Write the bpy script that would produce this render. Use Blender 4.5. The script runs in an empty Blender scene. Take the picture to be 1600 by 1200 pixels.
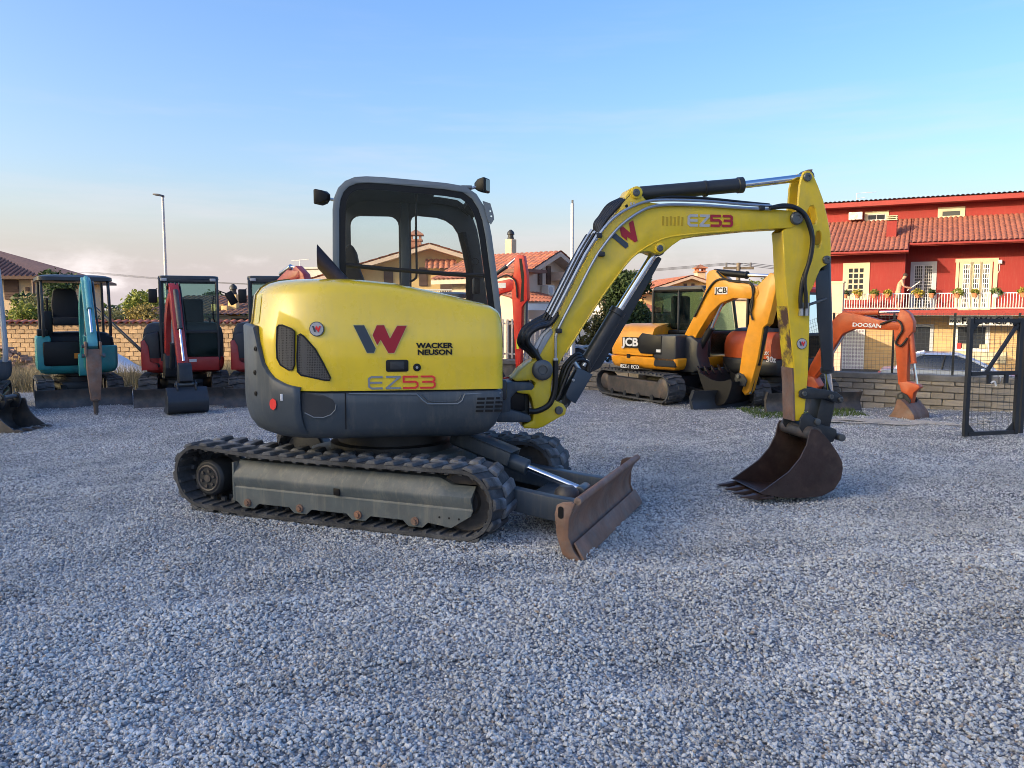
import bpy, bmesh, math, random
import numpy as np
from mathutils import Matrix, Vector
from mathutils.geometry import tessellate_polygon
R = math.radians
random.seed(7); rng = np.random.default_rng(7)
sc = bpy.context.scene
col = sc.collection

# ---------------------------------------------------------------- camera
FPX, HCAM = 1250.0, 1.6                       # focal length in photo pixels, eye height
TILT = math.atan(115 / FPX)
cd = bpy.data.cameras.new('camera'); cam = bpy.data.objects.new('camera', cd); col.objects.link(cam)
cd.sensor_width = 36; cd.lens = 36 * FPX / 1600; cd.clip_end = 3000; cd.clip_start = 0.05
cam.location = (0, 0, HCAM); cam.rotation_euler = (math.pi / 2 - TILT, 0, 0)
sc.camera = cam
sc.render.resolution_x, sc.render.resolution_y = 1024, 768

# ---------------------------------------------------------------- sky, sun, exposure
SUN_EL = R(17)
SUN_FROM = Vector((-0.90, -0.44, 0)).normalized()          # horizontal direction towards the sun
w = bpy.data.worlds.new('World'); sc.world = w; w.use_nodes = True
nt = w.node_tree; N = nt.nodes; Lk = nt.links
bg = N['Background']; bg.inputs['Strength'].default_value = 0.15
sky = N.new('ShaderNodeTexSky'); sky.sky_type = 'NISHITA'; sky.sun_disc = False
sky.sun_elevation = SUN_EL; sky.sun_rotation = math.atan2(SUN_FROM.x, SUN_FROM.y)
sky.air_density = 1.0; sky.dust_density = 5.0; sky.ozone_density = 1.5; sky.altitude = 100
def wmath(op, a, b=None, c=None):
    n = N.new('ShaderNodeMath'); n.operation = op
    for i, x in enumerate((a, b, c)):
        if x is None: continue
        if isinstance(x, (int, float)): n.inputs[i].default_value = x
        else: Lk.new(x, n.inputs[i])
    return n.outputs[0]
tc = N.new('ShaderNodeTexCoord'); sep = N.new('ShaderNodeSeparateXYZ'); Lk.new(tc.outputs['Generated'], sep.inputs[0])
def wnoise(scale, sx, sy, sz, detail, off=(0, 0, 0)):
    m = N.new('ShaderNodeMapping'); m.inputs['Scale'].default_value = (sx, sy, sz); m.inputs['Location'].default_value = off
    Lk.new(tc.outputs['Generated'], m.inputs[0])
    n = N.new('ShaderNodeTexNoise'); n.inputs['Scale'].default_value = scale; n.inputs['Detail'].default_value = detail
    n.inputs['Roughness'].default_value = 0.6
    Lk.new(m.outputs[0], n.inputs['Vector']); return n.outputs['Fac']
def wramp(v, a, b):
    n = N.new('ShaderNodeMapRange'); n.interpolation_type = 'SMOOTHSTEP'
    n.inputs[1].default_value = a; n.inputs[2].default_value = b; n.inputs[3].default_value = 0; n.inputs[4].default_value = 1
    Lk.new(v, n.inputs[0]); return n.outputs[0]
el = sep.outputs['Z']
streak = wramp(wnoise(2.0, 1, 1, 9, 5, (5.5, 2.4, 0.1)), 0.46, 0.72)          # flat thin bands of high cloud
puff = wramp(wnoise(4.2, 1, 1, 2.2, 7, (2.8, 1.2, 0.15)), 0.50, 0.66)            # low heaped cloud
low = wmath('SUBTRACT', 1.0, wramp(el, 0.10, 0.42))
low2 = wmath('SUBTRACT', 1.0, wramp(el, 0.035, 0.085))
haze_f = wmath('SUBTRACT', 1.0, wramp(el, 0.0, 0.17))
m1 = wmath('MULTIPLY', wmath('MULTIPLY', streak, low), 0.3)
m2 = wmath('MULTIPLY', wmath('MULTIPLY', puff, low2), 0.75)
m3 = wmath('MULTIPLY', haze_f, 0.8)
def mixc(f, a, colr):
    n = N.new('ShaderNodeMix'); n.data_type = 'RGBA'
    Lk.new(f, n.inputs[0]); Lk.new(a, n.inputs[6]); n.inputs[7].default_value = colr; return n.outputs[2]
hs = N.new('ShaderNodeHueSaturation'); hs.inputs['Hue'].default_value = 0.512; hs.inputs['Saturation'].default_value = 1.38; hs.inputs['Value'].default_value = 0.90
Lk.new(sky.outputs[0], hs.inputs['Color'])
SKYC = 0.44
ramp = N.new('ShaderNodeValToRGB'); Lk.new(el, ramp.inputs[0]); re_ = ramp.color_ramp.elements
re_[0].position = 0.0; re_[0].color = (2.0, 1.68, 1.62, 1); re_[1].position = 1.0; re_[1].color = (0.28, 0.70, 1.9, 1)
for ps_, cc_ in ((0.07, (1.75, 1.65, 1.85, 1)), (0.14, (1.15, 1.45, 2.1, 1)), (0.24, (0.66, 1.22, 2.25, 1)), (0.42, (0.36, 0.88, 2.15, 1))): q_ = re_.new(ps_); q_.color = cc_
gm0 = N.new('ShaderNodeMix'); gm0.data_type = 'RGBA'; gm0.inputs[0].default_value = 0.15; Lk.new(hs.outputs[0], gm0.inputs[6]); Lk.new(ramp.outputs[0], gm0.inputs[7])
c = mixc(m3, gm0.outputs[2], (4.3 * SKYC, 3.75 * SKYC, 3.85 * SKYC, 1))
c = mixc(m1, c, (4.6 * SKYC, 4.3 * SKYC, 4.6 * SKYC, 1))
c = mixc(m2, c, (6.6 * SKYC, 6.0 * SKYC, 6.0 * SKYC, 1))
Lk.new(c, bg.inputs['Color'])
sd = bpy.data.lights.new('sun', 'SUN'); sd.energy = 2.0; sd.angle = R(0.5); sd.color = (1.0, 0.80, 0.58)
sun = bpy.data.objects.new('sun', sd); col.objects.link(sun)
sv = Vector((SUN_FROM.x * math.cos(SUN_EL), SUN_FROM.y * math.cos(SUN_EL), math.sin(SUN_EL)))
sun.rotation_euler = sv.to_track_quat('Z', 'Y').to_euler(); sun.location = (-20, -20, 30)
sc.view_settings.view_transform = 'Standard'; sc.view_settings.look = 'None'
sc.view_settings.exposure = 1.62; sc.view_settings.gamma = 1.0; sc.view_settings.use_curve_mapping = False
sc.cycles.max_bounces = 8; sc.cycles.transparent_max_bounces = 16; sc.cycles.use_denoising = True; sc.cycles.filter_width = 0.95

# ---------------------------------------------------------------- measuring: photo pixel -> point on a real plane
ct, st = math.cos(TILT), math.sin(TILT)
def ray(px, py):
    a = (px - 800) / FPX; b = -(py - 600) / FPX
    return Vector((a, ct + b * st, b * ct - st))
EYE = Vector((0, 0, HCAM))
def frame(x, y, yaw, z=0.0): return Matrix.Translation((x, y, z)) @ Matrix.Rotation(yaw, 4, 'Z')
def on(F, v, px, py):
    """(u, z) where the line of sight meets the upright plane y = v of frame F"""
    Fi = F.inverted(); o = Fi @ EYE; d = Fi.to_3x3() @ ray(px, py)
    t = (v - o.y) / d.y; p = o + d * t
    return (p.x, p.z)
def ons(F, v, pts): return [on(F, v, *p) for p in pts]
def at(px, py, Y):
    d = ray(px, py); t = Y / d.y
    return Vector((d.x * t, Y, HCAM + d.z * t))

# ---------------------------------------------------------------- mesh building
class MB:
    def __init__(s, M=None): s.v = []; s.f = []; s.M = M or Matrix()
    def add(s, vs, fs):
        o = len(s.v); s.v += [s.M @ Vector(p) for p in vs]; s.f += [tuple(i + o for i in f) for f in fs]; return s
    def box(s, c, sz, X=None):
        h = [a / 2 for a in sz]; X = X or Matrix()
        vs = [X @ Vector((c[0] + i * h[0], c[1] + j * h[1], c[2] + k * h[2])) for i in (-1, 1) for j in (-1, 1) for k in (-1, 1)]
        return s.add(vs, [(0, 1, 3, 2), (4, 6, 7, 5), (0, 4, 5, 1), (2, 3, 7, 6), (0, 2, 6, 4), (1, 5, 7, 3)])
    def prism(s, poly, v0, v1, holes=()):
        n = len(poly)
        if not holes:
            vs = [(u, v0, z) for u, z in poly] + [(u, v1, z) for u, z in poly]
            fs = [tuple(range(n)), tuple(reversed(range(n, 2 * n)))] + [(i, (i + 1) % n, n + (i + 1) % n, n + i) for i in range(n)]
            return s.add(vs, fs)
        loops = [list(poly)] + [list(h) for h in holes]; flat = [p for l in loops for p in l]; m = len(flat)
        tri = tessellate_polygon([[Vector((u, z, 0)) for u, z in l] for l in loops])
        vs = [(u, v0, z) for u, z in flat] + [(u, v1, z) for u, z in flat]
        fs = [tuple(t) for t in tri] + [tuple(m + i for i in reversed(t)) for t in tri]
        o = 0
        for l in loops:
            k = len(l); fs += [(o + i, o + (i + 1) % k, m + o + (i + 1) % k, m + o + i) for i in range(k)]; o += k
        return s.add(vs, fs)
    def plate(s, poly, z0, z1):
        n = len(poly); vs = [(x, y, z0) for x, y in poly] + [(x, y, z1) for x, y in poly]
        return s.add(vs, [tuple(range(n)), tuple(reversed(range(n, 2 * n)))] + [(i, (i + 1) % n, n + (i + 1) % n, n + i) for i in range(n)])
    def loft(s, rings, closed=True, cap0=True, cap1=True):
        n = len(rings[0]); vs = [p for r in rings for p in r]; fs = []
        for k in range(len(rings) - 1):
            for i in range(n if closed else n - 1):
                j = (i + 1) % n; fs.append((k * n + i, k * n + j, (k + 1) * n + j, (k + 1) * n + i))
        if cap0: fs.append(tuple(reversed(range(n))))
        if cap1: fs.append(tuple(range((len(rings) - 1) * n, len(rings) * n)))
        return s.add(vs, fs)
    def cyl(s, p0, p1, r0, r1=None, n=16):
        r1 = r0 if r1 is None else r1; p0 = Vector(p0); p1 = Vector(p1); d = (p1 - p0).normalized()
        a = d.orthogonal().normalized(); b = d.cross(a)
        ring = lambda p, r: [p + (a * math.cos(2 * math.pi * i / n) + b * math.sin(2 * math.pi * i / n)) * r for i in range(n)]
        return s.loft([ring(p0, r0), ring(p1, r1)])
    def lathe(s, p, d, prof, n=20):
        p = Vector(p); d = Vector(d).normalized(); a = d.orthogonal().normalized(); b = d.cross(a)
        return s.loft([[p + d * h + (a * math.cos(2 * math.pi * i / n) + b * math.sin(2 * math.pi * i / n)) * max(r, 1e-4) for i in range(n)] for r, h in prof])
    def tube(s, pts, r, n=8, closed=False, rect=None):
        pts = [Vector(p) for p in pts]; m = len(pts); rings = []; a = None
        for i in range(m):
            if closed: t = (pts[(i + 1) % m] - pts[i - 1]).normalized()
            else: t = (pts[min(i + 1, m - 1)] - pts[max(i - 1, 0)]).normalized()
            if a is None: a = Vector((0, 1, 0)) if abs(t.y) < 0.9 else Vector((0, 0, 1))
            a = (a - t * a.dot(t)).normalized(); b = t.cross(a); rr = r[i] if isinstance(r, (list, tuple)) else r
            if rect: rings.append([pts[i] + a * x + b * y for x, y in ((-rect[0], -rect[1]), (rect[0], -rect[1]), (rect[0], rect[1]), (-rect[0], rect[1]))])
            else: rings.append([pts[i] + (a * math.cos(2 * math.pi * k / n) + b * math.sin(2 * math.pi * k / n)) * rr for k in range(n)])
        if closed: rings.append(rings[0])
        return s.loft(rings, cap0=not closed, cap1=not closed)
    def mesh(s, name, mats, bevel=0, seg=2, sharp=38):
        bm = bmesh.new(); vv = [bm.verts.new(p) for p in s.v]
        for f in s.f:
            try: bm.faces.new([vv[i] for i in f])
            except ValueError: pass
        bmesh.ops.recalc_face_normals(bm, faces=bm.faces)
        if bevel:
            es = [e for e in bm.edges if len(e.link_faces) == 2 and e.calc_face_angle(0) > R(30)]
            bmesh.ops.bevel(bm, geom=es, offset=bevel, segments=seg, profile=0.5, affect='EDGES', clamp_overlap=True)
        me = bpy.data.meshes.new(name); bm.to_mesh(me); bm.free()
        for p in me.polygons: p.use_smooth = True
        me.set_sharp_from_angle(angle=R(sharp))
        for m in (mats if isinstance(mats, (list, tuple)) else [mats]): me.materials.append(m)
        return me
    def build(s, name, mat, parent=None, bevel=0, seg=2, sharp=38, loc=None):
        o = bpy.data.objects.new(name, s.mesh(name, mat, bevel, seg, sharp)); col.objects.link(o)
        if parent is not None: o.parent = parent
        if loc is not None: o.location = loc
        return o
def tag(o, label=None, cat=None, group=None, kind=None):
    if label: o['label'] = label
    if cat: o['category'] = cat
    if group: o['group'] = group
    if kind: o['kind'] = kind
    return o
def thing(name, label, cat, M=None, group=None):
    o = bpy.data.objects.new(name, None); col.objects.link(o); o.empty_display_size = 0.3
    if M is not None: o.matrix_world = M
    return tag(o, label, cat, group)
def inst(name, me, parent, M):
    o = bpy.data.objects.new(name, me); col.objects.link(o)
    if parent is not None: o.parent = parent
    o.matrix_local = M; return o
def interp(x, xs, ys): return float(np.interp(x, xs, ys))
def spline(pts, k=6):
    """Catmull-Rom through points"""
    P = [Vector(p) for p in pts]; out = []
    for i in range(len(P) - 1):
        a = P[max(i - 1, 0)]; b = P[i]; c_ = P[i + 1]; d = P[min(i + 2, len(P) - 1)]
        for j in range(k):
            t = j / k
            out.append(0.5 * ((2 * b) + (c_ - a) * t + (2 * a - 5 * b + 4 * c_ - d) * t * t + (3 * b - a - 3 * c_ + d) * t ** 3))
    out.append(P[-1]); return out
def limb(pts, half):
    """outline of a bar of varying half thickness round a centre line in the (u, z) plane"""
    P = [Vector(p) for p in pts]; a = []; b = []
    for i, p in enumerate(P):
        t = (P[min(i + 1, len(P) - 1)] - P[max(i - 1, 0)]).normalized(); n = Vector((-t.y, t.x))
        a.append(tuple(p + n * half[i])); b.append(tuple(p - n * half[i]))
    return a + b[::-1]
def inset(poly, d):
    n = len(poly); out = []
    ar = sum(poly[i][0] * poly[(i + 1) % n][1] - poly[(i + 1) % n][0] * poly[i][1] for i in range(n)); sg = 1 if ar > 0 else -1
    for i in range(n):
        a, b, c_ = Vector(poly[i - 1]), Vector(poly[i]), Vector(poly[(i + 1) % n])
        e1 = (b - a).normalized(); e2 = (c_ - b).normalized()
        n1 = Vector((-e1.y, e1.x)) * sg; n2 = Vector((-e2.y, e2.x)) * sg; m = (n1 + n2)
        m = m.normalized() * (d / max(0.35, math.sqrt(max(0.02, (1 + n1.dot(n2)) / 2)))) if m.length > 1e-6 else n1 * d
        out.append((b.x + m.x, b.y + m.y))
    return out
def rrect(x0, y0, x1, y1, r, n=4):
    out = []
    for cx, cy, a0 in ((x1 - r, y1 - r, 0), (x0 + r, y1 - r, 90), (x0 + r, y0 + r, 180), (x1 - r, y0 + r, 270)):
        out += [(cx + r * math.cos(R(a0 + 90 * i / n)), cy + r * math.sin(R(a0 + 90 * i / n))) for i in range(n + 1)]
    return out
def circ(cx, cy, r, n=16): return [(cx + r * math.cos(2 * math.pi * i / n), cy + r * math.sin(2 * math.pi * i / n)) for i in range(n)]
def text_mb(txt, size, M, depth=0.004, bold=0.0, align='CENTER', xs=1.0):
    """flat lettering standing in the local (u, z) plane, facing -v"""
    cu = bpy.data.curves.new('lettering', 'FONT'); cu.body = txt; cu.size = size; cu.align_x = align; cu.align_y = 'CENTER'
    cu.offset = bold; cu.extrude = depth / 2; cu.resolution_u = 3
    o = bpy.data.objects.new('lettering', cu); me = bpy.data.meshes.new_from_object(o)
    mb = MB(M @ Matrix.Rotation(math.pi / 2, 4, 'X') @ Matrix.Scale(xs, 4, (1, 0, 0)))
    mb.add([v.co for v in me.vertices], [tuple(p.vertices) for p in me.polygons])
    bpy.data.objects.remove(o); bpy.data.curves.remove(cu); bpy.data.meshes.remove(me)
    return mb

# ---------------------------------------------------------------- materials
MATS = {}
def mat(name, colr, rough=0.5, metal=0.0, var=0.0, vscale=6.0, bump=0.0, bscale=60.0, coat=0.0, col2=None, c2scale=4.0, c2lo=0.5, c2hi=0.7,
        rand=0.0, spec=0.5, rvar=0.0, streak=0.0, dirt=0.0, dirtc=(0.28, 0.26, 0.23)):
    m = bpy.data.materials.new(name); m.use_nodes = True; MATS[name] = m
    t = m.node_tree; n = t.nodes; l = t.links; b = n['Principled BSDF']
    b.inputs['Roughness'].default_value = rough; b.inputs['Metallic'].default_value = metal
    b.inputs['Specular IOR Level'].default_value = spec
    b.inputs['Coat Weight'].default_value = coat; b.inputs['Coat Roughness'].default_value = 0.06
    tcn = n.new('ShaderNodeTexCoord')
    def noise(scale, detail=5, ro=0.6):
        x = n.new('ShaderNodeTexNoise'); x.inputs['Scale'].default_value = scale; x.inputs['Detail'].default_value = detail
        x.inputs['Roughness'].default_value = ro; l.new(tcn.outputs['Object'], x.inputs['Vector']); return x.outputs['Fac']
    def rmp(v, a, b_, lo=0.0, hi=1.0):
        x = n.new('ShaderNodeMapRange'); x.inputs[1].default_value = a; x.inputs[2].default_value = b_; x.inputs[3].default_value = lo; x.inputs[4].default_value = hi
        l.new(v, x.inputs[0]); return x.outputs[0]
    def mix(f, a, b_, mode='MIX'):
        x = n.new('ShaderNodeMix'); x.data_type = 'RGBA'; x.blend_type = mode
        for s_, val in ((0, f), (6, a), (7, b_)):
            if isinstance(val, (int, float)): x.inputs[s_].default_value = val
            elif isinstance(val, tuple): x.inputs[s_].default_value = val
            else: l.new(val, x.inputs[s_])
        return x.outputs[2]
    cc = (*colr, 1)
    out = cc
    if col2 is not None: out = mix(rmp(noise(c2scale, 8, 0.65), c2lo, c2hi), out, (*col2, 1))
    if var:
        f = rmp(noise(vscale, 6), 0.3, 0.7, 1 - var, 1 + var); x = n.new('ShaderNodeCombineColor')
        for i in range(3): l.new(f, x.inputs[i])
        out = mix(1.0, out, x.outputs[0], 'MULTIPLY')
    if rand:
        oi = n.new('ShaderNodeObjectInfo'); f = rmp(oi.outputs['Random'], 0, 1, 1 - rand, 1 + rand); x = n.new('ShaderNodeCombineColor')
        for i in range(3): l.new(f, x.inputs[i])
        out = mix(1.0, out, x.outputs[0], 'MULTIPLY')
    if dirt: out = mix(rmp(noise(2.3, 9, 0.7), 0.45, 0.75, 0, dirt), out, (*dirtc, 1))
    if streak:
        mp_ = n.new('ShaderNodeMapping'); mp_.inputs['Scale'].default_value = (9, 9, 0.9); l.new(tcn.outputs['Object'], mp_.inputs[0])
        sx = n.new('ShaderNodeTexNoise'); sx.inputs['Scale'].default_value = 2.0; sx.inputs['Detail'].default_value = 7; sx.inputs['Roughness'].default_value = 0.7; l.new(mp_.outputs[0], sx.inputs['Vector'])
        out = mix(rmp(sx.outputs['Fac'], 0.5, 0.78, 0, streak), out, (0.30, 0.28, 0.22, 1))
    if isinstance(out, tuple): b.inputs['Base Color'].default_value = out
    else: l.new(out, b.inputs['Base Color'])
    if rvar: l.new(rmp(noise(5, 6), 0.3, 0.7, max(rough - rvar, 0.03), rough + rvar), b.inputs['Roughness'])
    if bump:
        bp = n.new('ShaderNodeBump'); bp.inputs['Strength'].default_value = bump; bp.inputs['Distance'].default_value = 0.01
        l.new(noise(bscale, 6), bp.inputs['Height']); l.new(bp.outputs[0], b.inputs['Normal'])
    return m
def glass(name, tint, refl=1.0, rough=0.0, body=0.0):
    m = bpy.data.materials.new(name); m.use_nodes = True; t = m.node_tree; n = t.nodes; l = t.links
    n.remove(n['Principled BSDF']); o = n['Material Output']
    tr = n.new('ShaderNodeBsdfTransparent'); tr.inputs[0].default_value = (*tint, 1)
    gl = n.new('ShaderNodeBsdfGlossy'); gl.inputs['Roughness'].default_value = rough
    fr_ = n.new('ShaderNodeFresnel'); fr_.inputs[0].default_value = 1.45
    mx = n.new('ShaderNodeMixShader'); mm = n.new('ShaderNodeMath'); mm.operation = 'MULTIPLY'; mm.inputs[1].default_value = refl
    l.new(fr_.outputs[0], mm.inputs[0]); l.new(mm.outputs[0], mx.inputs[0]); l.new(tr.outputs[0], mx.inputs[1]); l.new(gl.outputs[0], mx.inputs[2])
    out = mx.outputs[0]
    if body:
        df = n.new('ShaderNodeBsdfDiffuse'); df.inputs[0].default_value = (0.5, 0.5, 0.48, 1); m2 = n.new('ShaderNodeMixShader')
        nz = n.new('ShaderNodeTexNoise'); nz.inputs['Scale'].default_value = 3; nz.inputs['Detail'].default_value = 6; mr = n.new('ShaderNodeMapRange')
        mr.inputs[1].default_value = 0.4; mr.inputs[2].default_value = 0.75; mr.inputs[4].default_value = body * 2; l.new(nz.outputs[0], mr.inputs[0])
        l.new(mr.outputs[0], m2.inputs[0]); l.new(out, m2.inputs[1]); l.new(df.outputs[0], m2.inputs[2]); out = m2.outputs[0]
    l.new(out, o.inputs[0]); MATS[name] = m; return m

mat('yellow_paint', (0.84, 0.60, 0.008), 0.30, coat=1.0, streak=0.14, var=0.08, vscale=3, rvar=0.08, dirt=0.10)
mat('boom_yellow', (0.77, 0.545, 0.012), 0.45, coat=0.2, streak=0.20, var=0.12, vscale=5, rvar=0.1, dirt=0.22, col2=(0.42, 0.30, 0.04), c2scale=9, c2lo=0.66, c2hi=0.82)
mat('worn_yellow', (0.76, 0.55, 0.012), 0.5, var=0.15, vscale=9, col2=(0.10, 0.05, 0.03), c2scale=5, c2lo=0.44, c2hi=0.56, bump=0.2)
mat('slate_paint', (0.052, 0.069, 0.086), 0.45, var=0.12, vscale=4, rvar=0.1, bump=0.05, bscale=250, dirt=0.08, streak=0.22)
mat('cab_grey', (0.155, 0.185, 0.21), 0.42, var=0.08, rvar=0.08)
mat('frame_grey', (0.088, 0.108, 0.113), 0.5, streak=0.5, var=0.18, vscale=7, dirt=0.25, bump=0.12, bscale=50, col2=(0.10, 0.075, 0.05), c2scale=9, c2lo=0.66, c2hi=0.78)
mat('black_plastic', (0.008, 0.009, 0.011), 0.5, rvar=0.1, spec=0.3)
mat('black_hose', (0.007, 0.0075, 0.009), 0.42, rvar=0.1, bump=0.1, bscale=200)
mat('dark_metal', (0.022, 0.026, 0.031), 0.5, metal=0.2, var=0.25, dirt=0.10, bump=0.1)
mat('dark_interior', (0.010, 0.010, 0.012), 0.8, var=0.2, spec=0.2)
mat('seat_fabric', (0.02, 0.021, 0.024), 0.8, bump=0.2, bscale=300)
mat('chrome', (0.75, 0.76, 0.78), 0.12, metal=1.0, rvar=0.05)
mat('steel_tube', (0.42, 0.45, 0.48), 0.32, metal=0.85, var=0.1)
mat('pin_steel', (0.11, 0.12, 0.125), 0.4, metal=0.6, var=0.2, dirt=0.2)
mat('rubber', (0.045, 0.047, 0.050), 0.85, var=0.3, vscale=9, dirt=0.6, dirtc=(0.20, 0.205, 0.21), bump=0.4, bscale=60)
mat('rubber_lug', (0.085, 0.088, 0.092), 0.9, var=0.3, vscale=9, dirt=0.95, dirtc=(0.31, 0.32, 0.33), bump=0.5, bscale=50, rand=0.25)
mat('rust', (0.215, 0.112, 0.07), 0.6, var=0.35, vscale=5, col2=(0.20, 0.14, 0.11), c2scale=6, c2lo=0.45, c2hi=0.65, bump=0.35, bscale=35, dirt=0.15)
mat('bucket_steel', (0.040, 0.024, 0.022), 0.45, metal=0.25, var=0.35, vscale=4, col2=(0.09, 0.055, 0.042), c2scale=3, c2lo=0.5, c2hi=0.7, bump=0.2, bscale=40, dirt=0.12)
mat('old_steel', (0.075, 0.07, 0.068), 0.5, metal=0.3, var=0.35, vscale=5, col2=(0.11, 0.075, 0.055), c2scale=5, bump=0.2, dirt=0.25)
mat('groove', (0.10, 0.075, 0.006), 0.6)
mat('mesh_black', (0.012, 0.013, 0.015), 0.55)
mat('decal_slate', (0.035, 0.055, 0.08), 0.4); mat('decal_crimson', (0.36, 0.008, 0.025), 0.4)
mat('decal_grey', (0.22, 0.25, 0.29), 0.4); mat('decal_silver', (0.45, 0.46, 0.47), 0.35); mat('decal_black', (0.006, 0.006, 0.007), 0.5, spec=0.3)
mat('decal_white', (0.75, 0.75, 0.74), 0.45); mat('decal_pale', (0.68, 0.62, 0.20), 0.45); mat('sticker_red', (0.75, 0.03, 0.03), 0.5); mat('sticker_yellow', (0.55, 0.62, 0.03), 0.5)
mat('ghost_letter', (0.50, 0.33, 0.01), 0.6)
mat('teal_paint', (0.04, 0.30, 0.31), 0.42, var=0.12, rvar=0.1, dirt=0.3, coat=0.1)
mat('teal_pale', (0.10, 0.36, 0.38), 0.42, var=0.12, rvar=0.1, dirt=0.2)
mat('red_paint', (0.38, 0.024, 0.022), 0.42, var=0.12, rvar=0.1, dirt=0.25, coat=0.15)
mat('bright_red_paint', (0.62, 0.028, 0.014), 0.42, var=0.1, rvar=0.1, dirt=0.12)
mat('machine_orange', (0.80, 0.33, 0.010), 0.4, var=0.1, rvar=0.1, dirt=0.12, coat=0.2)
mat('rust_orange_paint', (0.52, 0.085, 0.018), 0.45, var=0.15, rvar=0.1, dirt=0.15)
mat('charcoal_paint', (0.024, 0.029, 0.036), 0.42, var=0.12, rvar=0.1, dirt=0.05)
mat('pale_grey_paint', (0.36, 0.39, 0.42), 0.45, var=0.1, dirt=0.2)
mat('orange_tag', (0.7, 0.22, 0.02), 0.5)
glass('cab_glass', (0.95, 0.97, 0.97), 0.32)
glass('tinted_glass', (0.62, 0.75, 0.73), 0.6, body=0.02)
glass('car_glass', (0.16, 0.20, 0.22), 1.3)
glass('window_glass', (0.10, 0.12, 0.14), 1.6)
# ================================================================ ground
def gh(x, y):
    """height of the gravel: tyre ruts and low mounds"""
    x = np.asarray(x, float); y = np.asarray(y, float)
    h = 0.026 * np.sin(1.1 * x + 0.7 * y + 1.0) * np.sin(0.8 * y - 0.5 * x) + 0.020 * np.sin(2.7 * x - 1.3 * y) * np.sin(1.9 * y + 0.6) + 0.014 * np.sin(5.1 * x + 2.2 * y + 0.5) * np.sin(4.3 * y - 2.1 * x)
    h += 0.010 * np.sin(9.3 * x - 4.0 * y) * np.sin(7.1 * y + 3.3 * x + 1.0)
    # gravel pushed up round the tracks, shallow wheel ruts across the yard
    c_, s_ = math.cos(R(-21.9)), math.sin(R(-21.9)); dx, dy = x + 0.975, y - 6.49; u = dx * c_ + dy * s_; v = np.abs(-dx * s_ + dy * c_)
    dd = np.hypot(np.maximum(np.abs(u + 0.12) - 1.22, 0), np.maximum(np.abs(v - 0.63) - 0.20, 0)); h = h * np.clip(dd / 0.5, 0.15, 1) + 0.030 * np.exp(-((dd - 0.05) / 0.06) ** 2)
    for off in (0.0, 1.45):
        q = (y - 3.35 - off - 0.10 * x - 0.25 * np.sin(0.45 * x)) ; h = h - 0.022 * np.exp(-(q / 0.14) ** 2) + 0.012 * np.exp(-((np.abs(q) - 0.26) / 0.10) ** 2)
    return h - 0.012
WA, WB = Vector((-3.6, 19.41, 0)), Vector((9.9, 11.42, 0))                 # low block wall
WD = (WB - WA).normalized(); WYAW = math.atan2(WD.y, WD.x)
FW = frame(WA.x, WA.y, WYAW)
def y_edge(x): return 19.62 if x < WA.x else 19.41 + (x - WA.x) * WD.y / WD.x
def gravel_material():
    m = bpy.data.materials.new('gravel'); m.use_nodes = True; t = m.node_tree; n = t.nodes; l = t.links; b = n['Principled BSDF']
    b.inputs['Roughness'].default_value = 0.9; b.inputs['Specular IOR Level'].default_value = 0.25
    tcn = n.new('ShaderNodeTexCoord')
    vo = n.new('ShaderNodeTexVoronoi'); vo.inputs['Scale'].default_value = 62; l.new(tcn.outputs['Object'], vo.inputs['Vector'])
    bw_ = n.new('ShaderNodeRGBToBW'); l.new(vo.outputs['Color'], bw_.inputs[0])
    cr = n.new('ShaderNodeValToRGB'); l.new(bw_.outputs[0], cr.inputs[0]); e = cr.color_ramp.elements
    e[0].position = 0.15; e[0].color = (0.19, 0.20, 0.22, 1); e[1].position = 0.85; e[1].color = (0.68, 0.685, 0.69, 1)
    mid = e.new(0.5); mid.color = (0.42, 0.43, 0.445, 1)
    dk = n.new('ShaderNodeMapRange'); dk.inputs[1].default_value = 0.25; dk.inputs[2].default_value = 0.65; dk.inputs[3].default_value = 1.08; dk.inputs[4].default_value = 0.55; l.new(vo.outputs['Distance'], dk.inputs[0])
    cb = n.new('ShaderNodeCombineColor')
    for i in range(3): l.new(dk.outputs[0], cb.inputs[i])
    mx = n.new('ShaderNodeMix'); mx.data_type = 'RGBA'; mx.blend_type = 'MULTIPLY'; mx.inputs[0].default_value = 1; l.new(cr.outputs[0], mx.inputs[6]); l.new(cb.outputs[0], mx.inputs[7])
    nz = n.new('ShaderNodeTexNoise'); nz.inputs['Scale'].default_value = 0.55; nz.inputs['Detail'].default_value = 6; nz.inputs['Roughness'].default_value = 0.6; l.new(tcn.outputs['Object'], nz.inputs['Vector'])
    mr = n.new('ShaderNodeMapRange'); mr.inputs[1].default_value = 0.35; mr.inputs[2].default_value = 0.7; mr.inputs[3].default_value = 0.85; mr.inputs[4].default_value = 1.2; l.new(nz.outputs[0], mr.inputs[0])
    cb2 = n.new('ShaderNodeCombineColor')
    for i in range(3): l.new(mr.outputs[0], cb2.inputs[i])
    m2 = n.new('ShaderNodeMix'); m2.data_type = 'RGBA'; m2.blend_type = 'MULTIPLY'; m2.inputs[0].default_value = 1; l.new(mx.outputs[2], m2.inputs[6]); l.new(cb2.outputs[0], m2.inputs[7])
    l.new(m2.outputs[2], b.inputs['Base Color'])
    bp = n.new('ShaderNodeBump'); bp.inputs['Strength'].default_value = 0.9; bp.inputs['Distance'].default_value = 0.02; bp.invert = True; l.new(vo.outputs['Distance'], bp.inputs['Height']); l.new(bp.outputs[0], b.inputs['Normal'])
    return m
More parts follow.
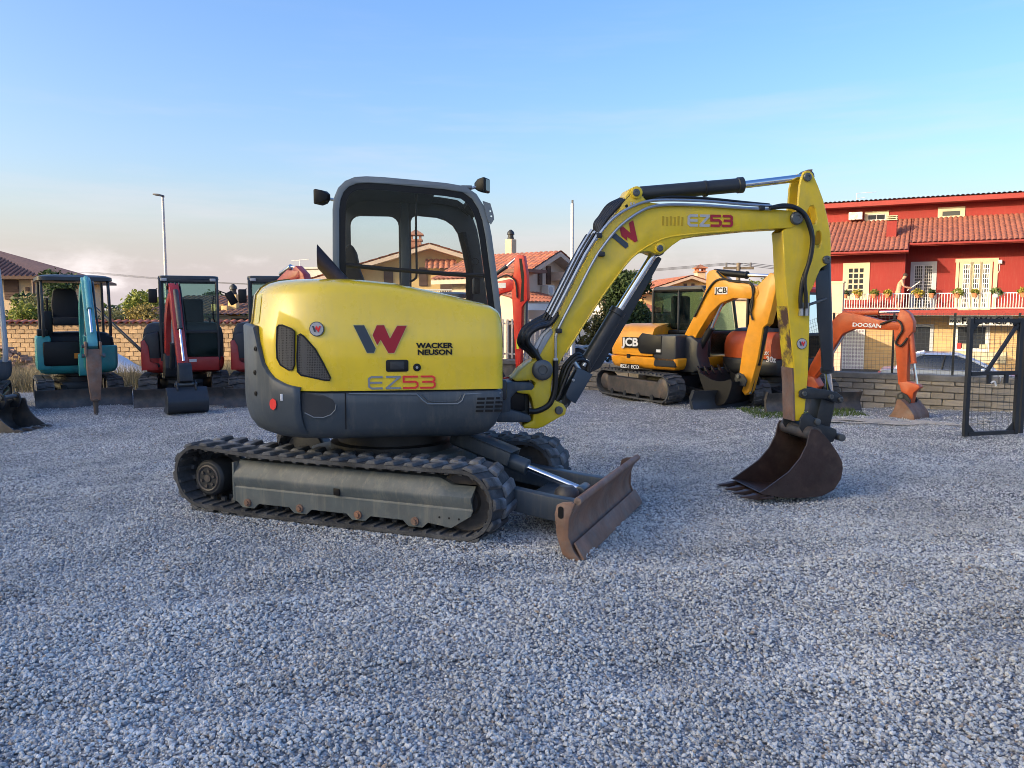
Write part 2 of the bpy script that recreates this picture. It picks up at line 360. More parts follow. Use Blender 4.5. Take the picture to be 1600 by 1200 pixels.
gx = np.concatenate([np.arange(-30, -8, 0.5), np.arange(-8, 9, 0.16), np.arange(9, 24, 0.5)]); gyv = np.concatenate([np.arange(-30, 1.5, 0.7), np.arange(1.5, 12, 0.16), np.arange(12, 19.7, 0.25), [19.62]])
vs = []
for y in gyv:
    for x in gx:
        yy = min(y, y_edge(x)); vs.append((x, yy, float(gh(x, yy))))
nx = len(gx); fs = []
for j in range(len(gyv) - 1):
    for i in range(nx - 1):
        a = j * nx + i
        if len({vs[k][1] for k in (a, a + 1, a + nx, a + nx + 1)}) < 2: continue
        if abs(vs[a][1] - vs[a + nx][1]) < 1e-5 and abs(vs[a + 1][1] - vs[a + nx + 1][1]) < 1e-5: continue
        fs.append((a, a + 1, a + nx + 1, a + nx))
me = bpy.data.meshes.new('yard_ground'); me.from_pydata(vs, [], fs); me.materials.append(gravel_material())
for p in me.polygons: p.use_smooth = True
yard = bpy.data.objects.new('yard_ground', me); col.objects.link(yard); tag(yard, 'grey gravel surface of the machine yard', kind='structure')
STREET = -1.15
mat('asphalt', (0.055, 0.056, 0.06), 0.9, var=0.2, vscale=2, bump=0.2, bscale=80, col2=(0.16, 0.14, 0.09), c2scale=0.05, c2lo=0.45, c2hi=0.6)
mb = MB(); mb.add([(-1500, -900, STREET), (1500, -900, STREET), (1500, 2200, STREET), (-1500, 2200, STREET)], [(0, 1, 2, 3)])
tag(mb.build('street', MATS['asphalt']), 'asphalt street and land around the yard', kind='structure')
# earth banks that hold the yard up at its unseen edges are below the walls

# ================================================================ low block wall with wire fence
mat('block', (0.30, 0.265, 0.215), 0.9, var=0.25, vscale=5, bump=0.6, bscale=25, rand=0.22, col2=(0.20, 0.19, 0.18), c2scale=3)
mat('mortar', (0.23, 0.21, 0.18), 0.95, var=0.2, bump=0.4)
mat('concrete_cap', (0.21, 0.20, 0.18), 0.92, var=0.3, vscale=3, bump=0.5, bscale=30, col2=(0.09, 0.085, 0.08), c2scale=2.2, c2lo=0.5, c2hi=0.7)
mat('fence_black', (0.018, 0.022, 0.022), 0.5, dirt=0.1)
mat('wire', (0.09, 0.10, 0.095), 0.5)
LW = (WB - WA).length; WT = 0.44
bwall = thing('block_wall', 'low wall of grey tan blocks with a concrete cap along the right side of the yard', 'wall', FW)
MB().box((LW / 2, 0.10, (STREET + WT) / 2), (LW, 0.16, WT - STREET)).build('core', MATS['mortar'], bwall)
blk = []
for k in range(3):
    b = MB(); L_ = 0.335; q = [[random.uniform(-0.006, 0.006) for _ in range(3)] for _ in range(8)]
    b.box((0, 0, 0), (L_, 0.05, 0.100)); b.v = [v + Vector(q[i]) for i, v in enumerate(b.v)]; blk.append(b.mesh('block', MATS['block'], bevel=0.010, seg=1))
for r_ in range(5):
    z = -0.005 + 0.055 + r_ * 0.110 - 0.07
    t = 0.0 if r_ % 2 else 0.17
    while t < LW:
        if t > 4.2:
            inst('block', random.choice(blk), bwall, Matrix.Translation((t + 0.17, 0.0 + random.uniform(-0.006, 0.006), z)) @ Matrix.Rotation(random.uniform(-0.02, 0.02), 4, 'Z'))
        t += 0.345
MB().box((2.1, 0.015, 0.19), (4.2, 0.03, 0.5)).build('render_face', MATS['mortar'], bwall)
t = 0
while t < LW:
    L_ = random.uniform(1.1, 1.5); MB().box((t + L_ / 2, 0.09, WT + 0.045), (L_ - 0.012, 0.27, 0.10)).build('cap_stone', MATS['concrete_cap'], bwall, bevel=0.012, seg=1); t += L_
FZ0, FZ1 = WT + 0.095, 1.56
wf = thing('wire_fence', 'black posts with fine wire mesh standing on the block wall', 'fence', FW)
def wall_t(px):
    k = (px - 800) / (FPX * ct); return (k * WA.y - WA.x) / (WD.x - k * WD.y)
ptm = MB().box((0, 0, 0), (0.035, 0.035, FZ1 - FZ0)).mesh('post', MATS['fence_black'])
for px in (875, 960, 1060, 1180, 1298, 1392, 1487, 1588, 1680):
    t = wall_t(px)
    if t < LW: inst('post', ptm, wf, Matrix.Translation((t, 0.10, (FZ0 + FZ1) / 2)))
t0_, t1_ = wall_t(1225), LW
mb = MB(); t = t0_
while t < t1_: mb.box((t, 0.085, (FZ0 + FZ1) / 2), (0.0032, 0.0032, FZ1 - FZ0)); t += 0.062
z = FZ0 + 0.02
while z < FZ1: mb.box(((t0_ + t1_) / 2, 0.0815, z), (t1_ - t0_, 0.0032, 0.0032)); z += 0.062
tag(mb.build('wire_mesh', MATS['wire'], wf), kind='stuff')
# pale slatted gate standing on the wall left of the red machine
mat('pale_slat', (0.62, 0.56, 0.50), 0.6, var=0.1)
pf = thing('slat_fence', 'pale vertical slat fence on the wall behind the bright red excavator', 'fence', FW)
sl = MB().box((0, 0, 0), (0.045, 0.02, 0.86)).mesh('slat', MATS['pale_slat'], bevel=0.004, seg=1)
for k in range(28): inst('slat', sl, pf, Matrix.Translation((2.4 + k * 0.115, 0.10, FZ0 + 0.45)))
for z in (0.12, 0.78): MB().box((3.95, 0.125, FZ0 + z), (3.2, 0.025, 0.04)).build('rail', MATS['pale_slat'], pf)

# ================================================================ wall of orange blocks with tile coping, left
mat('tuff', (0.47, 0.32, 0.18), 0.9, streak=0.35, var=0.22, vscale=6, bump=0.5, bscale=30, rand=0.20)
mat('tuff_mortar', (0.44, 0.32, 0.19), 0.95, var=0.15, bump=0.3)
mat('roof_tile', (0.42, 0.15, 0.085), 0.85, var=0.3, vscale=4, bump=0.4, bscale=30, rand=0.15, col2=(0.24, 0.11, 0.08), c2scale=3)
mat('red_roof_tile', (0.28, 0.10, 0.068), 0.85, var=0.2, vscale=3, bump=0.3, bscale=30, col2=(0.21, 0.075, 0.055), c2scale=2)
mat('brown_roof_tile', (0.17, 0.085, 0.062), 0.85, var=0.25, vscale=4, bump=0.4)
YL = 19.75
LH = 1.25
lw = thing('brick_wall', 'orange block wall with a terracotta coping behind the parked machines', 'wall', frame(-18, YL, 0))
WLEN = 14.4
MB().box((WLEN / 2, 0.12, (STREET + LH) / 2), (WLEN, 0.19, LH - STREET)).build('core', MATS['tuff_mortar'], lw)
bk_ = []
for k in range(3):
    b = MB(); b.box((0, 0, 0), (0.205, 0.04, 0.100)); b.v = [v + Vector([random.uniform(-0.004, 0.004) for _ in range(3)]) for v in b.v]; bk_.append(b.mesh('brick', MATS['tuff'], bevel=0.006, seg=1))
rest = MB()
for r_ in range(11):
    z = LH - 0.056 - r_ * 0.111; t = 0.0 if r_ % 2 else 0.107
    while t < WLEN - 0.1:
        x = -18 + t + 0.1; px = 800 + x / YL * FPX
        if r_ < 8 and (-10 < px < 72 or 160 < px < 222 or 328 < px < 392):
            inst('brick', random.choice(bk_), lw, Matrix.Translation((t + 0.1, 0.015 + random.uniform(-0.004, 0.004), z)))
        else: rest.box((t + 0.1, 0.015 + random.uniform(-0.004, 0.004), z), (0.205, 0.04, 0.10))
        t += 0.214
tag(rest.build('brickwork', MATS['tuff'], lw), kind='stuff')
ct_ = MB(); n_ = 9
ct_.loft([[(0.085 * k * math.cos(math.pi * i / (n_ - 1)), y, z + 0.075 * k * math.sin(math.pi * i / (n_ - 1))) for i in range(n_)] for y, z, k in ((-0.14, -0.01, 1.0), (0.12, 0.05, 0.85))] , closed=False, cap0=False, cap1=False)
ctm = ct_.mesh('coping_tile', MATS['roof_tile'])
t = 0.08
while t < WLEN:
    inst('coping_tile', ctm, lw, Matrix.Translation((t, 0.02, LH + 0.02))); inst('coping_tile', ctm, lw, Matrix.Translation((t, 0.22, LH + 0.02)) @ Matrix.Rotation(math.pi, 4, 'Z')); t += 0.178
MB().box((WLEN / 2, 0.12, LH + 0.012), (WLEN, 0.30, 0.03)).build('coping_bed', MATS['tuff_mortar'], lw)

# ================================================================ houses
mat('cream_wall', (0.62, 0.47, 0.30), 0.9, var=0.1, vscale=1.5, bump=0.1, bscale=60)
mat('yellow_wall', (0.72, 0.50, 0.22), 0.9, var=0.1, vscale=1.5, bump=0.1, bscale=60)
mat('pink_wall', (0.62, 0.48, 0.38), 0.9, var=0.1, vscale=1.5, bump=0.1, bscale=60)
mat('white_wall', (0.66, 0.65, 0.63), 0.9, var=0.1, vscale=1.5)
mat('grey_wall', (0.36, 0.35, 0.35), 0.9, var=0.12, vscale=1.5)
mat('tan_wall', (0.40, 0.34, 0.27), 0.9, var=0.15, vscale=3)
mat('red_wall', (0.25, 0.025, 0.021), 0.85, streak=0.10, var=0.08, vscale=0.8, bump=0.12, bscale=90)
mat('red_fascia', (0.27, 0.032, 0.026), 0.7, var=0.08)
mat('cream_trim', (0.52, 0.47, 0.33), 0.8, var=0.06)
mat('white_paint', (0.74, 0.74, 0.72), 0.55, var=0.05)
mat('grey_trim', (0.45, 0.47, 0.50), 0.6, var=0.05)
mat('brown_shutter', (0.10, 0.055, 0.04), 0.6, var=0.15)
mat('fascia', (0.58, 0.44, 0.34), 0.8, var=0.1)
mat('dark_void', (0.018, 0.018, 0.02), 0.8)
mat('chimney_brick', (0.36, 0.17, 0.11), 0.9, var=0.3, vscale=6, bump=0.5, bscale=20)
mat('peach_wall', (0.72, 0.46, 0.33), 0.85, var=0.06)
mat('ac_white', (0.68, 0.66, 0.60), 0.5, var=0.05); mat('terracotta', (0.50, 0.19, 0.09), 0.85, var=0.15)
mat('soffit_red', (0.34, 0.05, 0.04), 0.8, var=0.1)
def tile_sheet(M, wd, ln, pitch=0.2, amp=0.045, row=0.38, step=0.018):
    """corrugated sheet of barrel tiles: x along the eave, y up the slope, z out of the roof"""
    mb = MB(M); xs = np.arange(0, wd + 1e-6, pitch / 6); rows = []; nr = max(1, int(round(ln / row)))
    prof = [amp * (abs(math.cos(math.pi * x / pitch)) ** 0.8 if (x / pitch) % 1 < 1 else 0) for x in xs]
    for r_ in range(nr):
        for y, dz in ((r_ * ln / nr, step), ((r_ + 1) * ln / nr, 0.0)): rows.append([(x, y, p + dz) for x, p in zip(xs, prof)])
    mb.loft(rows, closed=False, cap0=False, cap1=False); return mb
def slope_frame(p, ex, ey):
    ex = Vector(ex).normalized(); ey = Vector(ey); ey = (ey - ex * ey.dot(ex)).normalized(); ez_ = ex.cross(ey)
    M = Matrix((ex, ey, ez_)).transposed().to_4x4(); M.translation = Vector(p); return M
def window(root, M, x0, x1, z0, z1, y, trim, pane='window_glass', tw=0.09, mull=(1, 1), sash='white_paint', name='window', depth=0.10, bars=None):
    """opening in a wall whose face is y; trim frame, sash bars, recessed pane"""
    f = MB(M); f.prism([(x0 - tw, z0 - tw), (x1 + tw, z0 - tw), (x1 + tw, z1 + tw), (x0 - tw, z1 + tw)], y - 0.035, y + 0.005, [[(x0, z0), (x1, z0), (x1, z1), (x0, z1)]])
    o = f.build(name, MATS[trim], root)
    MB(M).box(((x0 + x1) / 2, y - 0.002, (z0 + z1) / 2), (x1 - x0, 0.006, z1 - z0)).build('pane', MATS[pane] if pane != 'window_glass' else MATS['dark_pane'], o)
    b = MB(M); cx, cz = mull; s_ = 0.035; bw_ = bars or 0.022
    for q in (x0 + s_ / 2, x1 - s_ / 2): b.box((q, y - 0.014, (z0 + z1) / 2), (s_, 0.02, z1 - z0))
    for q in (z0 + s_ / 2, z1 - s_ / 2): b.box(((x0 + x1) / 2, y - 0.0145, q), (x1 - x0, 0.02, s_))
    for i in range(1, cx): b.box((x0 + (x1 - x0) * i / cx, y - 0.0135, (z0 + z1) / 2), (bw_, 0.02, z1 - z0))
    for i in range(1, cz): b.box(((x0 + x1) / 2, y - 0.0142, z0 + (z1 - z0) * i / cz), (x1 - x0, 0.02, bw_))
    b.build('sash', MATS[sash], o); return o
mat('dark_pane', (0.03, 0.034, 0.04), 0.08, spec=0.8)
def shutters(root, M, x0, x1, z0, z1, y, name='shutter'):
    o = MB(M).box(((x0 + x1) / 2, y - 0.02, (z0 + z1) / 2), (x1 - x0, 0.05, z1 - z0)).build(name, MATS['brown_shutter'], root)
    b = MB(M); n_ = int((z1 - z0) / 0.09)
    for i in range(n_): b.box(((x0 + x1) / 2, y - 0.05, z0 + (i + 0.5) * (z1 - z0) / n_), (x1 - x0 - 0.06, 0.02, 0.05), None)
    b.build('louvre', MATS['brown_shutter'], o)
def chimney(root, M, x, y, z0, z1, w_, m, cap='terracotta', domed=False):
    o = MB(M).box((x, y, (z0 + z1) / 2), (w_, w_, z1 - z0)).build('chimney', MATS[m], root, bevel=0.015, seg=1)
    mb = MB(M)
    if domed: mb.lathe((x, y, z1), (0, 0, 1), [(w_ * 0.40, 0), (w_ * 0.40, 0.06), (w_ * 0.34, 0.07), (w_ * 0.34, 0.16), (w_ * 0.46, 0.17), (w_ * 0.4, 0.26), (w_ * 0.12, 0.34)], 14)
    else:
        mb.box((x, y, z1 + 0.03), (w_ * 1.25, w_ * 1.25, 0.06))
        for sx in (-1, 1):
            for sy in (-1, 1): mb.box((x + sx * w_ * 0.4, y + sy * w_ * 0.4, z1 + 0.14), (w_ * 0.2, w_ * 0.2, 0.18))
        mb.loft([[(x + sx * k, y + sy * k, z) for sx, sy in ((-1, -1), (1, -1), (1, 1), (-1, 1))] for k, z in ((w_ * 0.72, z1 + 0.22), (w_ * 0.72, z1 + 0.26), (0.02, z1 + 0.46))])
    mb.build('chimney_cap', MATS[cap], o); return o
def gable_house(name, label, M, w_, d_, ze, zr, mw, mr, over=0.45, ridge='y'):
    """walls with gables, two tiled slopes; the ridge runs along local y, the gable faces -y"""
    r_ = thing(name, label, 'house', M)
    MB().loft([[(-w_ / 2, y, STREET), (w_ / 2, y, STREET), (w_ / 2, y, ze), (0, y, zr), (-w_ / 2, y, ze)] for y in (0, d_)]).build('wall', MATS[mw], r_)
    sl_ = (zr - ze) / (w_ / 2)
    for s_ in (-1, 1):
        p0 = Vector((s_ * (w_ / 2 + over), -over, ze - over * sl_ + 0.10)); p1 = Vector((0, -over, zr + 0.10))
        if s_ < 0: F_ = slope_frame((p0.x, d_ + over, p0.z), (0, -1, 0), (p1 - p0)); 
        else: F_ = slope_frame(p0, (0, 1, 0), (p1 - p0))
        tile_sheet(F_, d_ + 2 * over, (p1 - p0).length).build('roof', MATS[mr], r_)
        q = [(p0.x, p0.z - 0.01), (0, p1.z - 0.01), (0, p1.z - 0.16), (p0.x, p0.z - 0.14)]
        MB().prism(q, -over + 0.004, d_ + over - 0.004).build('eave_board', MATS['fascia'], r_)
    return r_
# cream house on the far left with a hipped roof
FH = frame(-20.3, 34, R(8)); hh = thing('cream_house', 'cream house with brown hipped roof at the far left', 'house', FH)
MB().box((-5, 4, (STREET + 3.15) / 2), (10, 8, 3.15 - STREET)).build('wall', MATS['cream_wall'], hh)
ev = [(0.6, -0.6), (0.6, 8.6), (-10.6, 8.6), (-10.6, -0.6)]; ze = 3.02; zr = 4.72
rp0, rp1 = (-4.2, 4.0, zr), (-5.8, 4.0, zr)
hr = MB(); hr.add([(x, y, ze) for x, y in ev] + [rp0, rp1], [(3, 0, 4, 5), (0, 1, 4), (1, 2, 5, 4), (2, 3, 5)]); hr.build('roof', MATS['brown_roof_tile'], hh)
mb = MB(); mb.plate(ev, ze - 0.12, ze - 0.01); mb.build('eave_board', MATS['brown_shutter'], hh)
n_ = 52
mb = MB()
for i in range(n_):
    t = (i + 0.5) / n_; x = 0.6 - 11.2 * t; k = min(1, (0.6 - x) / 4.8, (x + 10.6) / 4.8); yy = -0.6 + 4.6 * k; zz = ze + (zr - ze) * k
    mb.tube([(x, -0.6, ze + 0.02), (x, yy, zz + 0.02)], 0.035, 5)
tag(mb.build('tile_ridge', MATS['brown_roof_tile'], hh), kind='stuff')
a0, a1 = on(FH, 0, 8, 468), on(FH, 0, 29, 438); shutters(hh, I4 if 'I4' in globals() else Matrix(), a0[0], a1[0], a0[1], a1[1], 0.0)
a0 = on(FH, 0, 44, 452); MB().box((a0[0], -0.06, a0[1]), (0.12, 0.12, 0.18)).build('wall_lamp', MATS['brown_shutter'], hh)
MB().tube([(0.3, -0.5, STREET), (0.3, -0.5, 2.9)], 0.06, 8).build('drain_pipe', MATS['brown_shutter'], hh)
# low tiled outbuilding with yellow chimneys
FO = frame(-10.4, 25.5, 0); ob = thing('outbuilding', 'low shed with brown tile roof and yellow chimneys behind the orange wall', 'house', FO)
MB().box((2.1, 1.6, (STREET + 1.42) / 2), (6.2, 3.2, 1.42 - STREET)).build('wall', MATS['tan_wall'], ob)
tile_sheet(slope_frame((-1.3, -0.35, 1.44), (1, 0, 0), (0, 1, 0.17)), 6.8, 4.0).build('roof', MATS['brown_roof_tile'], ob)
c0 = on(FO, 0.6, 340, 478)[0]; MB().box((c0, 0.6, 1.62), (0.22, 0.5, 0.36)).box((c0 + 0.27, 0.62, 1.60), (0.20, 0.46, 0.30)).build('vent_stack', MATS['yellow_wall'], ob, bevel=0.01)
c0 = on(FO, 0.8, 365, 470)[0]; chimney(ob, Matrix(), c0, 0.8, 1.3, 2.12, 0.28, 'yellow_wall', 'dark_metal', True)
c0 = on(FO, 0, 372, 500); MB().box((c0[0] + 0.25, -0.01, 1.1), (0.9, 0.04, 0.5)).build('window', MATS['dark_pane'], ob)
# flat-roofed building
c0 = at(455, 421, 40); FB = frame(c0.x, 40, R(-24)); fb = thing('flat_building', 'flat roofed building with one yellow and one grey side beyond the sheds', 'building', FB)
MB().box((4, 3, (STREET + c0.z) / 2), (8, 6, c0.z - STREET)).build('wall', MATS['grey_wall'], fb)
MB().box((-0.01, 3, (STREET + c0.z) / 2), (0.04, 6.0, c0.z - STREET - 0.02)).build('side_wall', MATS['yellow_wall'], fb)
MB().box((4, 3, c0.z + 0.04), (8.2, 6.2, 0.09)).build('parapet', MATS['grey_wall'], fb)
MB().box((2.2, -0.02, c0.z - 0.75), (0.3, 0.05, 0.22)).build('vent', MATS['dark_pane'], fb)
mb = MB(); mb.tube([(0.3, 0.3, c0.z), (0.3, 0.3, c0.z + 0.5)], 0.02, 5).tube([(-0.2, 0.3, c0.z + 0.45), (0.9, 0.3, c0.z + 0.5)], 0.015, 5); mb.build('aerial', MATS['grey_trim'], fb)
# yellow villa
pk = at(672, 383, 30.0); FV = frame(pk.x, 30, R(4)); vz = pk.z - 0.1
vl = gable_house('yellow_villa', 'yellow villa with wide tiled gable and brick chimney seen through the cab', FV, 7.6, 8, vz - 7.6 / 2 * 0.30, vz, 'yellow_wall', 'roof_tile', 0.6)
chimney(vl, Matrix(), *[(on(FV, 2.0, 650, 380)[0])], 2.0, vz - 0.9, on(FV, 2.0, 650, 377)[1], 0.42, 'chimney_brick', 'chimney_brick')
def vpx(y, *pts): return ons(FV, y, pts)
(x0, z0), (x1, z1) = vpx(-0.8, (664, 421), (714, 404)); tile_sheet(slope_frame((x0, -0.9, z0), (1, 0, 0), (0, 0.9, z1 - z0)), x1 - x0, 1.0).build('porch_roof', MATS['roof_tile'], vl)
(x0, z0), (x1, z1) = vpx(0, (688, 452), (706, 418)); MB().box(((x0 + x1) / 2, -0.02, (z1 + STREET) / 2 + 0.6), (x1 - x0, 0.06, z1 - STREET - 1.2)).build('door', MATS['brown_shutter'], vl)
(x0, z0), (x1, z1) = vpx(0, (655, 447), (668, 418)); shutters(vl, Matrix(), x0, x1, z0, z1, 0.0)
(x0, z0), (x1, z1) = vpx(0, (600, 447), (614, 420)); shutters(vl, Matrix(), x0, x1, z0, z1, 0.0)
mb = MB(); (x0, z0), (x1, z1) = vpx(-1.2, (640, 470), (730, 440))
for k in range(26): mb.tube([(x0 + (x1 - x0) * k / 25, -1.2, z0 - 0.4), (x0 + (x1 - x0) * k / 25, -1.2, z1 - 0.3)], 0.014, 4)
mb.tube([(x0, -1.2, z1 - 0.3), (x1, -1.2, z1 - 0.3)], 0.025, 5); mb.build('terrace_rail', MATS['white_paint'], vl)
# the villa's right wing, its gable end turned away from the sun
gc = at(857, 394, 27.0); FG = frame(gc.x, gc.y, R(53)); wz = gc.z - 0.1
wg = gable_house('villa_wing', 'pink beige house wing with red tiled roof and narrow shuttered windows', FG, 3.4, 2.8, wz - 1.7 * 0.42, wz, 'pink_wall', 'roof_tile', 0.5)
for px0, px1, py0, py1 in ((840, 846, 445, 412), (853, 859.5, 444, 416)):
    (x0, z0), (x1, z1) = on(FG, 0, px0, py0), on(FG, 0, px1, py1); shutters(wg, Matrix(), x0, x1, z0, z1, 0.0)
(x0, z0), (x1, z1) = on(FG, -0.15, 850, 461), on(FG, -0.15, 860, 446)
aco = MB().box(((x0 + x1) / 2, -0.18, (z0 + z1) / 2), (x1 - x0, 0.3, z1 - z0)).build('air_conditioner', MATS['ac_white'], wg, bevel=0.02, seg=1)
MB().cyl(((x0 + x1) / 2 - 0.05, -0.32, (z0 + z1) / 2), ((x0 + x1) / 2 - 0.05, -0.345, (z0 + z1) / 2), 0.12, n=16).build('fan_grille', MATS['grey_trim'], aco)
(x0, z0), (x1, z1) = on(FG, -0.9, 805, 470), on(FG, -0.9, 868, 470)
tile_sheet(slope_frame((x0 - 0.3, -1.3, z0 - 0.05), (1, 0, 0), (0, 1.3, 0.35)), x1 - x0 + 0.6, 1.3).build('porch_roof', MATS['roof_tile'], wg)
MB().box(((x0 + x1) / 2, -1.28, z0 - 0.18), (x1 - x0 + 0.6, 0.08, 0.20)).build('porch_beam', MATS['white_wall'], wg)
MB().box((x0, -1.2, (z0 + STREET) / 2 - 0.1), (0.22, 0.22, z0 - STREET - 0.2)).build('porch_pillar', MATS['pink_wall'], wg)
MB().box(((x0 + x1) / 2 + 0.3, -0.03, (z0 + STREET) / 2 - 0.3), (1.3, 0.05, z0 - STREET - 0.6)).build('porch_door', MATS['brown_shutter'], wg)
(x0, z0) = on(FG, -0.5, 822, 424); MB().box((x0, -0.45, z0), (1.1, 0.9, 0.10)).build('window_canopy', MATS['brown_roof_tile'], wg)
(x0, z0) = on(FG, -0.4, 884, 432); MB().box((x0 + 0.1, -0.4, z0), (0.9, 0.9, 0.28)).build('balcony', MATS['fascia'], wg)
chimney(wg, Matrix(), *(lambda p: (p[0],))(on(FG, 2.2, 798, 385)), 2.2, wz - 1.2, on(FG, 2.2, 798, 374)[1], 0.30, 'cream_wall', 'dark_metal', True)
# small white house, yellow gable house and pale yellow block further off
p = at(930, 468, 42); sh = gable_house('white_house', 'small white house with red roof half hidden by a tree', frame(p.x, 42, R(-30)), 4.2, 5, p.z - 0.7, p.z, 'white_wall', 'roof_tile', 0.3)
p = at(1078, 434, 46); yh = gable_house('gable_house', 'yellow gabled house with stubby chimney above the amber excavator cab', frame(p.x, 46, R(6)), 5.6, 6, p.z - 0.9, p.z, 'yellow_wall', 'roof_tile', 0.4)
chimney(yh, Matrix(), 0.9, 0.9, p.z - 0.8, p.z + 0.35, 0.5, 'cream_wall', 'terracotta')
FY = yh.matrix_world if False else frame(p.x, 46, R(6))
for px in (1068, 1080): (x0, z0), (x1, z1) = on(FY, 0, px, 449), on(FY, 0, px + 5, 443); MB().box(((x0 + x1) / 2, -0.02, (z0 + z1) / 2), (x1 - x0, 0.05, z1 - z0)).build('window', MATS['brown_shutter'], yh)
p = at(1150, 468, 33); pb = thing('pale_building', 'pale yellow building behind the amber excavator arm', 'building', frame(p.x, 33, R(-20)))
MB().box((0, 2, (p.z + STREET) / 2), (2.6, 4, p.z - STREET)).build('wall', MATS['cream_wall'], pb)
MB().box((0, 2, p.z + 0.06), (2.9, 4.3, 0.12)).build('parapet', MATS['fascia'], pb)
MB().box((-0.6, -0.02, 0.2), (0.7, 0.05, 1.1)).build('window', MATS['brown_shutter'], pb)

# ================================================================ the red building
FR = frame(18.7, 36.0, R(-27.5)); I0 = Matrix()
rb = thing('red_building', 'red two storey building with tiled roof, long balcony and a pharmacy on the ground floor', 'building', FR)
SL, SR = -5.0, 9.0
EZ0 = 4.24; SLOPE = (6.0 - 4.24) / 4.2
MB().box(((SL - 1.05) / 2, 4.0, (STREET + 4.15) / 2 + 1.0), (-1.05 - SL, 8.0, 4.15 - STREET - 2.0)).build('wall', MATS['red_wall'], rb)
MB().box(((-1.05 + SR) / 2, 4.65, (1.5 + 4.75) / 2), (SR + 1.05, 6.7, 4.75 - 1.5)).build('wall', MATS['red_wall'], rb)
MB().box(((SL + SR) / 2, 6.8, 5.6), (SR - SL, 7.0, 2.5)).build('upper_wall', MATS['red_wall'], rb)
lenL = math.hypot(4.2, 4.2 * SLOPE)
tile_sheet(slope_frame((SL - 0.3, -0.9, EZ0), (1, 0, 0), (0, 1, SLOPE)), -1.0 - SL + 0.35, lenL, 0.205, 0.06, 0.40).build('roof', MATS['red_roof_tile'], rb)
dR = -0.05; zR = EZ0 + (dR + 0.9) * SLOPE
tile_sheet(slope_frame((-0.92, dR, zR), (1, 0, 0), (0, 1, SLOPE)), SR + 0.92, math.hypot(3.3 - dR, (3.3 - dR) * SLOPE), 0.205, 0.06, 0.40).build('roof', MATS['red_roof_tile'], rb)
def roof_slab(x0, x1, d0): MB().prism([(0, 0)], 0, 0) if False else None
for x0, x1, d0 in ((SL - 0.3, -0.92, -0.88), (-0.915, SR, dR + 0.02)):
    z0 = EZ0 + (d0 + 0.9) * SLOPE; mb = MB()
    mb.loft([[(x, d0, z0 - 0.13), (x, d0, z0 - 0.015), (x, 3.3, EZ0 + 4.2 * SLOPE - 0.02), (x, 3.3, EZ0 + 4.2 * SLOPE - 0.16)] for x in (x0, x1)]); mb.build('roof_slab', MATS['soffit_red'], rb)
    MB().tube([(x0, d0 - 0.05, z0 - 0.05), (x1, d0 - 0.05, z0 - 0.05)], 0.055, 8).build('gutter', MATS['red_fascia'], rb)
# upper roof edge
MB().box(((SL + SR) / 2, 2.95, 6.78), (SR - SL + 0.4, 0.72, 0.22)).build('cornice', MATS['red_fascia'], rb)
tile_sheet(slope_frame((SL - 0.2, 2.55, 6.90), (1, 0, 0), (0, 1, 0.05)), SR - SL + 0.4, 5.0, 0.205, 0.06, 0.40).build('upper_roof', MATS['red_roof_tile'], rb)
def rbx(d, *p): return ons(FR, d, p)
(a0, b0), (a1, b1) = rbx(3.3, (1364, 346), (1384, 334)); window(rb, I0, a0 - 0.25, a1, b0 + 0.05, b1, 3.3, 'cream_trim', tw=0.14, mull=(2, 1), sash='grey_trim')
(a0, b0), (a1, b1) = rbx(3.3, (1471, 339), (1502, 328)); window(rb, I0, a0, a1, b0, b1, 3.3, 'cream_trim', tw=0.16, mull=(1, 1), sash='cream_trim')
(a0, b0), (a1, b1) = rbx(3.0, (1326, 344), (1348, 331))
aco = MB().box(((a0 + a1) / 2, 3.08, (b0 + b1) / 2), (a1 - a0, 0.32, b1 - b0)).build('air_conditioner', MATS['ac_white'], rb, bevel=0.02, seg=1)
mb = MB()
for r_ in (0.18, 0.13, 0.08): mb.tube([(a0 + 0.22 + r_ * math.cos(t * math.pi / 9), 2.91, (b0 + b1) / 2 + r_ * math.sin(t * math.pi / 9)) for t in range(18)], 0.012, 5, closed=True)
mb.build('fan_grille', MATS['grey_trim'], aco)
(c0, zt_) = on(FR, 1.0, 1394, 344); cz0 = EZ0 + 1.9 * SLOPE
ch = MB().box((c0, 1.0, (cz0 - 0.2 + zt_ - 0.05) / 2), (0.42, 0.5, zt_ - cz0 + 0.15)).build('chimney', MATS['red_wall'], rb)
mb = MB()
for k in range(3): mb.box((c0, 1.0, zt_ + 0.0 + 0.085 * k), (0.46, 0.54, 0.035))
for sx in (-1, 1):
    for sy in (-1, 1): mb.box((c0 + sx * 0.18, 1.0 + sy * 0.2, zt_ + 0.085), (0.06, 0.06, 0.20))
mb.build('chimney_cap', MATS['cream_trim'], ch)
(a0, z0) = on(FR, 2.9, 1338, 312); mb = MB(); mb.tube([(a0, 2.9, 6.9), (a0, 2.9, 7.35)], 0.015, 5).tube([(a0, 2.9, 7.35), (a0 + 0.9, 2.9, 7.36)], 0.012, 5).tube([(a0, 2.9, 7.1), (a0 + 0.4, 2.9, 7.12)], 0.012, 5); mb.build('aerial', MATS['grey_trim'], rb)
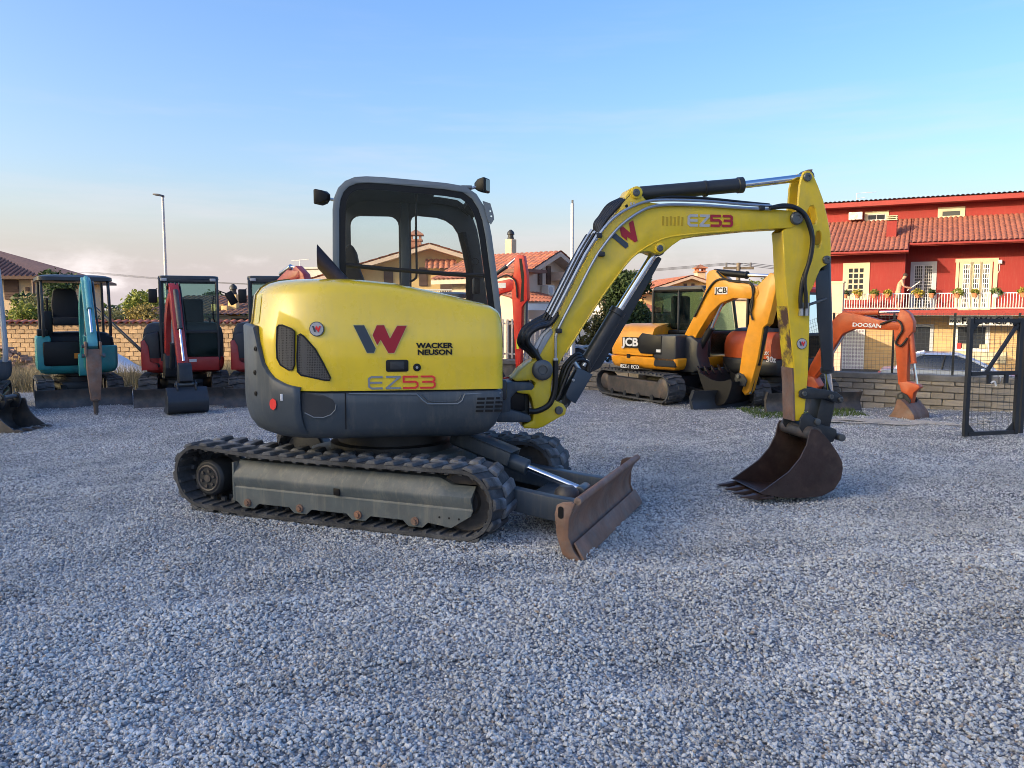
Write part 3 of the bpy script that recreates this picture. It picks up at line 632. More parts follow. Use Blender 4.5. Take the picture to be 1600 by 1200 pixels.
# first floor openings
(a0, b0), (a1, b1) = rbx(0, (1324, 456), (1351, 418)); window(rb, I0, a0, a1, b0 - 0.15, b1, 0.0, 'cream_trim', tw=0.22, mull=(3, 5), sash='cream_trim', bars=0.06)
(a0, b0), (a1, b1) = rbx(1.3, (1426, 484), (1458, 414)); window(rb, I0, a0, a1, 1.58, b1, 1.3, 'grey_trim', tw=0.16, mull=(2, 1), sash='grey_trim', name='door', bars=0.08)
mb = MB(); n1 = 9
for i in range(n1 + 1): mb.box((a0 + (a1 - a0) * i / n1, 1.27, (1.6 + b1) / 2), (0.014, 0.014, b1 - 1.6))
for i in range(15): mb.box(((a0 + a1) / 2, 1.268, 1.62 + (b1 - 1.64) * i / 14), (a1 - a0, 0.012, 0.014))
mb.build('door_grille', MATS['white_paint'], rb)
(a0, b0), (a1, b1) = rbx(1.3, (1500, 480), (1549, 412))
for k in range(3):
    w3 = (a1 - a0) / 3; window(rb, I0, a0 + k * w3 + 0.05, a0 + (k + 1) * w3 - 0.05, 1.72, b1, 1.3, 'cream_trim', tw=0.10 if k else 0.14, mull=(3, 9), sash='white_paint', bars=0.035)
MB().box((a0 - 0.18, 1.28, 2.75), (0.12, 0.05, b1 - 1.6)).build('window_jamb', MATS['cream_trim'], rb); MB().box((a1 + 0.18, 1.28, 2.75), (0.16, 0.05, b1 - 1.5)).build('window_jamb', MATS['cream_trim'], rb)
MB().box(((a0 + a1) / 2, 1.275, b1 + 0.17), (a1 - a0 + 0.55, 0.05, 0.16)).build('window_head', MATS['cream_trim'], rb)
(a0, b0) = on(FR, 1.2, 1563, 409); MB().box((a0, 1.22, b0), (0.14, 0.16, 0.16)).build('junction_box', MATS['white_paint'], rb, bevel=0.01)
MB().tube([(a0, 1.285, b0), (a0 - 0.02, 1.285, b0 - 0.4), (a0 - 0.15, 1.285, b0 - 0.65)], 0.012, 5).build('cable', MATS['white_paint'], rb)
# balcony
MB().box(((SL + SR) / 2, 0.0, 1.51), (SR - SL, 2.7, 0.20)).build('balcony_slab', MATS['red_fascia'], rb)
MB().box(((SL + SR) / 2, -0.15, 1.40), (SR - SL, 2.3, 0.03)).build('balcony_soffit', MATS['white_wall'], rb)
rl = MB().box(((SL + SR) / 2, -1.28, 2.33), (SR - SL, 0.045, 0.04)).build('balcony_rail', MATS['white_paint'], rb)
MB().box(((SL + SR) / 2, -1.28, 1.70), (SR - SL, 0.03, 0.03)).build('bottom_rail', MATS['white_paint'], rl)
bal = MB().box((0, 0, 0), (0.024, 0.024, 0.62)).mesh('baluster', MATS['white_paint'])
x = -4.9
while x < 4.6: inst('baluster', bal, rl, Matrix.Translation((x, -1.28, 2.01))); x += 0.105
# ground floor
bm_ = mat('tuff_facing', (0.60, 0.40, 0.19), 0.9, var=0.12, vscale=2)
tt = bm_.node_tree; bt = tt.nodes.new('ShaderNodeTexBrick'); bt.inputs['Scale'].default_value = 1.0; bt.inputs['Brick Width'].default_value = 0.36; bt.inputs['Row Height'].default_value = 0.12; bt.inputs['Mortar Size'].default_value = 0.008
bt.inputs['Color1'].default_value = (0.62, 0.41, 0.19, 1); bt.inputs['Color2'].default_value = (0.50, 0.33, 0.16, 1); bt.inputs['Mortar'].default_value = (0.48, 0.38, 0.26, 1)
tcx = tt.nodes.new('ShaderNodeTexCoord'); mp = tt.nodes.new('ShaderNodeMapping'); mp.inputs['Rotation'].default_value = (R(-90), 0, 0); tt.links.new(tcx.outputs['Object'], mp.inputs[0]); tt.links.new(mp.outputs[0], bt.inputs['Vector']); tt.links.new(bt.outputs['Color'], tt.nodes['Principled BSDF'].inputs['Base Color'])
MB().box(((SL + SR) / 2, 0.35 + 3, (STREET + 1.39) / 2), (SR - SL, 6, 1.39 - STREET)).build('ground_floor_wall', MATS['tuff_facing'], rb)
GD = 0.35
SD = -0.55
(a0, b0), (a1, b1) = rbx(SD, (1483, 508), (1583, 494)); MB().box(((a0 + a1) / 2, SD + 0.05, (b0 + b1) / 2), (a1 - a0, 0.10, b1 - b0)).build('sign_board', MATS['white_paint'], rb)
sgn_ = [o for o in rb.children if o.name.startswith('sign_board')][0]
u, z = on(FR, SD, 1541, 501.5); text_mb('FARMACIA', 0.43, Matrix.Translation((u, SD - 0.012, z)), depth=0.02, bold=0.012, xs=0.90).build('lettering', MATS['decal_black'], sgn_)
u, z = on(FR, SD, 1492, 502.5); text_mb('PARA', 0.17, Matrix.Translation((u, SD - 0.012, z)), depth=0.02, bold=0.006).build('lettering', MATS['decal_black'], sgn_)
(a0, b0), (a1, b1) = rbx(GD, (1494, 545), (1542, 510)); window(rb, I0, a0, a1, b0, b1, GD, 'white_paint', tw=0.12, mull=(2, 1), sash='white_paint', name='shop_window')
(x0, z0), (x1, z1) = rbx(GD, (1495, 545), (1502, 536)); MB().box(((x0 + x1) / 2, GD - 0.03, (z0 + z1) / 2), (x1 - x0, 0.03, z1 - z0)).build('red_poster', MATS['sticker_red'], rb)
(x0, z0), (x1, z1) = rbx(GD, (1530, 545), (1542, 538)); MB().box(((x0 + x1) / 2, GD - 0.03, (z0 + z1) / 2), (x1 - x0, 0.03, z1 - z0)).build('poster', MATS['cream_trim'], rb)
(x0, z0), (x1, z1) = rbx(GD, (1503, 545), (1511, 537)); MB().box(((x0 + x1) / 2, GD - 0.03, (z0 + z1) / 2), (x1 - x0, 0.03, z1 - z0)).build('poster', MATS['cream_trim'], rb)
MB().box((x1 + 0.5, GD - 0.04, z0 - 0.35), (2.0, 0.06, 0.5)).build('shop_panel', MATS['cream_trim'], rb)
(a0, b0), (a1, b1) = rbx(GD, (1425, 556), (1455, 510)); window(rb, I0, a0, a1, STREET + 0.02, b1, GD, 'grey_trim', tw=0.10, mull=(1, 1), sash='grey_trim', name='shop_door')
(a0, b0), (a1, b1) = rbx(GD, (1316, 577), (1351, 515)); dr = MB().box(((a0 + a1) / 2, GD - 0.02, (STREET + b1) / 2), (a1 - a0, 0.05, b1 - STREET)).build('grille_door', mat('pale_lilac', (0.50, 0.46, 0.52), 0.6), rb)
mb = MB()
for i in range(8): mb.box((a0 + (a1 - a0) * i / 7, GD - 0.06, (STREET + b1) / 2), (0.04, 0.03, b1 - STREET))
for i in range(12): mb.box(((a0 + a1) / 2, GD - 0.062, STREET + (b1 - STREET) * i / 11), (a1 - a0, 0.03, 0.04))
mb.build('grille', MATS['white_paint'], dr)
(a0, b0), (a1, b1) = rbx(GD - 0.02, (1284, 585), (1300, 535)); MB().box(((a0 + a1) / 2, GD - 0.03, (b1 + STREET) / 2), (a1 - a0, 0.04, b1 - STREET)).build('blue_door', mat('sky_blue', (0.22, 0.40, 0.52), 0.6), rb)
# peach gate pillar in front of it
p0 = at(1308, 442, 30.0); pp = thing('gate_pillar', 'peach rendered pillar in front of the red building', 'pillar', frame(p0.x, 30, R(-27.5)))
MB().box((0, 0.25, (p0.z + STREET) / 2), (0.44, 0.5, p0.z - STREET)).build('shaft', MATS['peach_wall'], pp, bevel=0.01, seg=1); MB().box((0, 0.25, p0.z + 0.03), (0.50, 0.56, 0.06)).build('cap', MATS['cream_trim'], pp)
# unseen block added behind the camera to keep the evening sun off the yard
SA = math.atan2(-SUN_FROM.x, SUN_FROM.y)
aN = Vector((-SUN_FROM.x, -SUN_FROM.y, 0)); nN = Vector((SUN_FROM.y, -SUN_FROM.x, 0))
if nN.y < 0: nN = -nN
AD = 60.0; NE = 18.2
c0 = aN * -AD + nN * (NE - 30.0)
FA = Matrix((nN, -aN, Vector((0, 0, 1)))).transposed().to_4x4(); FA.translation = c0
ap = thing('unseen_shade_block', 'tall plain unseen block added behind the yard to shade it', 'building', FA)
HB = 3.4 + math.tan(SUN_EL) * (14 + AD)
MB().box((0, 5, (STREET + HB) / 2), (60, 12, HB - STREET)).build('wall', MATS['tan_wall'], ap); MB().box((0, 5, HB + 0.05), (60.4, 12.4, 0.12)).build('parapet', MATS['grey_wall'], ap)
wm_ = MB().box((0, 0, 0), (1.2, 0.06, 1.5)).mesh('window', MATS['dark_pane'])
for fl in range(8):
    for k in range(17): inst('window', wm_, ap, Matrix.Translation((-28 + k * 3.5, -0.02, 1.6 + fl * 3.2)))
# ================================================================ the yellow excavator
def ring(d, uf, us, hw, ur, df=None, cr=0.06, ex=2.4, n=28):
    """plan outline of a zero-tail upper body, moved in by d"""
    h = hw - d; f = uf - (d if df is None else df); p = []
    for i in range(5):
        a = R(-90 * i / 4); p.append((f - cr + cr * math.cos(a), -(h - cr) + cr * math.sin(a)))
    for k in (0.66, 0.33): p.append((us + (f - cr - us) * k, -h))
    for i in range(n + 1):
        a = -math.pi / 2 + math.pi * i / n; s_, c_ = math.sin(a), math.cos(a)
        p.append((us - (us - ur - d) * abs(c_) ** (2 / ex), h * math.copysign(abs(s_) ** (2 / ex), s_)))
    for k in (0.33, 0.66): p.append((us + (f - cr - us) * k, h))
    for i in range(5):
        a = R(90 - 90 * i / 4); p.append((f - cr + cr * math.cos(a), (h - cr) + cr * math.sin(a)))
    return p
def track_path(a, r, sag=0.0, rise=0.0):
    """belt centre line: list of (u, z, tangent angle) at even steps, closed"""
    P = []
    for i in range(40): P.append((-a + 2 * a * i / 40, 0.0))
    for i in range(24): P.append((a + r * math.sin(math.pi * i / 24), r - r * math.cos(math.pi * i / 24)))
    for i in range(40):
        t = i / 40; P.append((a - 2 * a * t, 2 * r - sag * math.sin(math.pi * t)))
    for i in range(24): P.append((-a - r * math.sin(math.pi * i / 24), r + r * math.cos(math.pi * i / 24)))
    if rise: P = [(u, z + rise * max(0, (-u - a * 0.55)) ** 1.0) for u, z in P]
    return P
def path_at(P, n):
    L = [0]; m = len(P)
    for i in range(m): L.append(L[-1] + math.dist(P[i], P[(i + 1) % m]))
    out = []
    for k in range(n):
        s_ = L[-1] * k / n; i = max(0, np.searchsorted(L, s_, side='right') - 1); f = (s_ - L[i]) / (L[i + 1] - L[i])
        p, q = P[i % m], P[(i + 1) % m]
        out.append((p[0] + (q[0] - p[0]) * f, p[1] + (q[1] - p[1]) * f, math.atan2(q[1] - p[1], q[0] - p[0])))
    return out
def belt_mb(M, P, v, wd, th=0.026, ribs=0, z0=0.03):
    mb = MB(M); rings = []; m = len(P)
    for i in range(m):
        p, q = Vector(P[i - 1]), Vector(P[(i + 1) % m]); t = (q - p).normalized(); nn = Vector((-t.y, t.x))
        o_ = Vector(P[i]); inn = o_ + nn * th
        rings.append([(o_.x, v - wd / 2, o_.y + z0), (o_.x, v + wd / 2, o_.y + z0), (inn.x, v + wd / 2, inn.y + z0), (inn.x, v - wd / 2, inn.y + z0)])
    rings.append(rings[0]); mb.loft(rings, cap0=False, cap1=False)
    for u, z, a in path_at(P, ribs) if ribs else ():
        X = Matrix.Translation((u, v, z + z0)) @ Matrix.Rotation(-a, 4, 'Y')
        mb.box((0, -wd * 0.28, th + 0.006), (0.03, wd * 0.4, 0.014), X); mb.box((0, wd * 0.28, th + 0.006), (0.03, wd * 0.4, 0.014), X)
        mb.box((0, -0.045, th + 0.02), (0.035, 0.03, 0.045), X); mb.box((0, 0.045, th + 0.02), (0.035, 0.03, 0.045), X)
    return mb

CX, CY = -0.975, 6.49
UY, TY = R(8.5), R(-21.9)
FU, FT = frame(CX, CY, UY), frame(CX, CY, TY)       # world frames of the upper works and of the tracks
UM, TM = Matrix.Rotation(UY, 4, 'Z'), Matrix.Rotation(TY, 4, 'Z')
ez = thing('yellow_excavator', 'large yellow and slate grey excavator with glazed cab standing in the foreground', 'excavator', Matrix.Translation((CX, CY, 0)))
def U(v, *pts): return ons(FU, v, pts)
def U3(v, *pts): return [(p[0], v, p[1]) for p in ons(FU, v, pts)]

# ---- undercarriage
TA, TR, TO = 1.135, 0.245, -0.135
TS = TM @ Matrix.Translation((TO, 0, 0))
tp = track_path(TA, TR, sag=0.012, rise=0.05)
lug = MB()
lug.loft([[(-0.058, -0.092, 0), (0.036, -0.092, 0), (0.066, 0.098, 0), (-0.026, 0.098, 0)],
          [(-0.044, -0.088, 0.025), (0.018, -0.088, 0.025), (0.046, 0.094, 0.025), (-0.012, 0.094, 0.025)]])
lug_me = lug.mesh('lug', MATS['rubber_lug'], bevel=0.004, seg=1, sharp=25)
for sgn in (-1, 1):
    v = sgn * 0.63
    tr = belt_mb(TS, tp, v, 0.40, ribs=58).build('track', MATS['rubber'], ez)
    NL = 40
    for half in (-1, 1):
        for k, (u, z, a) in enumerate(path_at(tp, NL * 2)):
            if k % 2 == (half > 0): continue
            X = TS @ Matrix.Translation((u, v + half * 0.10, z + 0.03)) @ Matrix.Rotation(-a, 4, 'Y') @ Matrix.Rotation(math.pi, 4, 'X')
            if half > 0: X = X @ Matrix.Scale(-1, 4, (0, 1, 0))
            inst('lug', lug_me, tr, X)
    # pressed side beam with its crease, open ends and roller cut-outs
    out = sgn * 0.800; mid = sgn * 0.815; top = sgn * 0.735; inn = sgn * 0.50
    sb = MB(TM)
    prof = [(top - sgn * 0.12, 0.452), (top, 0.440), (mid, 0.330), (mid, 0.305), (out - sgn * 0.008, 0.248), (out, 0.225), (out - sgn * 0.012, 0.225), (out - sgn * 0.02, 0.248), (mid - sgn * 0.018, 0.30), (top - sgn * 0.01, 0.424), (top - sgn * 0.12, 0.436)]
    us = [(-0.94, 0), (0.80, 0), (0.90, 1), (1.08, 2)]
    sb.loft([[(u, a, z if not (k and z > 0.40) else 0.395) for a, z in prof] for u, k in us])
    teeth = [(-0.94, 0.235), (-0.94, 0.13)]
    for uc in (-0.817, -0.335, 0.173, 0.64): teeth += [(uc - 0.10, 0.125), (uc - 0.055, 0.085), (uc + 0.055, 0.085), (uc + 0.10, 0.125)]
    teeth += [(0.92, 0.105), (1.07, 0.20), (1.08, 0.235)]
    sb.prism(teeth, out - sgn * 0.013, out)
    b = sb.build('side_beam', MATS['frame_grey'], tr)
    MB(TM).box((0.0, mid - sgn * 0.003, 0.282), (0.055, 0.014, 0.055)).build('access_hole', MATS['decal_black'], tr, bevel=0.006)
    MB(TM).box((-0.955, sgn * 0.70, 0.28), (0.022, 0.20, 0.30)).build('end_plate', MATS['frame_grey'], tr, bevel=0.005)
    MB(TM).box((0.04, sgn * 0.60, 0.28), (1.96, 0.16, 0.22)).build('track_frame', MATS['dark_metal'], tr, bevel=0.02)
    for uc in (-0.817, -0.335, 0.173, 0.64):
        MB(TM).cyl((uc, out - sgn * 0.03, 0.128), (uc, out + sgn * 0.014, 0.128), 0.03).cyl((uc, out, 0.128), (uc, out + sgn * 0.026, 0.128), 0.017, n=6).build('roller_bolt', MATS['rust'], tr)
        MB(TM).cyl((uc, sgn * 0.52, 0.125), (uc, sgn * 0.755, 0.125), 0.065, n=18).build('track_roller', MATS['dark_metal'], tr, bevel=0.008)
    for uc in (0.83, 0.905, 0.98): MB(TM).cyl((uc, out - sgn * 0.01, 0.172), (uc, out + sgn * 0.002, 0.172), 0.008, n=8).build('bolt_hole', MATS['decal_black'], tr)
    MB(TM).cyl((-0.055, sgn * 0.55, 0.472), (-0.055, sgn * 0.73, 0.472), 0.042).cyl((-0.055, sgn * 0.73, 0.472), (-0.055, sgn * 0.75, 0.472), 0.028).build('carrier_roller', MATS['dark_metal'], tr, bevel=0.005)
    # drive motor hub at the rear, idler wheel at the front
    sp = MB(TM); sp.lathe((TO - TA + 0.03, sgn * 0.50, 0.275), (0, sgn, 0), [(0.20, 0), (0.20, 0.06), (0.145, 0.07), (0.145, 0.24), (0.125, 0.262), (0.118, 0.262)], 32)
    spo = sp.build('sprocket', MATS['dark_metal'], tr, bevel=0.004)
    hc = MB(TM); cy_ = sgn * 0.762
    hc.tube([(TO - TA + 0.03 + 0.098 * math.cos(t * math.pi / 12), cy_, 0.275 + 0.098 * math.sin(t * math.pi / 12)) for t in range(24)], 0.009, 6, closed=True)
    for k in range(6):
        a = k * math.pi / 3 + 0.3; hc.cyl((TO - TA + 0.03 + 0.062 * math.cos(a), cy_ - sgn * 0.004, 0.275 + 0.062 * math.sin(a)), (TO - TA + 0.03 + 0.062 * math.cos(a), cy_ + sgn * 0.012, 0.275 + 0.062 * math.sin(a)), 0.014, n=6)
    hc.cyl((TO - TA + 0.03, cy_ - sgn * 0.004, 0.275), (TO - TA + 0.03, cy_ + sgn * 0.009, 0.275), 0.03)
    hc.build('hub_bolts', MATS['old_steel'], spo)
    idl = MB(TM); idl.lathe((TO + TA, sgn * 0.53, 0.278), (0, sgn, 0), [(0.12, 0), (0.225, 0.02), (0.225, 0.05), (0.195, 0.06), (0.195, 0.13), (0.225, 0.14), (0.225, 0.17), (0.205, 0.18), (0.17, 0.165), (0.10, 0.165), (0.09, 0.20)], 36)
    idl.build('idler_wheel', MATS['old_steel'], tr)
xf = MB(TM); xf.plate([(0.62, -0.30), (0.30, -0.50), (-0.45, -0.50), (-0.62, -0.25), (-0.62, 0.25), (-0.45, 0.50), (0.30, 0.50), (0.62, 0.30)], 0.24, 0.50)
xf.build('undercarriage_frame', MATS['frame_grey'], ez, bevel=0.02)
MB(TM).lathe((0, 0, 0.50), (0, 0, 1), [(0.50, 0), (0.50, 0.05), (0.44, 0.06), (0.44, 0.20)], 40).build('slew_ring', MATS['dark_metal'], ez)
# dozer blade
bl = MB(TM); bw = 0.835
prof = []
for i in range(11):
    t = i / 10; prof.append((1.865 - 0.088 * math.sin(math.pi * t ** 0.9) - 0.012 * t, 0.005 + 0.378 * t))
back = [(u - 0.028, z) for u, z in prof]
bl.prism(prof + back[::-1], -bw, bw)
mold = bl.build('dozer_blade', MATS['rust'], ez, sharp=30)
MB(TM).tube([(1.838, -bw, 0.381), (1.838, bw, 0.381)], 0.026, 10).build('top_lip', MATS['rust'], mold)
MB(TM).prism([(1.872, 0.0), (1.815, 0.105), (1.825, 0.112), (1.892, 0.004)], -bw - 0.004, bw + 0.004).build('cutting_edge', MATS['rust'], mold, bevel=0.003)
for sgn in (-1, 1):
    MB(TM).prism([(1.87, 0.0), (1.82, 0.06), (1.785, 0.15), (1.788, 0.26), (1.825, 0.37), (1.80, 0.378), (1.745, 0.372), (1.705, 0.352), (1.69, 0.29), (1.705, 0.15), (1.745, 0.03), (1.80, -0.005)],
                 sgn * bw, sgn * (bw + 0.022)).build('end_plate', MATS['rust'], mold, bevel=0.005)
    MB(TM).prism(rrect(1.716, 0.265, 1.752, 0.345, 0.016), sgn * (bw + 0.018), sgn * (bw + 0.0245)).build('lashing_hole', MATS['decal_black'], mold)
    arm_ = MB(TM); arm_.loft([[(u, sgn * vv + 0.045, z0), (u, sgn * vv - 0.045, z0), (u, sgn * vv - 0.045, z1), (u, sgn * vv + 0.045, z1)] for u, vv, z0, z1 in ((0.45, 0.36, 0.28, 0.42), (1.0, 0.38, 0.20, 0.36), (1.5, 0.40, 0.13, 0.30), (1.742, 0.40, 0.12, 0.28))])
    arm_.build('blade_arm', MATS['slate_paint'], mold, bevel=0.008)
MB(TM).box((1.45, 0, 0.20), (0.45, 0.78, 0.035)).build('arm_plate', MATS['slate_paint'], mold, bevel=0.006)
MB(TM).lathe((1.56, -0.20, 0.22), (0, 0, 1), [(0.10, 0), (0.10, 0.02), (0.085, 0.08), (0.05, 0.11)], 20).build('cylinder_boss', MATS['old_steel'], mold)
bc = MB(TM); bc.cyl((0.55, 0, 0.60), (1.18, 0, 0.40), 0.062); bco = bc.build('blade_cylinder', MATS['slate_paint'], ez, bevel=0.006)
MB(TM).cyl((1.15, 0, 0.41), (1.62, 0, 0.26), 0.028).build('rod', MATS['chrome'], bco)
gd = MB(TM @ Matrix.Translation((0.86, 0, 0.585)) @ Matrix.Rotation(R(17.5), 4, 'Y'))
gd.prism([(-0.24, 0.0), (0.22, 0.0), (0.24, 0.012), (-0.24, 0.012)], -0.10, 0.10).box((0, -0.095, -0.05), (0.46, 0.012, 0.10)).box((0, 0.095, -0.05), (0.46, 0.012, 0.10))
gd.build('guard', MATS['slate_paint'], bco, bevel=0.004)
MB(TM).cyl((1.62, -0.09, 0.26), (1.62, 0.09, 0.26), 0.045).build('rod_pin', MATS['pin_steel'], bco, bevel=0.005)

# ---- upper body
UF, US, HW, UR = 0.80, -0.30, 0.84, -1.10
rg = lambda d, df=None: ring(d, UF, US, HW, UR, df)
def body_rings(levels): return [[(u, v, z) for u, v in rg(d, df)] for d, df, z in levels]
sk = MB(UM); sk.loft(body_rings([(0.30, 0.30, 0.660), (0.16, 0.19, 0.672), (0.085, 0.10, 0.705), (0.04, 0.05, 0.765), (0.012, 0.015, 0.85), (0.0, 0.0, 0.94), (0.0, 0.0, 1.012), (0.010, 0.01, 1.022)]))
sko = sk.build('skirt', MATS['slate_paint'], ez, sharp=50)
MB(UM).loft(body_rings([(0.03, 0.03, 1.01), (0.03, 0.03, 1.05)])).build('shadow_gap', MATS['decal_black'], ez)
ZTU, ZTZ = [-0.9, -0.3, 0.14, 0.42, 0.715, 0.83], [1.835, 1.835, 1.792, 1.72, 1.648, 1.60]
lv = [(0.0, 0, 1.034, 0), (0.0, 0, 1.20, 0), (0.002, 0, 1.38, 0), (0.012, 0.003, 1.47, 0), (0.028, 0.008, 1.53, 0.05), (0.052, 0.018, 0, 0.62), (0.088, 0.035, 0, 0.78), (0.135, 0.05, 0, 0.88), (0.20, 0.06, 0, 0.945), (0.30, 0.065, 0, 0.985), (0.45, 0.07, 0, 1.0)]
rings_ = []
npts = len(rg(0)); cut = npts - 9                       # the hood ends where the cab begins on the far side
for d, df, z, t in lv:
    row = []
    for u, v in rg(d, df):
        zt = interp(u, ZTU, ZTZ)
        base = 1.53; zz = z if z else base + (zt - base) * t
        if not z and t > 0: zz = base - 0.02 + (zt - base + 0.02) * t
        row.append((u, v, min(zz, zt)))
    rings_.append(row[:cut])
hd = MB(UM); hd.loft(rings_, closed=False, cap0=False, cap1=True)
hood = hd.build('hood', MATS['yellow_paint'], ez, sharp=60)
def on_body(px, py, off):
    Fi = FU.inverted(); o = Fi @ EYE; d = Fi.to_3x3() @ ray(px, py); P = ring(-off, UF, US, HW, UR); best = None
    for i in range(len(P)):
        a = Vector(P[i]); e = Vector(P[(i + 1) % len(P)]) - a; den = d.x * e.y - d.y * e.x
        if abs(den) < 1e-9: continue
        t = ((a.x - o.x) * e.y - (a.y - o.y) * e.x) / den; s_ = ((a.x - o.x) * d.y - (a.y - o.y) * d.x) / den
        if t > 0 and -1e-6 <= s_ <= 1 + 1e-6 and (best is None or t < best): best = t
    return o + d * best if best else on_body(px + (1 if px < 600 else -1), py, off)
def body_patch(poly, off, nx=8, ny=10):
    """panel that follows the curve of the body, its outline measured on the body"""
    ys = [p[1] for p in poly]; y0, y1 = min(ys) + 0.2, max(ys) - 0.2; rows = []
    for j in range(ny + 1):
        y = y0 + (y1 - y0) * j / ny; xs = []
        for i in range(len(poly)):
            (xa, ya), (xb, yb) = poly[i], poly[(i + 1) % len(poly)]
            if (ya - y) * (yb - y) <= 0 and ya != yb: xs.append(xa + (xb - xa) * (y - ya) / (yb - ya))
        xl, xr = min(xs), max(xs)
        rows.append([on_body(xl + (xr - xl) * i / nx, y, off) for i in range(nx + 1)])
    mb = MB(UM); mb.loft(rows, closed=False, cap0=False, cap1=False); return mb
def hpt(c_, l_, off=0.0):
    i, k = int(c_), int(l_); f, g_ = c_ - i, l_ - k; q = lambda a, b: Vector(rings_[min(b, len(rings_) - 1)][a])
    p = (q(i, k) * (1 - f) + q(i + 1, k) * f) * (1 - g_) + (q(i, k + 1) * (1 - f) + q(i + 1, k + 1) * f) * g_
    n = (q(i + 1, k) - q(i, k)).cross(q(i, min(k + 1, len(rings_) - 1)) - q(i, k)).normalized()
    if n.dot(Vector((p.x + 0.2, p.y, 0.0)) + Vector((0, 0, 0.3))) < 0: n = -n
    return p + n * off
GC = 17.2
MB(UM).tube([hpt(GC, l_ / 3, 0.0) for l_ in range(3, 28)], 0.009, 6).build('panel_gap', MATS['groove'], hood)
rows_ = [[hpt(GC - 1.75 + 0.9 * a / 3, 3.6 + 1.55 * b_ / 5, 0.004) for a in range(4)] for b_ in range(6)]
MB(UM).loft(rows_, closed=False, cap0=False, cap1=False).build('warning_sticker', MATS['decal_pale'], hood)
# rear counterweight: a thick shell round the tail, swept up at the back
cwr = []
Pout = ring(-0.028, UF, US, HW, UR, n=44)
idx = [i for i, (u, v) in enumerate(Pout) if u < -0.62]
def cw_top(u, v): return interp(u, [-1.05, -0.985, -0.93, -0.86, -0.74, -0.62], [1.50, 1.485, 1.24, 1.13, 1.075, 1.055])
Pd = lambda d: ring(d, UF, US, HW, UR, n=44)
for lvl in [(0.28, 0.672), (0.13, 0.685), (0.05, 0.725), (0.005, 0.79), (-0.022, 0.88), (-0.028, 0.97), (-0.028, None), (-0.016, 'e'), (0.012, 'i')]:
    P = Pd(lvl[0]); row = []
    for i in idx:
        u, v = P[i]; u0, v0 = Pout[i]; zt = cw_top(u0, v0)
        z = lvl[1] if isinstance(lvl[1], float) else (zt - 0.012 if lvl[1] is None else (zt if lvl[1] == 'e' else zt + 0.002))
        row.append((u, v, z))
    cwr.append(row)
cwm = MB(UM); cwm.loft(cwr, closed=False, cap0=False, cap1=False)
cwo = cwm.build('counterweight', MATS['slate_paint'], ez, sharp=50)
smod = cwo.modifiers.new('thick', 'SOLIDIFY'); smod.thickness = 0.02; smod.offset = -1
# panel line of the skirt, recess moulding, vent slots, scoop
pl_ = MB(UM); p0 = on_body(539.5, 612, 0.001); p1 = on_body(539.5, 664, 0.001)
pl_.box((p0.x, p0.y, (p0.z + p1.z) / 2 - 0.02), (0.008, 0.006, 0.26)).build('panel_gap', MATS['decal_black'], sko)
body_patch([(464, 617), (476, 613), (500, 615), (520, 624), (525, 634), (520, 645), (505, 651), (488, 651), (474, 643), (465, 630)], 0.003).build('step_recess', MATS['charcoal_paint'], sko)
rim = [on_body(x, y, 0.006) for x, y in [(525, 632), (524, 640), (517, 648), (505, 652.5), (490, 652), (476, 645)]]
MB(UM).tube(rim, 0.004, 6).build('recess_edge', MATS['cab_grey'], sko)
ho = [on_body(x, y, 0.002) for x, y in [(545, 615), (651, 616), (659, 624), (668, 631), (715, 631), (722, 626), (726, 616), (783, 614)]]
MB(UM).tube(ho, 0.006, 6).build('moulding', MATS['cab_grey'], sko)
hi = [on_body(x, y, 0.002) for x, y in [(659, 616.5), (668, 625), (676, 628), (712, 627), (718, 623), (721, 616.5)]]
MB(UM).tube(hi, 0.004, 6).build('moulding', MATS['slate_paint'], sko)
for r_ in range(4):
    for c_ in range(3):
        x0 = 746 + c_ * 14.5 - r_ * 0.8; y0 = 621 + r_ * 6.4 - c_ * 0.4
        body_patch([(x0, y0), (x0 + 12, y0), (x0 + 11.5, y0 + 4), (x0 - 0.5, y0 + 4)], 0.002, 2, 2).build('vent_slot', MATS['decal_black'], sko)
# rear side grilles, badge, sticker, lock
gm = mat('grille_mesh', (0.03, 0.032, 0.036), 0.6)
gn_ = gm.node_tree; vt = gn_.nodes.new('ShaderNodeTexVoronoi'); vt.inputs['Scale'].default_value = 85; vt.inputs['Randomness'].default_value = 0.15
tcx = gn_.nodes.new('ShaderNodeTexCoord'); gn_.links.new(tcx.outputs['Object'], vt.inputs['Vector'])
rp = gn_.nodes.new('ShaderNodeMapRange'); rp.inputs[1].default_value = 0.25; rp.inputs[2].default_value = 0.45; rp.inputs[3].default_value = 0.004; rp.inputs[4].default_value = 0.075
gn_.links.new(vt.outputs['Distance'], rp.inputs[0]); cbx = gn_.nodes.new('ShaderNodeCombineColor')
for i in range(3): gn_.links.new(rp.outputs[0], cbx.inputs[i])
gn_.links.new(cbx.outputs[0], gm.node_tree.nodes['Principled BSDF'].inputs['Base Color'])
G1 = [(433, 511), (436, 508), (441, 508), (456, 514), (460, 518), (460, 570), (457, 578), (451, 578), (438, 570), (433, 560), (432, 540)]
G2 = [(465, 524), (469, 522), (474, 525), (492, 545), (504, 566), (516, 590), (515, 594), (508, 594), (470, 586), (465, 581), (464, 560)]
for G in (G1, G2):
    body_patch(G, 0.004, 8, 14).build('side_grille', gm, hood)
    e_ = [on_body(x, y, 0.005) for x, y in G]
    MB(UM).tube(e_, 0.006, 6, closed=True).build('grille_rim', MATS['black_plastic'], hood)
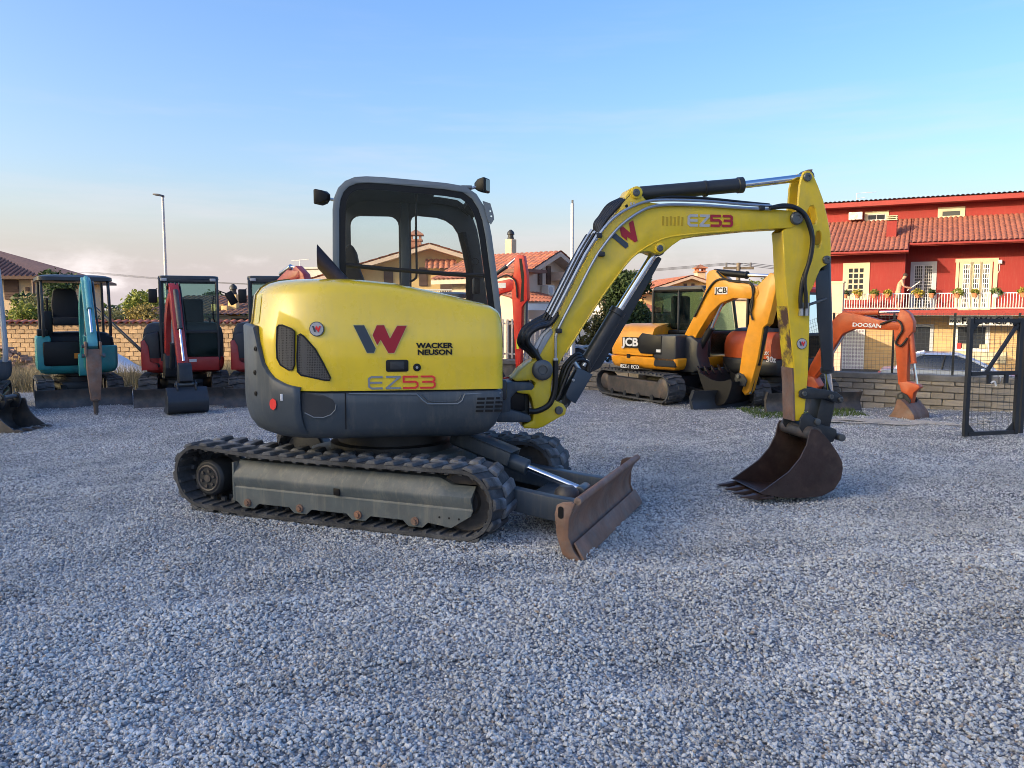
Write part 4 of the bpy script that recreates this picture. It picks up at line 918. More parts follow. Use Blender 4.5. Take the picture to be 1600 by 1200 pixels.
def disc(c, n, r, name, m, parent, th=0.004, seg=28):
    return MB(UM).cyl(Vector(c), Vector(c) + Vector(n) * th, r, n=seg).build(name, m, parent)
bp = on_body(495, 514, 0.003); bq = on_body(500, 514, 0.003); bo = on_body(490, 514, 0.003); tg = (bq - bo).normalized(); bn = Vector((tg.y, -tg.x, 0)).normalized()
if bn.y > 0: bn = -bn
bdg = disc(bp, bn, 0.052, 'badge', MATS['decal_slate'], hood); disc(bp + bn * 0.003, bn, 0.046, 'badge_face', MATS['decal_silver'], bdg)
W_BAR = [(0.0, 1.0), (0.199, 1.0), (0.409, 0.167), (0.376, 0.012), (0.243, 0.012)]
W_RED = [(0.354, 0.646), (0.438, 1.0), (0.571, 1.0), (0.681, 0.52), (0.819, 0.98), (1.0, 0.98), (0.757, 0.0), (0.646, 0.0), (0.504, 0.48), (0.438, 0.28)]
def logo(M, wd, hh, parent, m1='decal_slate', m2='decal_crimson', pale=True):
    """the two-tone W emblem in the local (u, z) plane, origin at its centre"""
    q = lambda P: [((x - 0.5) * wd, (z - 0.5) * hh) for x, z in P]
    if pale:
        for P in (W_BAR, W_RED): MB(M).prism(inset(q(P), -wd * 0.012), -0.0015, 0.0).build('emblem_edge', MATS['decal_pale'], parent)
    MB(M).prism(q(W_BAR), -0.003, 0.0).build('emblem_bar', MATS[m1], parent); MB(M).prism(q(W_RED), -0.003, 0.0).build('emblem', MATS[m2], parent)
ang = math.atan2(tg.y, tg.x)
logo(UM @ Matrix.Translation(bp + bn * 0.008) @ Matrix.Rotation(ang, 4, 'Z'), 0.062, 0.042, bdg, 'decal_slate', 'sticker_red', False)
sp_ = body_patch([(444, 467), (450, 466), (441, 497), (433, 497)], -0.05, 3, 6)
body_patch([(433, 494), (434, 484), (447, 466), (449.5, 467), (442, 494)], 0.003, 3, 5)
SIDE = -HW - 0.0035
(lu0, lz0), (lu1, lz1) = on(FU, SIDE, 553, 552), on(FU, SIDE, 635.5, 508)
logo(UM @ Matrix.Translation(((lu0 + lu1) / 2, SIDE, (lz0 + lz1) / 2)), lu1 - lu0, lz1 - lz0, hood)
for txt, x, y in (('WACKER', 679, 540.2), ('NEUSON', 679.5, 550.6)):
    u, z = on(FU, SIDE, x, y)
    text_mb(txt, 0.051, UM @ Matrix.Translation((u, SIDE, z)), bold=0.0020, xs=1.2).build('lettering', MATS['decal_black'], hood)
def strokes(lines, t):
    """square-cornered lettering from centre lines"""
    polys = []
    for L in lines:
        polys.append(limb_open(L, t / 2))
    return polys
def limb_open(L, h):
    P = [Vector(p) for p in L]; a = []; b = []
    for i, p in enumerate(P):
        if i == 0: e = (P[1] - p).normalized(); n = Vector((-e.y, e.x)); a.append(p + n * h); b.append(p - n * h)
        elif i == len(P) - 1: e = (p - P[i - 1]).normalized(); n = Vector((-e.y, e.x)); a.append(p + n * h); b.append(p - n * h)
        else:
            e1 = (p - P[i - 1]).normalized(); e2 = (P[i + 1] - p).normalized(); n1 = Vector((-e1.y, e1.x)); n2 = Vector((-e2.y, e2.x)); m = (n1 + n2).normalized()
            k = h / max(0.3, m.dot(n1)); a.append(p + m * k); b.append(p - m * k)
    return [tuple(p) for p in a + b[::-1]]
GLY = {'E': [[(0.95, 1), (0.22, 1), (0.05, 0.85), (0.05, 0.15), (0.22, 0), (0.95, 0)], [(0.05, 0.5), (0.92, 0.5)]],
       'Z': [[(0.02, 1), (1.0, 1)], [(0.93, 0.99), (0.07, 0.01)], [(0.0, 0), (1, 0)]],
       '5': [[(1, 1), (0.05, 1), (0.05, 0.55), (0.82, 0.55), (0.97, 0.42), (0.97, 0.14), (0.82, 0), (0, 0)]],
       '3': [[(0.05, 1), (0.82, 1), (0.96, 0.88), (0.96, 0.66), (0.84, 0.53), (0.15, 0.53)], [(0.84, 0.53), (0.98, 0.40), (0.98, 0.13), (0.84, 0), (0, 0)]]}
def model_name(M, wd, hh, parent, m1, m2, t=0.17):
    gw = wd / 4.55
    for i, ch in enumerate('EZ53'):
        x0 = -wd / 2 + i * wd / 4 + 0.06 * gw; mb = MB(M)
        for k, L in enumerate(GLY[ch]):
            poly = limb_open([(x0 + x * gw, -hh / 2 + z * hh) for x, z in L], t * hh / 2)
            mb.prism(poly, -0.003 - 0.0006 * k, 0.0)
        mb.build('model_letter', MATS[m1 if i < 2 else m2], parent)
(lu0, lz0), (lu1, lz1) = on(FU, SIDE, 574, 607), on(FU, SIDE, 681.5, 588)
model_name(UM @ Matrix.Translation(((lu0 + lu1) / 2, SIDE, (lz0 + lz1) / 2)), lu1 - lu0, lz1 - lz0, hood, 'decal_grey', 'sticker_red')
(lu0, lz0), (lu1, lz1) = on(FU, -HW, 603, 581), on(FU, -HW, 638, 562)
lat = MB(UM); lat.prism(rrect(lu0, lz0, lu1, lz1, 0.015), -HW - 0.006, -HW + 0.01); lo_ = lat.build('hood_latch', MATS['black_plastic'], hood, bevel=0.003)
MB(UM).prism(rrect(lu0 + 0.03, lz0 + 0.016, lu1 - 0.03, lz1 - 0.012, 0.006), -HW - 0.0085, -HW - 0.005).build('latch_paddle', MATS['charcoal_paint'], lo_, bevel=0.002)
u, z = on(FU, -HW, 651.5, 574)
lk = MB(UM).cyl((u, -HW + 0.005, z), (u, -HW - 0.006, z), 0.028, n=24).build('lock_rim', MATS['black_plastic'], hood, bevel=0.002)
MB(UM).cyl((u, -HW - 0.004, z), (u, -HW - 0.010, z), 0.010, n=12).build('lock', MATS['steel_tube'], lk)
body_patch([(422, 624), (426, 622.5), (430, 624), (432, 631), (430.5, 638), (427, 641), (423, 639.5), (421, 632)], 0.034, 4, 6).build('sticker', MATS['sticker_red'], cwo)['label'] = 'round red sticker on the counterweight'
for x, y in ((398.5, 545), (397.5, 582), (399, 615)):
    q = on_body(x + 1.5, y, 0.026)
    if q: MB(UM).lathe(q, (q.x + 0.2, q.y, 0), [(0.018, 0), (0.018, 0.008), (0.009, 0.009), (0.009, 0.004)], 12).build('tail_bolt', MATS['decal_black'], cwo)
q = on_body(440, 621, 0.03); MB(UM).box(q, (0.02, 0.012, 0.05)).build('tail_lamp', MATS['decal_white'], cwo, bevel=0.004)
# hood edge groove near the rear and yellow warning sticker
body_patch([(434, 494), (434.5, 484), (438, 473), (445, 467), (449, 467), (446, 476), (441, 494)], 0.004, 4, 6)
# exhaust pipe
e0, e1 = on(FU, -0.30, 521, 428), on(FU, -0.30, 496, 400.5)
ex = MB(UM); D = Vector((e1[0] - e0[0], 0, e1[1] - e0[1])).normalized()
A0 = Vector((e0[0], -0.30, e0[1])) - D * 0.15; aa = Vector((0, 1, 0)); bb = D.cross(aa)
def cut_ring(r, du):
    out = []
    for t in range(24):
        q = A0 + (aa * math.cos(t * math.pi / 12) + bb * math.sin(t * math.pi / 12)) * r; k = (e1[0] + du - q.x) / D.x; out.append(q + D * k)
    return out
base_ring = lambda r: [A0 + (aa * math.cos(t * math.pi / 12) + bb * math.sin(t * math.pi / 12)) * r for t in range(24)]
ex.loft([base_ring(0.060), cut_ring(0.060, 0), cut_ring(0.054, 0.002), base_ring(0.054)], cap0=False, cap1=True)
ex.build('exhaust_pipe', MATS['bucket_steel'], ez)
# deck in front of the hood and clevis for the swing post
dk = MB(UM); dk.box((0.45, 0.10, 0.99), (0.84, 1.25, 0.16)); dk.build('deck', MATS['charcoal_paint'], ez, bevel=0.02)
for (pts, nm) in (([(774, 600), (800, 596), (830, 597), (835, 603), (833, 612), (806, 613), (798, 622), (798, 645), (776, 648)], 'clevis'), ([(776, 646), (798, 640), (828, 648), (831, 655), (827, 660), (775, 660)], 'clevis')):
    MB(UM).prism(U(-0.12, *pts), -0.13, 0.17).build(nm, MATS['slate_paint'], ez, bevel=0.015)
MB(UM).cyl((*on(FU, 0.02, 818, 605)[:1], 0.02, 0.72), (*on(FU, 0.02, 818, 605)[:1], 0.02, 1.06), 0.05).build('swing_pin', MATS['pin_steel'], ez)
MB(UM).box((0.98, 0.02, 0.87), (0.22, 0.16, 0.20)).build('swing_core', MATS['black_plastic'], ez, bevel=0.01)

# ---- cab
VN, VF = -0.05, 0.87
cp = [(0.905, 1.30), (0.888, 1.60), (0.852, 1.90), (0.812, 2.20), (0.785, 2.34), (0.748, 2.44), (0.69, 2.53), (0.60, 2.59), (0.45, 2.612), (0.2, 2.630), (-0.05, 2.647), (-0.18, 2.650), (-0.27, 2.642), (-0.345, 2.61), (-0.40, 2.555), (-0.432, 2.48), (-0.445, 2.39), (-0.452, 2.0), (-0.455, 1.30)]
cab = MB(UM); cab.prism(cp, VN - 0.012, VN + 0.05, [inset(cp, 0.052)])
cabo = cab.build('cab', MATS['cab_grey'], ez, bevel=0.012, seg=2)
MB(UM).prism(inset(cp, 0.046), VN - 0.004, VN + 0.02, [inset(cp, 0.100)]).build('window_gasket', MATS['black_plastic'], cabo)
MB(UM).prism(inset(cp, 0.09), VN + 0.004, VN + 0.009).build('side_glass', MATS['cab_glass'], cabo)
W1 = rrect(-0.352, 1.42, 0.075, 2.445, 0.085); W2 = [(0.185, 1.42), (0.185, 2.40), (0.20, 2.44), (0.235, 2.455), (0.42, 2.44), (0.50, 2.415), (0.565, 2.37), (0.61, 2.30), (0.655, 2.12), (0.715, 1.80), (0.755, 1.42)]
MB(UM).prism(cp, VF - 0.05, VF + 0.01, [W1, W2]).build('far_frame', MATS['charcoal_paint'], cabo, bevel=0.008, seg=1)
MB(UM).prism(inset(W1, -0.01), VF - 0.03, VF - 0.025).build('far_glass', MATS['cab_glass'], cabo)
MB(UM).prism(inset(W2, -0.01), VF - 0.03, VF - 0.025).build('far_glass', MATS['cab_glass'], cabo)
MB(UM).box((0.13, VF - 0.07, 2.0), (0.075, 0.03, 1.2)).build('door_post', MATS['slate_paint'], cabo, bevel=0.008)
def strip(u0, u1, off0, off1, v0, v1):
    P = [p for p in reversed(cp) if u0 <= p[0] <= u1 and p[1] > 2.3]
    zs = lambda u: interp(u, [p[0] for p in reversed(cp[5:17])], [p[1] for p in reversed(cp[5:17])])
    us_ = [u0 + (u1 - u0) * i / 10 for i in range(11)]
    mb = MB(UM); mb.prism([(u, zs(u) - off0) for u in us_] + [(u, zs(u) - off1) for u in reversed(us_)], v0, v1); return mb
strip(-0.40, 0.36, 0.004, 0.03, VN + 0.05, VF - 0.05).build('roof', MATS['cab_grey'], cabo)
strip(-0.40, 0.36, 0.04, 0.075, VN + 0.05, VF - 0.05).build('headliner', MATS['dark_interior'], cabo)
strip(0.36, 0.70, 0.004, 0.06, VN + 0.05, VN + 0.14).build('roof_rail', MATS['dark_interior'], cabo)
strip(0.36, 0.70, 0.004, 0.06, VF - 0.14, VF - 0.05).build('roof_rail', MATS['dark_interior'], cabo)
strip(0.655, 0.73, 0.004, 0.05, VN + 0.14, VF - 0.14).build('roof_rail', MATS['dark_interior'], cabo)
strip(0.36, 0.66, 0.012, 0.018, VN + 0.14, VF - 0.14).build('roof_hatch', MATS['cab_glass'], cabo)
fw = [(0.700, 2.515), (0.745, 2.42), (0.80, 2.21), (0.842, 1.9), (0.878, 1.60), (0.895, 1.3)]
MB(UM).prism(fw + [(u - 0.006, z) for u, z in reversed(fw)], VN + 0.06, VF - 0.06).build('windscreen', MATS['cab_glass'], cabo)
MB(UM).box((-0.445, (VN + VF) / 2, 1.95), (0.006, VF - VN - 0.12, 0.85)).build('rear_glass', MATS['cab_glass'], cabo)
MB(UM).box((-0.43, (VN + VF) / 2, 1.42), (0.04, VF - VN - 0.1, 0.26)).build('rear_panel', MATS['charcoal_paint'], cabo)
MB(UM).box((0.2, (VN + VF) / 2, 1.12), (1.25, VF - VN, 0.12)).build('cab_floor', MATS['dark_interior'], cabo)
MB(UM).tube(U3(VN + 0.03, (540, 414), (600, 420), (700, 428), (757, 431)), 0.018, 8).build('guard_bar', MATS['black_plastic'], cabo)
MB(UM).tube(spline(U3(VN + 0.12, (650, 300), (650, 360), (651, 425), (648, 436), (640, 440))), 0.009, 8).build('grab_handle', MATS['black_plastic'], cabo)
seat = MB(UM); sb_ = U(0.40, (535, 470), (536, 400), (541, 387), (549, 383), (556, 390), (562, 420), (570, 440), (578, 470))
seat.prism(sb_, 0.24, 0.66); so = seat.build('seat', MATS['seat_fabric'], cabo, bevel=0.05, seg=3)
MB(UM).box((0.02, 0.45, 1.50), (0.48, 0.46, 0.14)).build('seat_cushion', MATS['seat_fabric'], so, bevel=0.05, seg=3)
for v in (0.16, 0.70): MB(UM).tube([(0.2, v, 1.45), (0.27, v, 1.62), (0.28, v, 1.72)], [0.014, 0.014, 0.022], 8).build('control_lever', MATS['black_plastic'], so)
MB(UM).box((0.70, 0.10, 1.80), (0.05, 0.16, 0.13)).build('display', MATS['black_plastic'], cabo, bevel=0.008)
MB(UM).tube([(0.70, 0.74, 1.4), (0.71, 0.74, 2.02), (0.64, 0.74, 2.30)], 0.035, 8).build('inner_pillar', MATS['dark_interior'], cabo)
MB(UM).tube([(0.74 + 0.03 * math.cos(t * math.pi / 6), 0.55, 2.03 + 0.03 * math.sin(t * math.pi / 6)) for t in range(12)], 0.005, 5, closed=True).build('wiper_loop', MATS['black_plastic'], cabo)
def lamp(px, py, v, yaw, br):
    u, z = on(FU, v, px, py); M = UM @ Matrix.Translation((u, v, z)) @ Matrix.Rotation(yaw, 4, 'Z')
    mb = MB(M); mb.loft([[(x, s_ * y * k, q * k) for s_, q in ((-1, -1), (1, -1), (1, 1), (-1, 1))] for x, y, k in ((-0.055, 0.035, 0.035 / 1), (0.02, 1, 0.055), (0.05, 1, 0.06))] if False else
        [[(x, -h, -h), (x, h, -h), (x, h, h), (x, -h, h)] for x, h in ((-0.06, 0.022), (-0.02, 0.048), (0.035, 0.06), (0.05, 0.055))])
    o = mb.build('work_light', MATS['black_plastic'], cabo, bevel=0.008)
    MB(M).box((0.051, 0, 0), (0.004, 0.09, 0.09)).build('lens', MATS['window_glass'], o)
    q = on(FU, v, *br); MB(UM).tube([(u, v, z), (q[0], v, q[1])], 0.012, 8).build('lamp_bracket', MATS['steel_tube'], o)
lamp(504, 308, 0.05, math.pi - 0.5, (524, 313)); lamp(753, 290, 0.05, -0.5, (733, 295))
MB(UM).box((*on(FU, VN, 729, 292)[:1], VN + 0.02, on(FU, VN, 729, 292)[1]), (0.09, 0.06, 0.025)).build('lamp_base', MATS['cab_grey'], cabo, bevel=0.006)
br_ = U(VN - 0.014, (754, 314), (766, 318), (771, 335), (772, 343), (767, 351), (762, 345))
MB(UM).prism(br_, VN - 0.024, VN - 0.013, [circ(*on(FU, VN - 0.014, 766, 330), 0.008, 8), circ(*on(FU, VN - 0.014, 767.5, 338), 0.008, 8)]).build('perforated_bracket', MATS['cab_grey'], cabo)

# ---- swing post, boom, arm, cylinders
post = U(-0.12, (800, 592), (806, 588), (812, 580), (826, 568), (840, 560), (858, 566), (866, 580), (862, 596), (861, 612), (868, 626), (880, 631), (885, 639), (883, 648), (874, 652), (848, 667), (838, 670), (818, 669), (817, 664), (832, 657), (834, 640), (830, 622), (826, 616), (808, 614), (806, 609), (834, 606), (836, 598), (830, 594), (806, 596))
MB(UM).prism(post, -0.13, 0.15).build('swing_post', MATS['boom_yellow'], ez, bevel=0.012)
BV = 0.115
boom_px = [(830, 573), (838, 562), (850, 540), (877, 482), (905, 425), (923, 391), (940, 365), (957, 342), (966, 330), (980, 302), (984, 295), (992, 291), (999, 294), (1004, 306), (1013, 316), (1040, 319), (1100, 319), (1180, 324), (1236, 329), (1246, 335), (1249, 344), (1244, 352), (1236, 356), (1180, 359), (1100, 367), (1066, 373), (1050, 384), (1040, 393), (1031, 398), (1022, 396), (1016, 393), (1004, 393), (992, 400), (974, 418), (950, 451), (930, 481), (906, 517), (884, 551), (870, 575), (860, 590), (847, 596), (834, 590)]
bm_ = MB(UM); bm_.prism(U(-BV, *boom_px), -BV, BV); boom = bm_.build('boom', MATS['boom_yellow'], ez, bevel=0.010)
def pin(px, py, r, v, name='pin', parent=None, th=0.03, m='pin_steel', frm=None):
    u, z = on(FU, v, px, py)
    o = MB(UM).lathe((u, v, z), (0, -1, 0), [(r, -0.01), (r, th * 0.7), (r * 0.82, th), (r * 0.45, th), (r * 0.4, th * 0.75)], 24).build(name, MATS[m], parent); return o
pin(847, 578, 0.085, -BV - 0.02, 'boom_foot_pin', boom, 0.035); pin(994, 301, 0.05, -BV, 'pin_boss', boom, 0.02, 'boom_yellow'); pin(994, 301, 0.03, -BV - 0.018, 'pin', boom, 0.012)
pin(1031, 388, 0.044, -BV, 'pin_boss', boom, 0.016, 'boom_yellow'); pin(1031, 388, 0.027, -BV - 0.014, 'pin', boom, 0.012)
u, z = on(FU, -BV, 979, 322); MB(UM).cyl((u, -BV - 0.002, z), (u, -BV + 0.01, z), 0.013).build('bracket_hole', MATS['decal_black'], boom)
mb = MB(UM)
for k in (-0.012, 0.012):
    u, z = on(FU, -BV, 988, 318.5); mb.box((u + k, -BV - 0.002, z), (0.014, 0.004, 0.022))
mb.build('sticker', MATS['decal_silver'], boom)
# raised edge strip under the boom and on its flank
MB(UM).tube(spline([(p[0], -BV - 0.001, p[1]) for p in U(-BV, (884, 551), (906, 517), (935, 472), (960, 437), (985, 405), (1010, 386), (1040, 372), (1080, 366), (1140, 361))], 4), 0.008, 6).build('weld_seam', MATS['boom_yellow'], boom)
a0, a1 = on(FU, -BV, 972, 383), on(FU, -BV, 998, 350)
# emblem and model name on the boom (the emblem follows the slope of the boom)
q0, q1 = on(FU, -BV, 957, 376), on(FU, -BV, 1000, 362)
logo(UM @ Matrix.Translation(((q0[0] + q1[0]) / 2 + 0.0, -BV - 0.003, (q0[1] + q1[1]) / 2)) @ Matrix.Rotation(R(-33), 4, 'Y'), 0.235, 0.165, boom, pale=False)
(lu0, lz0), (lu1, lz1) = on(FU, -BV, 1074, 352), on(FU, -BV, 1145, 338)
model_name(UM @ Matrix.Translation(((lu0 + lu1) / 2, -BV - 0.003, (lz0 + lz1) / 2)), lu1 - lu0, (lz1 - lz0), boom, 'decal_silver', 'decal_crimson', 0.26)
mb = MB(UM)
for i in range(6):
    u, z = on(FU, -BV, 1036 + i * 6, 345 + (i % 2)); mb.box((u, -BV - 0.0015, z), (0.016, 0.003, 0.075))
mb.build('ghost_lettering', MATS['ghost_letter'], boom)
# arm: box with tall twin head plates
AV = 0.10
head = U(-AV, (1249, 290), (1252, 278), (1256, 268), (1264, 266), (1270, 270), (1279, 291), (1287, 313), (1293, 338), (1298, 366), (1299, 388), (1298, 404), (1293, 413), (1283, 419), (1277, 432), (1270, 450), (1262, 462), (1240, 462), (1228, 440), (1224, 380), (1222, 361), (1234, 352), (1242, 340), (1247, 318))
h1 = U(-AV, (1261, 333), (1266, 322), (1271, 321), (1274, 326), (1277, 343), (1275, 350), (1270, 351), (1265, 346))
h2 = U(-AV, (1274, 372), (1276, 362), (1280, 360), (1283, 364), (1284, 376), (1281, 388), (1277, 387), (1274, 382))
am = MB(UM)
am.prism(head, -AV, -AV + 0.028, [h1, h2]); am.prism(head, AV - 0.028, AV, [h1, h2])
am.prism(U(-AV, (1223, 362), (1240, 358), (1258, 375), (1266, 420), (1266, 470), (1265, 520), (1263, 585), (1258, 640), (1252, 658), (1243, 658), (1241, 600), (1240, 567), (1233, 501), (1226, 427)), -AV + 0.001, AV - 0.001)
am.prism(U(-AV, (1262, 372), (1276, 400), (1288, 410), (1283, 417), (1268, 440), (1255, 420)), -AV + 0.03, AV - 0.03)
am.prism(U(-AV, (1272, 290), (1281, 316), (1287, 345), (1291, 380), (1289, 381), (1284, 346), (1278, 318), (1269, 292)), -AV + 0.028, AV - 0.028)
arm = am.build('arm', MATS['boom_yellow'], ez, bevel=0.007, seg=1)
fa = U(-AV, (1239.5, 567), (1236, 535), (1241, 560), (1242.5, 658), (1238, 658))
nf = U(-AV, (1230.3, 478), (1232.5, 501), (1239.3, 567), (1241.5, 645))
mb = MB(UM); F_ = [(p[0] - 0.003, p[1]) for p in nf]
mb.prism([F_[0], F_[1], F_[2], F_[3]] + [(p[0] + 0.004, p[1]) for p in reversed(F_)], -AV + 0.006, AV - 0.006); mb.build('worn_face', MATS['worn_yellow'], arm)
mb = MB(UM); G_ = [on(FU, -AV, 1240.2, 575), on(FU, -AV, 1241.8, 600), on(FU, -AV, 1243, 658)]; G_ = [(p[0] - 0.016, p[1]) for p in G_]
mb.prism(G_ + [(p[0] + 0.014, p[1]) for p in reversed(G_)], -AV + 0.002, AV - 0.002); mb.build('bare_steel_patch', MATS['rust'], arm)
pin(1261, 277, 0.036, -AV, 'pin', arm, 0.022); pin(1291, 406, 0.036, -AV, 'pin', arm, 0.022); pin(1244, 341, 0.056, -BV - 0.004, 'boom_tip_pin', arm, 0.03)
MB(UM).prism(U(-0.1, (1262, 268), (1266, 263.5), (1274, 263), (1273, 267), (1268, 271)), -0.06, 0.06).build('bent_stop', MATS['rust'], arm, bevel=0.004)
u, z = on(FU, -AV, 1252.5, 537); M = UM @ Matrix.Translation((u, -AV - 0.003, z))
bd = MB(M).cyl((0, 0, 0), (0, -0.003, 0), 0.048, n=28).build('badge', MATS['decal_slate'], arm)
MB(M).cyl((0, -0.002, 0), (0, -0.005, 0), 0.043, n=28).build('badge_face', MATS['decal_silver'], bd); logo(M @ Matrix.Translation((0, -0.006, 0)), 0.055, 0.04, bd, 'decal_slate', 'sticker_red', False)
def ram(parent, p0, pm, p1, rb, rr, v, name, guard=None):
    A, Bm, C_ = [Vector((*on(FU, v, *p)[:1], v, on(FU, v, *p)[1])) for p in (p0, pm, p1)]
    o = MB(UM).lathe(A, Bm - A, [(rb * 0.8, -0.01), (rb, 0.02), (rb, (Bm - A).length - 0.05), (rb * 1.12, (Bm - A).length - 0.045), (rb * 1.12, (Bm - A).length), (rb * 0.6, (Bm - A).length + 0.01)], 20).build(name, MATS['charcoal_paint'], parent)
    MB(UM).cyl(Bm, C_, rr).build('rod', MATS['chrome'], o)
    MB(UM).cyl(C_ - Vector((0, rr * 1.6, 0)), C_ + Vector((0, rr * 1.6, 0)), rr * 1.7).build('rod_eye', MATS['pin_steel'], o, bevel=0.004)
    MB(UM).cyl(A - Vector((0, rb * 0.9, 0)), A + Vector((0, rb * 0.9, 0)), rb * 0.75).build('base_eye', MATS['pin_steel'], o, bevel=0.004)
    return o
ac = ram(ez, (997, 303), (1160, 289), (1259, 277), 0.060, 0.032, 0.0, 'arm_cylinder')
c0 = on(FU, 0, 1101, 295); MB(UM).lathe((c0[0] - 0.01, 0, c0[1]), (1, 0, 0.08), [(0.062, 0), (0.068, 0.002), (0.068, 0.025), (0.062, 0.027)], 20).build('clamp', MATS['dark_metal'], ac)
bk = ram(ez, (1288, 408), (1293, 582), (1298, 622), 0.052, 0.030, 0.0, 'bucket_cylinder')
gp = U(-0.07, (1274, 425), (1293, 420), (1296, 470), (1300, 578), (1286, 580), (1277, 500))
MB(UM).prism(gp, -0.075, -0.060).build('guard_plate', MATS['charcoal_paint'], bk, bevel=0.01)
bmc = ram(ez, (877, 632), (967, 484), (1026, 390), 0.062, 0.034, 0.0, 'boom_cylinder')
gp = U(-0.055, (958, 492), (985, 488), (1035, 404), (1030, 399), (1022, 408)); 
MB(UM).prism(U(0.03, (920, 585), (940, 575), (990, 488), (1036, 404), (1031, 400), (1024, 406), (975, 480)), 0.06, 0.075).build('guard_plate', MATS['charcoal_paint'], bmc, bevel=0.004)
MB(UM).prism(U(-0.14, (903, 574), (926, 585), (899, 631), (885, 622), (884, 616)), -0.145, -0.135).build('guard_flap', MATS['decal_slate'], bmc, bevel=0.004)
pin(896, 594, 0.012, -0.146, 'bolt', bmc, 0.008, 'steel_tube')
pin(873, 641, 0.034, -0.13, 'pin', bmc, 0.02)
for k in range(3):
    MB(UM).tube(spline([(p[0], -0.10 + k * 0.05, p[1]) for p in U(-0.08, (858, 640), (872, 620), (880, 600 - 6 * k), (893 - 3 * k, 570), (906, 562 - 4 * k), (918, 567), (918, 580))], 5), 0.017, 8).build('hose', MATS['black_hose'], bmc)
mb = MB(UM)
mb.cyl(U3(-0.10, (897, 566))[0], U3(-0.10, (905, 578))[0], 0.022); mb.cyl(U3(-0.09, (912, 572))[0], U3(-0.09, (918, 562))[0], 0.02); mb.build('hose_fitting', MATS['steel_tube'], bmc)
# pipes and hoses on the boom
for k in range(3):
    P = [(p[0] - 0.012 * k - 0.006, -BV - 0.02 + 0.055 * k, p[1] + 0.02 * k + 0.006) for p in U(-BV, (864, 497), (890, 446), (915, 398), (935, 366))]
    MB(UM).tube(P, 0.0135, 8).build('pipe', MATS['steel_tube'], boom)
P = U3(-BV - 0.018, (868, 563), (868, 540), (869, 523), (876, 506), (900, 460), (925, 412), (940, 388), (965, 357), (990, 337), (1015, 324), (1045, 320), (1100, 321), (1160, 325), (1205, 327))
MB(UM).tube(spline(P, 4), 0.0125, 8).build('pipe', MATS['steel_tube'], boom)
P = U3(-BV - 0.018, (930, 376), (945, 355), (962, 338), (985, 324), (1010, 315), (1040, 312.5), (1100, 314), (1160, 319), (1205, 322))
MB(UM).tube(spline(P, 4), 0.0125, 8).build('pipe', MATS['steel_tube'], boom)
P = U3(-BV + 0.02, (1015, 314), (1045, 308), (1100, 310), (1160, 316), (1202, 320))
MB(UM).tube(spline(P, 4), 0.013, 8).build('hose', MATS['black_hose'], boom)
for x, y in ((940, 397), (873, 517), (936, 368), (1190, 325)):
    q = U3(-BV - 0.02, (x, y))[0]; MB(UM).box(q, (0.05, 0.035, 0.04)).build('pipe_clamp', MATS['dark_metal'], boom, bevel=0.008)
for k in range(5):
    P = [(p[0] + 0.012 * (k % 2), -0.14 + 0.055 * k, p[1]) for p in U(-0.06, (845 + k, 568), (832 - k, 548), (822 - 1.5 * k, 533 + k), (826 - k, 520 - k), (840, 511 - 2 * k), (856, 506 - 3 * k), (868, 490 - 2 * k))]
    MB(UM).tube(spline(P, 5), 0.022, 8).build('hose', MATS['black_hose'], boom)
    P = [(p[0], -0.10 + 0.045 * k, p[1]) for p in U(-0.06, (934 + k, 368), (940 - k, 352 - k), (952 - 2 * k, 336), (965 - 2 * k, 322 - k), (976, 312 - k), (986 + k, 299))]
    MB(UM).tube(spline(P, 5), 0.016, 8).build('hose', MATS['black_hose'], boom)
    P = [(p[0] - 0.03 - 0.016 * (k % 3), -0.10 + 0.05 * k, p[1]) for p in U(-0.06, (862, 500), (884, 456), (910, 404), (932, 366))]
    MB(UM).tube(spline(P, 3), 0.013, 8).build('hose', MATS['black_hose'], boom)
MB(UM).tube(spline(U3(-0.06, (838, 545), (843, 535), (850, 524), (862, 512)), 4), [0.03] * 13, 8).build('hose_sleeve', MATS['decal_white'], boom)
MB(UM).prism(U(-BV, (840, 545), (850, 525), (862, 513), (864, 520), (852, 540), (843, 556)), -BV - 0.01, -BV + 0.06).build('hose_guard', MATS['pale_grey_paint'], boom, bevel=0.01)
MB(UM).tube(spline(U3(-BV - 0.02, (868, 563), (868, 590), (866, 612), (858, 632), (840, 642), (826, 642)), 5), 0.024, 10).build('hose', MATS['black_hose'], boom)
MB(UM).box(U3(-BV - 0.018, (868, 564))[0], (0.035, 0.035, 0.05)).build('hose_fitting', MATS['decal_silver'], boom, bevel=0.006)
for k, (xo, r) in enumerate(((0, 0.018), (8, 0.018))):
    P = U3(-BV - 0.03 - 0.012 * k, (1203, 325), (1222, 321 + 2 * k), (1240, 323 + k), (1256 - k, 333), (1266 - 2 * k, 352), (1270 - k, 375), (1266 - xo * 0.1, 405), (1258 + xo * 0.3 - 3, 435), (1251 + xo, 462), (1251 + xo, 482))
    MB(UM).tube(spline(P, 5), r, 10).build('hose', MATS['black_hose'], arm)
    q = U3(-AV - 0.03, (1252 + xo, 484))[0]; MB(UM).cyl((q[0], q[1], q[2] + 0.06), (q[0], q[1], q[2] - 0.05), 0.022, n=6).build('hose_fitting', MATS['steel_tube'], arm)
q = U3(-AV - 0.02, (1264, 476))[0]; MB(UM).cyl(q, (q[0] + 0.16, q[1], q[2] + 0.05), 0.012).build('pipe_stub', MATS['pin_steel'], arm)
